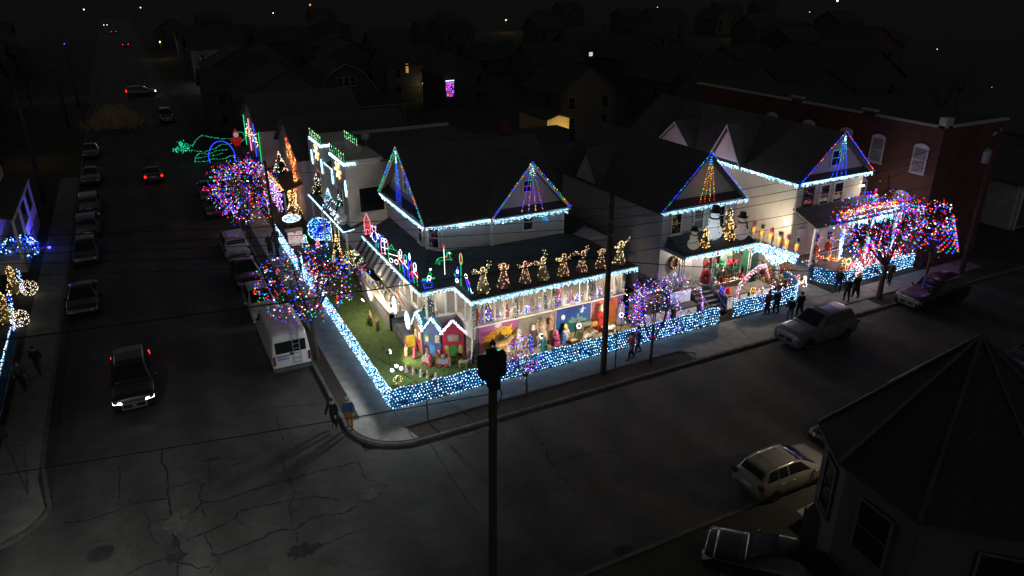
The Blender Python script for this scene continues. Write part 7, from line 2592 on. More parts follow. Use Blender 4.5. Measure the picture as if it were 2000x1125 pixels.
# candy striped arch over the opening in the fence
ar = thing('candy_arch', 'red and white lit arch over the fence opening before the cases', 'arch', (22.9, .9, 0))
pth = [(23.05, .8, .0), (23.1, .85, 1.1), (23.6, 1.05, 1.75), (24.8, 1.5, 2.1), (26.2, 2.1, 2.15), (27.2, 2.5, 1.9), (27.6, 2.5, 1.0), (27.7, 2.4, 0)]
MB().tube(pth, .09, 8).build('frame', mat('arch_white', (.6, .58, .58), .6), ar, smooth=True)
pts, cl = [], []
for i, p in enumerate(along(pth, .03)):
 a = i * 1.9
 pts.append((p[0] + .12 * math.cos(a) * .7, p[1] - .08 + .06 * math.sin(a), p[2] + .12 * math.sin(a)))
 cl.append(['r', 'cw', 'pk', 'cw'][(i // 9) % 4] if rnd.random() < .75 else 'pu')
bulbs(pts, cl, (.02, .032), ar)
# net canopy over the drive and the plush crowd beneath it
cn = thing('net_canopy', 'sloping canopy of blue white bulbs over the drive entrance', 'net lights', (28.0, 3.2, 2.6))
pts = []
for i in range(48):
 for j in range(14):
  u, v = i / 47, j / 13
  x = 26.0 + 4.4 * u + rnd.uniform(-.03, .03)
  y = 2.3 + .25 * u + .35 * v + rnd.uniform(-.04, .04)
  z = 3.8 - 1.75 * u - (.95 - .3 * math.sin(u * 9)) * v + rnd.uniform(-.04, .04)
  if rnd.random() < .8:
   pts.append((x, y, z))
bulbs(pts, [rnd.choice(['net', 'net', 'ice', 'b', 'cw']) for _ in pts], (.026, .042), cn)
w = MB()
for v in (0, .5, 1):
 w.tube([(26.0, 2.35 + v, 3.72 - .3 * abs(v - .5)), (30.4, 2.6 + v, 1.97 - .3 * abs(v - .5))], .02, 5)
for x, z in ((30.4, 1.85), (28.2, 2.75)):
 w.tube([(x, 2.6, 0), (x, 2.6, z)], .025, 5)
w.build('frame', mat('galvanised'), cn)
PLC = [(.5, .32, .06), (.55, .5, .46), (.45, .3, .16), (.42, .06, .08), (.5, .36, .36), (.5, .2, .05)]
PLN = ['golden', 'white', 'tan', 'red', 'pale pink', 'orange']
k = 0
ordn = ['first', 'second', 'third', 'fourth', 'fifth', 'sixth']
for i in range(6):
 for j in range(3):
  x, y = 27.1 + i * .55 + rnd.uniform(-.1, .1), 2.5 + j * .55 - .05 * i
  c = (i * 2 + j) % 6
  if i == 5 and j == 0:
   continue
  t = thing('plush_bear', '%s plush bear in the %s row back, %s from the snowman house' % (PLN[c], ordn[j], ordn[i]), 'plush toy', (x, y, 0), group='plush bears under the net canopy')
  m_ = mat('plush_%d' % c, PLC[c], .95, var=.3, scale=9, bump=.7, bscale=30)
  zb = .35 * j
  MB().box(x - .25, x + .25, y - .2, y + .2, 0, zb + .3).build('stand', wood(), t)
  z0 = zb + .3
  b = MB()
  b.ball((x, y, z0 + .24), .24, 10, 7, sc=(.95, .8, 1)).ball((x, y - .02, z0 + .56), .17, 10, 7)
  for sg in (-1, 1):
   b.ball((x + sg * .13, y, z0 + .7), .06, 7, 5).ball((x + sg * .24, y - .1, z0 + .3), .09, 8, 5, sc=(.8, 1, 1.4)).ball((x + sg * .15, y - .2, z0 + .08), .1, 8, 5, sc=(1, 1.4, .8))
  b.build('body', m_, t, smooth=True)
  MB().ball((x, y - .17, z0 + .53), .07, 7, 5).build('muzzle', mat('plush_muzzle', (.6, .5, .4), .9), t, smooth=True)
for i in range(6):
 x, y = 29.6 + rnd.uniform(-.5, .9), 1.5 + i * .35
 gold_figure('%s small lit ornament on the drive beside the curved net, %s back' % (['pink', 'white'][i % 2], ordn[i]), x, y, 0, .75, ['pk', 'cw'][i % 2], 50, name='drive_ornament', r=(.022, .04))
lamp_point('canopy_light', (28.2, 2.0, 2.3), 70, (1, .86, .72), .3, cn)
# toy soldiers along the beige wall
sh2 = thing('wall_shelf', 'long shelf along the blank beige wall carrying golden soldiers', 'shelf', (31.1, 5.6, 1.6))
MB().box(30.85, 31.35, 3.2, 8.0, 1.5, 1.58).build('board', wood(), sh2)
for y in (3.4, 5.5, 7.8):
 MB().box(31.2, 31.36, y, y + .06, 1.1, 1.5).build('bracket', metal(), sh2)
for i, (y, c) in enumerate(((3.45, 'y'), (4.35, 'y'), (5.1, 'y'), (5.95, 'wm'), (6.8, 'gold'), (7.6, 'gold'))):
 t = thing('toy_soldier', 'golden lit toy soldier on the beige wall shelf, %s from the street' % ordn[i], 'toy soldier', (31.1, y, 1.58), group='toy soldiers on the wall shelf')
 x, z = 31.1, 1.58
 MB().lathe([(.13, 0), (.12, .4), (.08, .45)], 10, (x, y, z)).build('legs', mat('toy_white', (.5, .48, .45), .6), t, smooth=True)
 MB().lathe([(.14, .45), (.16, .7), (.15, .85), (.06, .9)], 10, (x, y, z)).build('coat', emi('soldier_glow', (1, .55, .1), .42), t, smooth=True)
 MB().ball((x, y, z + 1.0), .1, 9, 7).build('head', mat('plaster_skin_0.50'), t, smooth=True)
 MB().lathe([(.11, 1.06), (.12, 1.3), (.03, 1.33)], 10, (x, y, z)).build('hat', [mat('hat_black', (.012, .012, .014), .5), mat('robe_0.42_0.03_0.04')][i % 2], t, smooth=True)
 for sg in (-1, 1):
  MB().tube([(x, y + sg * .16, z + .82), (x - .03, y + sg * .19, z + .5)], .04, 6).build('arm', mat('robe_0.42_0.03_0.04'), t)
wlp = thing('wall_lamp', 'bright lamp fixed on the blank beige wall', 'lamp', (31.3, 4.9, 3.6))
MB().lathe([(.05, 0), (.12, -.05), (.1, -.18)], 10, (31.25, 4.9, 3.7)).build('shade', emi('wall_lamp_lit', (1, .9, .75), 9), wlp, smooth=True)
lamp_point('wall_lamp_light', (29.2, 4.9, 3.3), 320, (1, .87, .7), .1, wlp)
wlp = thing('porch_flood_lamp', 'bright white flood lamp above the beige house porch roof', 'lamp', (37.9, 4.3, 5.6))
MB().ball((38.0, 4.3, 5.6), .11, 10, 6, sc=(1, 1, .7)).build('lens', emi('porch_flood_lit', (1, .95, .85), 12), wlp, smooth=True)
lamp_point('porch_flood_light', (38.0, 3.6, 5.4), 40, (1, .92, .8), .1, wlp)
# beige house porch and yard
string_light('garland of orange and red bulbs across the beige house porch roof', [[(34.2, 2.6, 4.25), (37.5, 2.7, 4.4), (40, 2.6, 4.3)], [(34.2, 2.9, 4.4), (37.5, 2.9, 4.55), (40, 2.8, 4.45)]], .07, lambda: rnd.choice(['o', 'o', 'r', 'y', 'ww']), (.04, .065), ja=.1)
string_light('blue white strands down the beige house porch posts', [[(34.3, 2.3, 3.8), (34.3, 2.3, 1.2)], [(34.45, 2.25, 3.7), (33.9, 2.2, 2.6), (34.1, 2.2, 1.6)], [(37.1, 2.3, 3.8), (37.1, 2.3, 1.2)], [(39.8, 2.3, 3.8), (39.8, 2.3, 1.2)]], .06, lambda: rnd.choice(['ice', 'cw', 'net']), (.03, .045), ja=.05)
for x, lab in ((32.3, 'blue and red nutcracker standing on the beige house porch by the wall'), (33.6, 'red and golden nutcracker standing nearer the beige house porch steps')):
 t = thing('nutcracker', lab, 'nutcracker', (x, 2.9, 1.0))
 y, z = 2.9, 1.0
 MB().lathe([(.2, 0), (.18, .6), (.14, .65)], 10, (x, y, z)).build('legs', mat('toy_greenb', (.04, .25, .12), .6), t, smooth=True)
 MB().lathe([(.2, .65), (.24, 1.0), (.22, 1.3), (.08, 1.4)], 10, (x, y, z)).build('coat', mat('robe_0.42_0.03_0.04'), t, smooth=True)
 MB().ball((x, y, z + 1.55), .16, 9, 7).build('head', mat('plaster_skin_0.50'), t, smooth=True)
 MB().lathe([(.17, 1.65), (.19, 2.1), (.04, 2.15)], 10, (x, y, z)).build('hat', mat('toy_blueb', (.03, .05, .4), .6), t, smooth=True)
 for sg in (-1, 1):
  MB().tube([(x + sg * .24, y, z + 1.25), (x + sg * .28, y - .05, z + .75)], .06, 6).build('arm', mat('robe_0.42_0.03_0.04'), t)
 bulbs([(x + rnd.uniform(-.2, .2), y - .26, z + rnd.uniform(.1, 2.1)) for _ in range(50)], [rnd.choice(['r', 'b', 'y', 'o']) for _ in range(50)], (.02, .034), t)
sec = random.Random(5)
YC = [('r', 'red'), ('cw', 'white'), ('pk', 'pink'), ('pu', 'rosy'), ('o', 'amber')]
k = 0
for i in range(6):
 for j in range(3):
  x, y = 34.4 + i * .95 + sec.uniform(-.2, .2), 1.1 + j * .45
  c, nm = YC[(i + j * 2) % 5]
  gold_figure('%s lit yard figure, %s row back, %s from the beige house drive' % (nm, ordn[j], ordn[i]), x, y, .0, sec.uniform(.6, 1.1), c, 46, name='yard_light_figure', r=(.026, .045))
string_light('amber bulb garland along the beige house drive edge', [[(32.2, 3.0, .5), (32.6, 3.3, 1.3), (33.4, 2.2, 1.5), (34.6, 2.0, 1.1)], [(32.0, 3.4, .9), (33.0, 2.9, 1.4), (34.0, 2.2, 1.1)]], .06, lambda: rnd.choice(['o', 'ww', 'ww', 'r']), (.03, .05), ja=.12)
string_light('red and white candy pole lights beside the large lit tree', [[(34.6, .9, .0), (35.0, 1.0, 1.6), (35.8, 1.2, 2.2)], [(37.0, 1.8, 1.1), (37.05, 1.8, 2.9)], [(37.6, 1.8, 1.1), (37.65, 1.8, 2.9)]], .045, lambda: rnd.choice(['r', 'r', 'cw']), (.03, .045), ja=.04)
wlp = thing('yard_lamp', 'small golden wreath lamp on a post in the beige house yard', 'lamp', (33.9, 1.3, 0))
MB().tube([(33.9, 1.3, 0), (33.9, 1.3, 1.2)], .03, 6).build('post', metal(), wlp)
bulbs([(33.9 + .22 * math.cos(i * .37) + rnd.uniform(-.05, .05), 1.25, 1.4 + .22 * math.sin(i * .37) + rnd.uniform(-.05, .05)) for i in range(50)], 'gold', (.024, .04), wlp)
lamp_point('yard_lamp_light', (34.5, 1.2, 1.9), 90, (1, .8, .7), .3, wlp)

string_light('pink and white bulbs massed over the beige house yard', [[(34.6 + i * .5, 1.2 + .5 * (i % 3), .3), (34.8 + i * .5, 1.4 + .4 * (i % 2), 1.4 + .2 * (i % 3))] for i in range(11)], .075, lambda: rnd.choice(['pu', 'cw', 'pk', 'cw', 'r']), (.03, .05), ja=.16)
string_light('red and white garland along the snowman house porch edge', [[(22.8, 2.6, 1.5), (23.6, 2.6, 1.25), (24.4, 2.6, 1.5), (25.2, 2.6, 1.25), (25.9, 2.6, 1.5)], [(22.8, 2.6, 3.5), (24.2, 2.6, 3.2), (25.8, 2.6, 3.5)]], .06, lambda: rnd.choice(['r', 'cw', 'r', 'g', 'wm']), (.022, .034), ja=.05)
string_light('white and rose bulbs massed inside the curved net', [[(24.6 + i * .42, .7 + .3 * (i % 3), .2), (24.7 + i * .42, .9 + .3 * (i % 2), .9 + .25 * (i % 3))] for i in range(10)], .08, lambda: rnd.choice(['cw', 'pu', 'pk', 'wm', 'r']), (.024, .038), ja=.12)
# ================================================================ bay house decorations
for y0, lab in ((20.9, 'golden snowflake lights on the nearer bay'), (27.4, 'golden snowflake lights on the farther bay')):
 t = thing('snowflake_lights', lab, 'light figure', (3.4, y0, 7.1))
 pts = []
 for a in range(6):
  for k in range(9):
   for b in (-.12, 0, .12):
    if b and k < 4:
     continue
    rr = .1 * k
    pts.append((3.42, y0 + rr * math.cos(a * 1.047 + b), 7.15 + rr * math.sin(a * 1.047 + b) * .75))
 bulbs(pts, [rnd.choice(['gold', 'wm']) for _ in pts], (.03, .045), t)
 f = MB()
 for a in range(3):
  f.tube([(3.45, y0 - .85 * math.cos(a * 1.047), 7.15 - .65 * math.sin(a * 1.047)), (3.45, y0 + .85 * math.cos(a * 1.047), 7.15 + .65 * math.sin(a * 1.047))], .012, 4)
 f.build('frame', metal(), t)
for y, z, lab in ((18.85, 6.3, 'outer corner of the nearer bay'), (22.5, 6.35, 'inner corner of the nearer bay'), (25.7, 6.4, 'inner corner of the farther bay'), (28.9, 6.5, 'outer corner of the farther bay')):
 t = thing('oval_light_wreath', 'blue white oval wreath of bulbs on the ' + lab, 'light wreath', (3.4, y, z), group='oval wreaths on the bays')
 pts = [(3.38, y + .22 * math.cos(i * .16) + rnd.uniform(-.04, .04), z + .55 * math.sin(i * .16) + rnd.uniform(-.04, .04)) for i in range(80)]
 bulbs(pts, [rnd.choice(['ice', 'cw', 'net']) for _ in pts], (.026, .04), t)
 MB().tube([(3.42, y + .22 * math.cos(i * .524), z + .55 * math.sin(i * .524)) for i in range(12)], .03, 5, closed=True).build('ring', mat('wreath_green'), t)
for (y0, y1, z, x, lab) in ((19.0, 22.8, 8.24, 3.55, 'nearer parapet'), (25.7, 29.2, 8.24, 3.55, 'farther parapet'), (21.4, 24.6, 8.7, 5.2, 'raised rear parapet')):
 for i in range(7):
  y = y0 + (y1 - y0) * i / 6
  t = thing('parapet_lantern', 'little green lit lantern on the %s, %s along it' % (lab, (ordn + ['seventh'])[i]), 'lantern', (x, y, z), group='lanterns on the parapets')
  MB().lathe([(.07, 0), (.08, .3), (.03, .42), (.05, .5), (.01, .62)], 8, (x, y, z)).build('body', mat('lantern_green', (.05, .16, .1), .5), t, smooth=True)
  bulbs([(x - .08, y + rnd.uniform(-.06, .06), z + .08 * k) for k in range(7)], [rnd.choice(['dg', 'g', 'wm']) for _ in range(7)], (.024, .036), t)
MB_ = MB().box(5.1, 5.4, 21.3, 24.7, 8.0, 8.66)
po = MB_.build('rear_parapet', mat('bay_cream'), B)
# figures on the porch roof
for i, (y, h, nm) in enumerate(((20.0, 1.2, 'large'), (21.2, 1.0, 'middle'), (22.4, .9, 'small'))):
 t = thing('snow_figure', '%s silver white bear figure on the bay house porch roof' % nm, 'figure', (3.2, y, 3.4), group='silver figures on the bay house porch roof')
 m_ = mat('silver_fur', (.55, .58, .62), .8, var=.2, scale=9)
 MB().ball((3.25, y, 3.4 + .35 * h), .38 * h, 10, 7).ball((3.2, y, 3.4 + .85 * h), .25 * h, 10, 7).build('body', m_, t, smooth=True)
 for sg in (-1, 1):
  MB().ball((3.2, y + sg * .2 * h, 3.4 + 1.05 * h), .08 * h, 7, 5).build('ear', m_, t, smooth=True)
 bulbs([(3.25 - .38 * h * math.cos(a) * .9, y + .38 * h * math.sin(a), 3.4 + .35 * h + rnd.uniform(-.3, .3) * h) for a in [rnd.uniform(-1, 1) for _ in range(40)]], 'cw', (.02, .03), t)
mini_tree('silver lit tree on the bay house porch roof', 3.3, 24.2, 3.4, 1.7, ['cw', 'ice'], 110, green=(.3, .34, .38), bulb=(.022, .034))
mini_tree('dark lit tree in the farther bay window', 3.2, 27.4, 3.9, 1.6, ['gold', 'wm', 'cw'], 60, bulb=(.022, .034))
mini_tree('frosted tree in the nearer bay window', 3.25, 20.6, 4.2, 1.3, ['cw', 'teal'], 50, green=(.1, .14, .14), bulb=(.022, .032))
# yard of the bay house
bw = thing('blue_wreath_display', 'great round wreath of blue bulbs with a green face and two small figures', 'light display', (2.7, 26.0, 0))
pts, cl = [], []
for i in range(430):
 a, rr = rnd.uniform(0, 6.28), math.sqrt(rnd.uniform(.02, 1))
 pts.append((2.7 + .98 * rr * math.cos(a) * .95, 25.9 - .25 * rr * math.cos(a), 1.35 + 1.0 * rr * math.sin(a)))
 cl.append('teal' if abs(rr * math.cos(a) + .3) < .25 and .25 < rr * math.sin(a) < .6 else ('ice' if rr > .85 else rnd.choice(['b', 'b', 'b', 'net'])))
bulbs(pts, cl, (.026, .04), bw)
MB().card((2.7, 26.0, 1.35), (1, -.25), circ(0, 0, 1.0, 1.02, 24)[:-1], .06).build('board', mat('navy_board', (.02, .03, .1), .7), bw)
for sx in (-.6, .6):
 MB().tube([(2.7 + sx, 26.05 - sx * .25, 0), (2.7 + sx, 26.05 - sx * .25, 1)], .03, 5).build('leg', metal(), bw)
for x, y, h, lab in ((1.5, 26.1, 1.0, 'small penguin light figure beside the blue wreath'), (2.35, 25.5, .75, 'pink and white light figure below the blue wreath'), (3.25, 25.4, .9, 'blue and white light figure at the foot of the blue wreath')):
 gold_figure(lab, x, y, 0, h, 'ice' if h != .75 else 'pk', 80, name='yard_light_figure', r=(.022, .036))
ov = thing('oval_light_sign', 'white oval light sign above the pink lit case', 'light sign', (.9, 27.6, 0))
MB().card((.9, 27.6, 2.05), (1, -.2), circ(0, 0, .62, .3, 24)[:-1], .06).build('board', mat('sign_white', (.6, .62, .64), .6), ov)
MB().tube([(.9, 27.66, 0), (.9, 27.66, 1.8)], .03, 5).build('post', metal(), ov)
bulbs([(.9 + .66 * math.cos(a) * k, 27.54 - .13 * math.cos(a) * k, 2.05 + .33 * math.sin(a) * k) for a, k in [(rnd.uniform(0, 6.28), rnd.choice([1, 1, .95, rnd.random()])) for _ in range(240)]], ['cw' if rnd.random() < .6 else 'ice' for _ in range(240)], (.022, .036), ov)
case('pink lit case below the white oval sign', .25, 1.5, 26.6, 27.2, 1.25, litprint('backlit_pink', [(0, (.7, .5, .48)), (.97, (.4, .12, .15)), (.5, (.65, .58, .55)), (.75, (.5, .3, .3))], 6, .6))
gold_figure('tall golden cone of lights between bay house and gabled house', 2.3, 34.0, 0, 2.9, 'ww', 260, name='golden_cone', r=(.03, .05))
string_light('warm rope lights edging the bay house door', [[(3.4, 24.9, .3), (3.4, 24.9, 3.0)], [(3.3, 22.3, .1), (3.4, 22.3, 2.9)]], .1, 'wm', (.026, .036))
lamp_point('bay_house_yard_light', (1.4, 25.8, 2.4), 30, (1, .9, .85), .2, ov)
mini_tree('slim golden tree at the end of the bay house porch', 3.0, 21.8, 0, 2.2, ['gold', 'ww', 'wm'], 150, w=.2, bulb=(.022, .034))
t7, e7 = bare_tree('low topiary tree with golden and teal bulbs by the stair', 3.1, 17.2, 1.1, (3.1, 17.2, 1.7), (.85, .8, .5), 20, .05, 21, name='topiary_tree', twigs=3)
tree_lights('golden and teal bulbs on the low topiary by the stair', e7, 190, ['gold', 'y', 'wm', 'teal'], (.024, .04), (3.1, 17.2, 1.7), (.95, .9, .55), 22, shell=.6, group=None)
string_light('tangle of pink and white light figures under the lit street tree', [[(-.1 + rnd.uniform(-.3, .9), 15.5 + i * .5, .2), (.2 + rnd.uniform(-.3, .9), 15.6 + i * .5, 1.3)] for i in range(10)], .07, lambda: rnd.choice(['pk', 'cw', 'r', 'pu', 'ice']), (.024, .04), ja=.1)
# gabled houses' lights
string_light('amber and red bulbs draped over the front of the gabled house', [[(2.85, 33.0, 5.8), (2.8, 34.5, 4.4), (2.75, 33.2, 3.4)], [(2.8, 35.5, 6.4), (2.7, 34.2, 4.9), (2.6, 33.4, 3.7), (2.3, 32.5, 2.6)], [(1.3, 32.4, 3.1), (1.3, 40.5, 3.1)], [(2.8, 36.4, 6.8), (2.8, 36.3, 5.0)], [(2.8, 35.2, 6.4), (2.8, 35.2, 4.6)]], .05, lambda: rnd.choice(['o', 'ww', 'r', 'o', 'gold']), (.03, .05), ja=.09)
mini_tree('green tree with white bulbs on the gabled house porch roof', 2.2, 37.6, 3.4, 2.0, ['wm', 'cw', 'g', 'r'], 130, bulb=(.028, .042))
string_light('purple and white mass of bulbs on the gabled house porch', [[(1.2, 33 + i * .8, 3.0), (1.15, 33.2 + i * .8, 1.0)] for i in range(8)], .06, lambda: rnd.choice(['pu', 'p', 'cw', 'pk', 'b', 'wm']), (.028, .045), ja=.12)
for y, k, lab in ((54.0, 'dg', 'green light strip at the far corner of the pink walled house'), (50.8, 'pk', 'pink light strip on the pink walled house'), (47.6, 'b', 'blue light strip on the pink walled house'), (44.6, 'g', 'green light strip at the near corner of the pink walled house')):
 string_light(lab, [(1.68, y, 6.2), (1.6, y, 2.9)], .07, k, (.04, .055))
string_light('warm bulbs in the windows of the pink walled house', [[(1.6, y, 5.3), (1.6, y, 4.0)] for y in (46.5, 49.3, 52)], .1, 'wm', (.045, .07), ja=.15)
for yy, cc, ee in ((46.0, (.9, .25, .35), 30), (36.5, (1, .55, .25), 45)):
 lamp_point('porch_glow', (.9, yy, 2.4), ee, cc, .2, C1 if yy < 40 else C2)
# green outline shapes, blue hoop and a red suited inflatable at the far pavement
gt = thing('green_light_outline', 'green bulb outline of a winding dragon strung along the far pavement', 'light figure', (-1.0, 56, 0))
zz = lambda pts_: [(x, y, z) for x, y, z in pts_]
paths = [[(-4.6, 60, 3.2), (-4.2, 60, 4.0), (-3.6, 60, 3.4), (-3.0, 60, 4.6), (-2.4, 60, 5.2), (-1.2, 60, 4.6), (-.2, 60, 4.2)], [(-.2, 60, 4.2), (1.0, 60, 4.0), (1.2, 60, 5.3), (2.0, 60, 5.2), (2.3, 60, 4.0), (1.7, 60, 3.2)],
         [(-4.6, 60, 2.7), (-3.6, 60, 2.6), (-2.4, 60, 2.1), (-1.2, 60, 2.6), (-.4, 60, 3.2), (.6, 60, 3.2), (1.6, 60, 3.3)], [(-3.6, 60, .5), (-3.4, 60, 1.4), (-3.0, 60, 2.0), (-2.0, 60, 1.6), (-1.0, 60, 2.2), (.2, 60, 2.1)],
         [(-3.5, 60, .5), (-2.4, 60, .3), (-1.6, 60, .7), (-.6, 60, .4), (.6, 60, 1.0), (1.6, 60, .9)], [(-3.5, 60, 1.1), (-2.5, 60, 1.2), (-1.4, 60, 1.3), (-.4, 60, 1.5)]]
pts = [jit(p, .05) for q in paths for p in along(q, .16)]
for c in ((-5.2, 60, 3.1), (-4.7, 60, 3.9), (-4.3, 60, 3.0)):
 pts += [(c[0] + rnd.gauss(0, .28), c[1], c[2] + rnd.gauss(0, .32)) for _ in range(36)]
pts = [(p[0], p[1], p[2] * .62) for p in pts]
bulbs(pts, [rnd.choice(['dg', 'g', 'dg', 'teal']) for _ in pts], (.03, .05), gt)
fr = MB()
for q in paths:
 fr.tube([(p[0], p[1], p[2] * .62) for p in q], .02, 4)
for x in (-4.4, -2.5, -.4, 1.4):
 fr.tube([(x, 60.05, 0), (x, 60.05, 1.9)], .03, 5)
fr.build('frame', metal('wire_green'), gt)
string_light('large blue light hoop before the pink walled house', [(-1.1 + 1.35 * math.cos(R(a)), 54.5, 1.7 + 1.75 * math.sin(R(a))) for a in range(-20, 205, 9)], .09, 'b', (.04, .06), name='light_hoop', cat='light hoop')
st_ = thing('inflatable_santa', 'red and white inflatable santa by the pink walled house', 'inflatable', (1.0, 57.5, 0))
SR, SWh = emi('santa_red', (.7, .02, .02), .25), emi('santa_white', (.8, .7, .7), .3)
MB().lathe([(.3, 0), (.46, .35), (.42, .8), (.25, 1.1)], 14, (1.0, 57.5, 2.2)).build('body', SR, st_, smooth=True)
MB().ball((1.0, 57.35, 3.45), .3, 12, 8).build('beard', SWh, st_, smooth=True)
MB().lathe([(.28, 0), (.2, .25), (.04, .5)], 12, (1.0, 57.5, 3.62)).build('hat', SR, st_, smooth=True)
for sg in (-1, 1):
 MB().tube([(1.0 + sg * .38, 57.4, 3.1), (1.0 + sg * .6, 57.2, 2.8)], .13, 8).build('arm', SR, st_, smooth=True)
MB().box(.6, 1.4, 57.1, 57.9, 0, 2.2).build('stand', wood(), st_)

# ================================================================ the opposite side: porch in blue light and lit shapes at the kerb
L1 = gable_house('blue_lit_house', 'house across the side street washed in blue porch light', -29, -19.6, 30, 43, 5.6, 8.6, 'x', mat('dim_white'), ROOF)
MB().slab([(-19.7, 30.2, 4.6), (-19.7, 42.8, 4.6), (-17.9, 42.8, 4.1), (-17.9, 30.2, 4.1)], .12).build('porch_roof', ROOF, L1)
MB().box(-17.95, -17.85, 30.2, 42.8, 3.85, 4.1).build('porch_fascia', white(), L1)
for y in (30.4, 34.5, 38.6, 42.6):
 MB().box(-18.08, -17.9, y - .1, y + .1, 0, 3.9).build('post', white(), L1)
rl = MB()
for i in range(44):
 y = 34.7 + i * .18
 rl.tube([(-18.0, y, 1.1), (-18.0, y, 1.95)], .018, 4)
rl.tube([(-18.0, 34.5, 1.98), (-18.0, 42.6, 1.98)], .035, 5)
rl.build('railing', white(), L1)
MB().box(-19.6, -17.9, 30.2, 42.8, 0, 1.05).build('porch_floor', mat('dim_white'), L1)
bl = thing('blue_flood_lamp', 'small blue flood lamp on the ground before the blue washed porch', 'flood lamp', (-16.75, 35.0, 0))
MB().lathe([(.1, 0), (.12, .12), (.02, .16)], 10, (-16.78, 35.0, .1)).build('lens', emi('blue_flood_lit', (.05, .05, 1.0), 8), bl, smooth=True)
MB().tube([(-16.78, 35, 0), (-16.78, 35, .1)], .05, 6).build('base', metal(), bl)
lamp_spot('blue_flood_light', (-16.7, 35.0, .5), (-19.2, 36.8, 2.4), 400, (.08, .06, 1.0), 150, .1, bl)
q = random.Random(3)
bs_ = thing('blue_lit_shrub', 'round shrub netted with bright blue bulbs below the blue porch', 'lit shrub', (-18.6, 33.5, 0))
sm_ = MB()
pts = []
for i in range(420):
 a, e = q.uniform(0, 6.28), math.asin(q.uniform(-.6, 1))
 p = Vector((-18.4 + 1.25 * math.cos(a) * math.cos(e), 33.0 + 1.4 * math.sin(a) * math.cos(e), 1.0 + .95 * math.sin(e)))
 if i < 260:
  pts.append(p)
 d = Vector((q.uniform(-.2, .2), q.uniform(-.2, .2), q.uniform(-.1, .2)))
 s_ = Vector((-d.y, d.x, .03))
 sm_.add([p * .97 + Vector((-18.4, 33.0, 1.0)) * .03 - s_, p * .97 + Vector((-18.4, 33.0, 1.0)) * .03 + s_, p + d], [(0, 1, 2)])
sm_.build('foliage', mat('shrub_green', (.03, .05, .02), .9), bs_)
bulbs(pts, [q.choice(['b', 'net', 'b', 'ice']) for _ in pts], (.04, .065), bs_)
for x, y, z, lab, kk in ((-17.3, 24.8, .65, 'ball of warm white bulbs on the kerb side nearer the parked black sedan', 'wm'), (-17.4, 19.6, .6, 'ball of warm white bulbs nearer the crossing', 'wm')):
 t = thing('light_ball', lab, 'light ball', (x, y, 0), group='light balls at the opposite pavement')
 m_ = MB()
 for k in range(6):
  a0 = k * math.pi / 6
  m_.tube([(x + .5 * math.cos(a0) * math.cos(R(i * 20)), y + .5 * math.sin(a0) * math.cos(R(i * 20)), z + .5 * math.sin(R(i * 20))) for i in range(18)], .01, 4, closed=True)
 m_.build('frame', metal(), t)
 pts = []
 for i in range(130):
  a, e = q.uniform(0, 6.28), math.asin(q.uniform(-1, 1))
  pts.append((x + .52 * math.cos(a) * math.cos(e), y + .52 * math.sin(a) * math.cos(e), z + .52 * math.sin(e)))
 bulbs(pts, [q.choice(['wm', 'gold', 'cw', 'wm']) for _ in pts], (.018, .028), t)
gold_figure('golden and blue cone of lights at the view edge beside the light balls', -18.3, 26.0, 0, 2.0, 'gold', 110, name='light_cone', r=(.02, .032))
gold_figure('golden cone of lights nearer the crossing at the view edge', -18.3, 21.0, 0, 2.0, 'gold', 110, name='light_cone', r=(.02, .032))
string_light('blue bulbs spilling beside the golden cones at the view edge', [[(-17.9, 26.6, 1.4), (-17.7, 25.0, .3)], [(-18.0, 22.0, 1.6), (-17.9, 20.4, .2), (-17.8, 19.0, .1)]], .05, lambda: rnd.choice(['b', 'net', 'cw']), (.024, .04), ja=.12)
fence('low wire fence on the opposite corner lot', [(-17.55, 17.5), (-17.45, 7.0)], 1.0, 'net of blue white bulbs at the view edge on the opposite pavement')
ds = thing('dry_shrub', 'pale dry leafless shrub beside the street far up the block', 'shrub', (-12.0, 88, 0))
m_ = MB()
for i in range(420):
 a = q.uniform(0, 6.28)
 r0 = q.uniform(0, 2.2)
 b0 = Vector((-11.5 + q.gauss(0, 2.0), 90 + q.gauss(0, 1.4), 0))
 tp_ = b0 + Vector((q.uniform(-.9, .9), q.uniform(-.9, .9), q.uniform(.5, 1.0) * 3.4 * math.exp(-((b0.x + 11.5) / 3.2) ** 2)))
 m_.tube([b0, b0.lerp(tp_, .5) + Vector((q.uniform(-.2, .2), 0, 0)), tp_], [.03, .02, .008], 3)
 for k in range(3):
  p = b0.lerp(tp_, q.uniform(.4, .9))
  m_.tube([p, p + Vector((q.uniform(-.5, .5), q.uniform(-.5, .5), q.uniform(.2, .8)))], [.014, .005], 3)
m_.build('stems', mat('dry_stem', (.5, .38, .2), .9, var=.3), ds)

# ================================================================ the dark town behind
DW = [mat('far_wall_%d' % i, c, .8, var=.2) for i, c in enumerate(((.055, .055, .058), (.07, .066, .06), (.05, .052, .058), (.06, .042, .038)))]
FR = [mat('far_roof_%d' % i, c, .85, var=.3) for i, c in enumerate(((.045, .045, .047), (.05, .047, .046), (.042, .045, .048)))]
bq = random.Random(77)
FRM = mat('far_frame', (.1, .1, .1), .7)


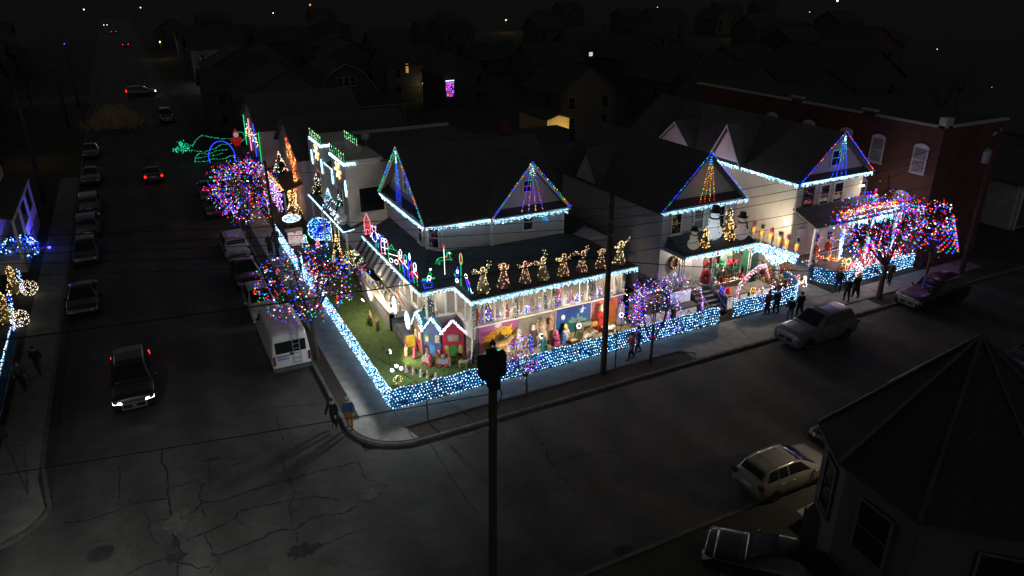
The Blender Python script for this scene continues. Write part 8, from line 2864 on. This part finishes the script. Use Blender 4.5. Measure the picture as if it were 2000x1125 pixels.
def far_house(x, y, w, d, ze, zr, axis, label, lit=(), group=None, name='far_house'):
 """house in the unlit blocks; lit = list of (u, z, w, h, colour key) on the street-facing (-Y) wall"""
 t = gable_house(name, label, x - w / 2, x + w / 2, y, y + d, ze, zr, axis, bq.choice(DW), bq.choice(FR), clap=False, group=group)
 us = [l[0] for l in lit]
 for u in (-.3, .3):
  for z in (1.7, 4.3):
   if z < ze - .8 and all(abs(u * w - q) > 1.2 for q in us):
    window(t, (x + u * w, y - .0, z), (1, 0), .9, 1.4, frame=FRM)
 window(t, (x - w / 2, y + d * .3, 4.3 if ze > 5 else 1.7), (0, -1), .9, 1.4, frame=FRM)
 for (u, z, ww, hh, em) in lit:
  window(t, (x + u, y - .0, z), (1, 0), ww, hh, pane=em, frame=FRM)
 return t


WARM = emi('window_warm', (1, .52, .16), .42)
PALE = emi('window_pale', (.95, .95, .78), .75)
YEL = emi('window_yellow', (1, .62, .2), .3)
far_house(4.9, 78, 9, 10, 5.5, 8.2, 'x', 'dark house with one amber window behind the gabled house', [(3.0, 4.0, .8, 1.4, WARM)])
far_house(13.5, 104, 11, 10, 5.5, 9.0, 'y', 'dark house with two dim amber windows above the light outline', [(-2.2, 4.3, .8, 1.1, YEL), (2.4, 4.3, .8, 1.1, YEL)])
# barn with gambrel roof
gb = thing('gambrel_barn', 'dark barn like house with a gambrel roof outline behind the bay house', 'barn', (19.2, 80, 0))
gx, gy = 19.2, 76.5
prof = [(-4.6, 4.2), (-2.5, 7.1), (0, 8.4), (2.5, 7.1), (4.6, 4.0)]
MB().box(gx - 4.5, gx + 4.5, gy, gy + 14, 0, 4.1).poly([(gx + u * .97, gy - .01, z) for u, z in prof]).build('wall', DW[0], gb)
rr_ = MB()
for (u0, z0), (u1, z1) in zip(prof[:-1], prof[1:]):
 rr_.slab([(gx + u0, gy - .5, z0), (gx + u1, gy - .5, z1), (gx + u1, gy + 14.5, z1), (gx + u0, gy + 14.5, z0)], .15)
rr_.build('roof', FR[0], gb)
tr = MB()
tr.tube([(gx + u, gy - .55, z) for u, z in prof], .08, 4)
TRM = mat('far_trim', (.22, .2, .22), .7)
tr.build('bargeboard', TRM, gb)
for u in (-.9, 0, .9):
 window(gb, (gx + u, gy - .02, 5.9), (1, 0), .7, 1.1, frame=TRM)
MB().slab([(gx - 8.4, gy - 3, 2.8), (gx + 8, gy - 3, 2.8), (gx + 8, gy, 3.5), (gx - 8.4, gy, 3.5)], .15).build('porch_roof', FR[1], gb)
MB().box(gx - 8.4, gx + 8, gy - 3.1, gy - 3.0, 2.55, 2.75).build('porch_fascia', TRM, gb)
for k in range(5):
 MB().box(gx - 8.2 + k * 3.9, gx - 8.05 + k * 3.9, gy - 2.9, gy - 2.75, 0, 2.6).build('post', TRM, gb)
ph = far_house(36, 94.5, 10, 9, 5.8, 8.6, 'x', 'dark house with a small lit back porch and stair', [(-1.3, 6.0 - .9, .5, 1.5, WARM)])
pl_ = thing('back_porch_lamp', 'yellow white lamp over the far back porch stair', 'lamp', (37.2, 93.5, 0))
MB().ball((37.2, 93.6, 2.5), .14, 8, 6).build('globe', emi('far_lamp', (1, .72, .3), 6), pl_, smooth=True)
lamp_point('back_porch_light', (37.2, 92.9, 2.3), 45, (1, .72, .32), .2, pl_)
pp = MB()
for k in range(5):
 pp.box(33.6 + k * .7, 33.7 + k * .7, 92.5, 92.6, 0, 2.2)
pp.box(33.6, 36.6, 92.5, 92.6, 1.1, 1.2)
pp.box(33.6, 36.6, 92.5, 92.6, 2.1, 2.2)
pp.build('stair_frame', TRM, ph)
far_house(39.5, 80.3, 8, 9, 5.5, 8.0, 'y', 'dark house with one window full of violet bulbs', [])
vw = thing('violet_window_lights', 'window shaped sheet of violet, amber and blue bulbs on a far dark house', 'light curtain', (36.6, 80, 2.0))
bulbs([(35.95 + bq.uniform(0, 1.35), 80.0, 2.1 + 2.4 * v) for v in [bq.random() for _ in range(200)]], [bq.choice(['p', 'b', 'pk', 'o', 'p']) for _ in range(200)], (.035, .055), vw)
bulbs([(35.95 + k * .08, 79.95, 4.55) for k in range(18)], 'net', .06, vw)
MB().box(35.85, 37.4, 80.05, 80.1, 2.0, 4.65).build('frame', FRM, vw)
far_house(77.5, 101, 10, 10, 6, 9.0, 'x', 'dark house with two pale windows high on its wall', [(-.9, 4.9, .9, .75, PALE), (1.0, 4.7, .9, .75, PALE)])
far_house(60.5, 86.5, 10, 9, 5.6, 8.6, 'x', 'dark house with a double pale window and a small one', [(-2.4, 3.8, 1.0, 1.1, PALE), (.4, 3.8, .5, .9, PALE)])
yh = gable_house('yellow_lit_garage', 'low garage whose end wall glows yellow behind the corner house', 33.9, 36.9, 44, 51, 4.45, 4.9, 'y', mat('ochre_wall', (.5, .38, .16), .8, var=.2), FR[0], clap=False, over=.12)
yl_ = thing('garage_lamp', 'yellow lamp lighting the wall of the low garage', 'lamp', (35.4, 42.5, 0))
MB().tube([(35.9, 41.6, 0), (35.9, 41.6, 2.0)], .04, 5).build('post', metal(), yl_)
MB().ball((35.9, 41.6, 2.1), .08, 8, 6).build('globe', emi('far_lamp', (1, .72, .3), 6), yl_, smooth=True)
lamp_point('garage_light', (35.7, 41.7, 2.6), 330, (1, .74, .3), .2, yl_)
ch = thing('flat_roofed_shed', 'dark flat roofed block with a square chimney behind the corner house', 'building', (25, 35, 0))
MB().box(18, 32.2, 30.5, 39, 0, 4.6).build('wall', DW[2], ch)
MB().box(17.8, 32.4, 30.3, 39.2, 4.6, 4.75).build('roof', FR[1], ch)
MB().box(29.6, 30.6, 31, 32, 4.75, 5.9).build('chimney', DW[0], ch)
# unlit houses of the blocks beyond
LAB = 'unlit house in the dark blocks beyond the decorated street'
for (x, y) in ((30, 112), (46, 128), (66, 118), (22, 150), (44, 165), (70, 158), (98, 150), (128, 150), (156, 128), (150, 165), (118, 190), (84, 200), (52, 205), (20, 205), (180, 175), (190, 130), (76, 62), (92, 68), (104, 84), (122, 86), (140, 100), (58, 40), (70, 36), (66, 52), (84, 44), (98, 54), (112, 66), (130, 74), (150, 88), (46, 52), (80, 84), (160, 205), (210, 205), (20, 250), (60, 255), (110, 250), (165, 250), (215, 250), (260, 230)):
 w_, d_ = bq.uniform(8, 13), bq.uniform(8, 12)
 ze = bq.choice([3.4, 5.6, 5.8, 6.2])
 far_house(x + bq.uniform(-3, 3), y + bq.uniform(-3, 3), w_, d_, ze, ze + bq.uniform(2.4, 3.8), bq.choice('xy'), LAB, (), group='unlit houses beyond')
for i, (x, y) in enumerate(((-30, 52), (-31, 66), (-30, 80), (-32, 100), (-34, 140), (-33, 160), (-36, 185), (-40, 215), (-38, 20), (8, 66), (9, 100), (10, 138), (9, 160), (10, 182), (-60, 90), (-62, 130), (-64, 180), (-48, 240), (6, 225), (-70, 230))):
 ze = bq.choice([5.4, 5.8, 6.2])
 far_house(x + bq.uniform(-1, 1), y, bq.uniform(9, 12), 10, ze, ze + 3, bq.choice('xy'), LAB, (), group='unlit houses beyond')


def bulb_lamp(label, x, y, z, r, col, s, e=0, lc=None, post=True, name='street_lamp'):
 t = thing(name, label, 'street lamp', (x, y, 0))
 if post:
  MB().tube([(x, y + .3, 0), (x, y + .3, z - .1), (x, y, z + .05)], .07, 5).build('post', metal(), t)
 MB().ball((x, y, z), r * .62, 8, 6).build('lamp', emi('far_%s_%d' % (col[0], int(s)), lc or (1, 1, 1), s * .6), t, smooth=True)
 if e:
  lamp_point('far_lamp_light', (x, y - .6, z - .4), e, lc, .25, t)
 return t


W_, O_, A_c = (.95, .98, 1), (1, .3, .05), (1, .65, .25)
for args in (('white lamp beside the far street on the slope', -22, 420, 4.5, .5, 'white', 5, 0, W_), ('white lamp across the far street among trees', 4.4, 430, 4.5, .5, 'white', 4, 0, W_), ('white porch lamp on the pale wall beyond the parked cars', 5.5, 133, 4.2, .2, 'white', 5, 170, W_),
             ('amber lamp high on the dark porch wall across the side street', -20.5, 70.9, 4.2, .12, 'amber', 5, 40, A_c), ('amber porch lamp near the far crossing', .6, 191, 4.1, .3, 'amber', 4, 90, A_c), ('white street lamp at the top edge of the view', 381, 300, 4.5, .8, 'white', 8, 0, W_),
             ('orange lamp among the far dark trees', 238, 289, 4.2, .42, 'orange', 5, 0, O_), ('amber lamp by a far pale wall', 175.6, 163.5, 4.2, .28, 'amber', 5, 120, A_c), ('warm lamp by a far dark wall above the dim houses', 122, 230, 4.2, .34, 'amber', 5, 160, A_c), ('orange shop light at the top of the view', 92, 420, 4.4, .8, 'orange', 3, 0, O_),
             ('small white lamp beside the orange shop light', 55, 330, 4.4, .35, 'white', 5, 0, W_), ('far white lamp beyond the brick building', 106.5, 36.7, 4.1, .09, 'white', 6, 0, W_), ('pale lamp over the dark slope beyond the brick building', 154.6, 78.8, 4.1, .16, 'white', 3, 0, W_),
             ('small pale lamp above the beige house roof line', 158.5, 112.8, 4.2, .2, 'amber', 3, 0, A_c), ('small amber lamp at the top of the dark slope', 261, 212, 4.3, .26, 'amber', 4, 0, A_c), ('small white lamp by the garage past the brick building', 60, .5, 1.6, .07, 'white', 5, 0, W_), ('violet lamp far up the opposite pavement', -22, 205, 3.5, .25, 'violet', 3, 0, (.15, .08, 1))):
 bulb_lamp(*args)
el_ = thing('added_lamp', 'added warm lamp hidden behind the dark near house to light the wagon', 'lamp', (14.6, -15.0, 3.2))  # added lamp, out of sight behind the roof, brightens the silver wagon
MB().lathe([(.06, 0), (.1, .12), (.04, .2)], 8, (14.6, -15.0, 3.2)).build('lens', emi('far_lamp', (1, .72, .3), 6), el_, smooth=True)
lamp_point('added_lamp_light', (14.3, -14.6, 3.1), 110, (1, .84, .6), .12, el_)
# assumed street lamp, out of view, added for the crossing's pool of light
sl_ = thing('street_lamp', 'assumed unseen street lamp on a tall pole at the crossing corner', 'street lamp', (-17.0, -13.5, 0))
MB().tube([(-17.0, -13.5, -.1), (-17.0, -13.5, 7.6), (-16.4, -13.0, 8.1), (-15.2, -12.0, 8.2)], [.11, .09, .06, .05], 8).build('post', metal(), sl_)
MB().ball((-14.9, -11.8, 8.15), .3, 10, 6, sc=(1.3, 1, .35)).build('lamp_head', metal(), sl_, smooth=True)
MB().ball((-14.9, -11.8, 8.06), .2, 10, 6, sc=(1.2, .9, .3)).build('lens', emi('assumed_street_lens', (.9, 1, .92), 8), sl_, smooth=True)
lamp_spot('assumed_street_light', (-14.9, -11.8, 7.95), (-10.5, -6.5, 0), 2900, (.86, .95, .88), 92, .25, sl_)
# far bare trees between the houses
for i, (x, y, h) in enumerate(((80, 96, 11), (56, 112, 10), (24, 122, 11), (100, 128, 12), (64, 140, 10), (132, 118, 11), (-24, 118, 10), (4, 116, 9), (48, 72, 9), (88, 32, 9), (104, 40, 10), (-26, 60, 10))):
 bare_tree('bare dark tree between the unlit houses of the blocks beyond', x, y, h * .3, (x, y, h * .62), (h * .32, h * .32, h * .38), 22, .18, 100 + i, name='far_tree', twigs=3)[0]['group'] = 'bare trees beyond'
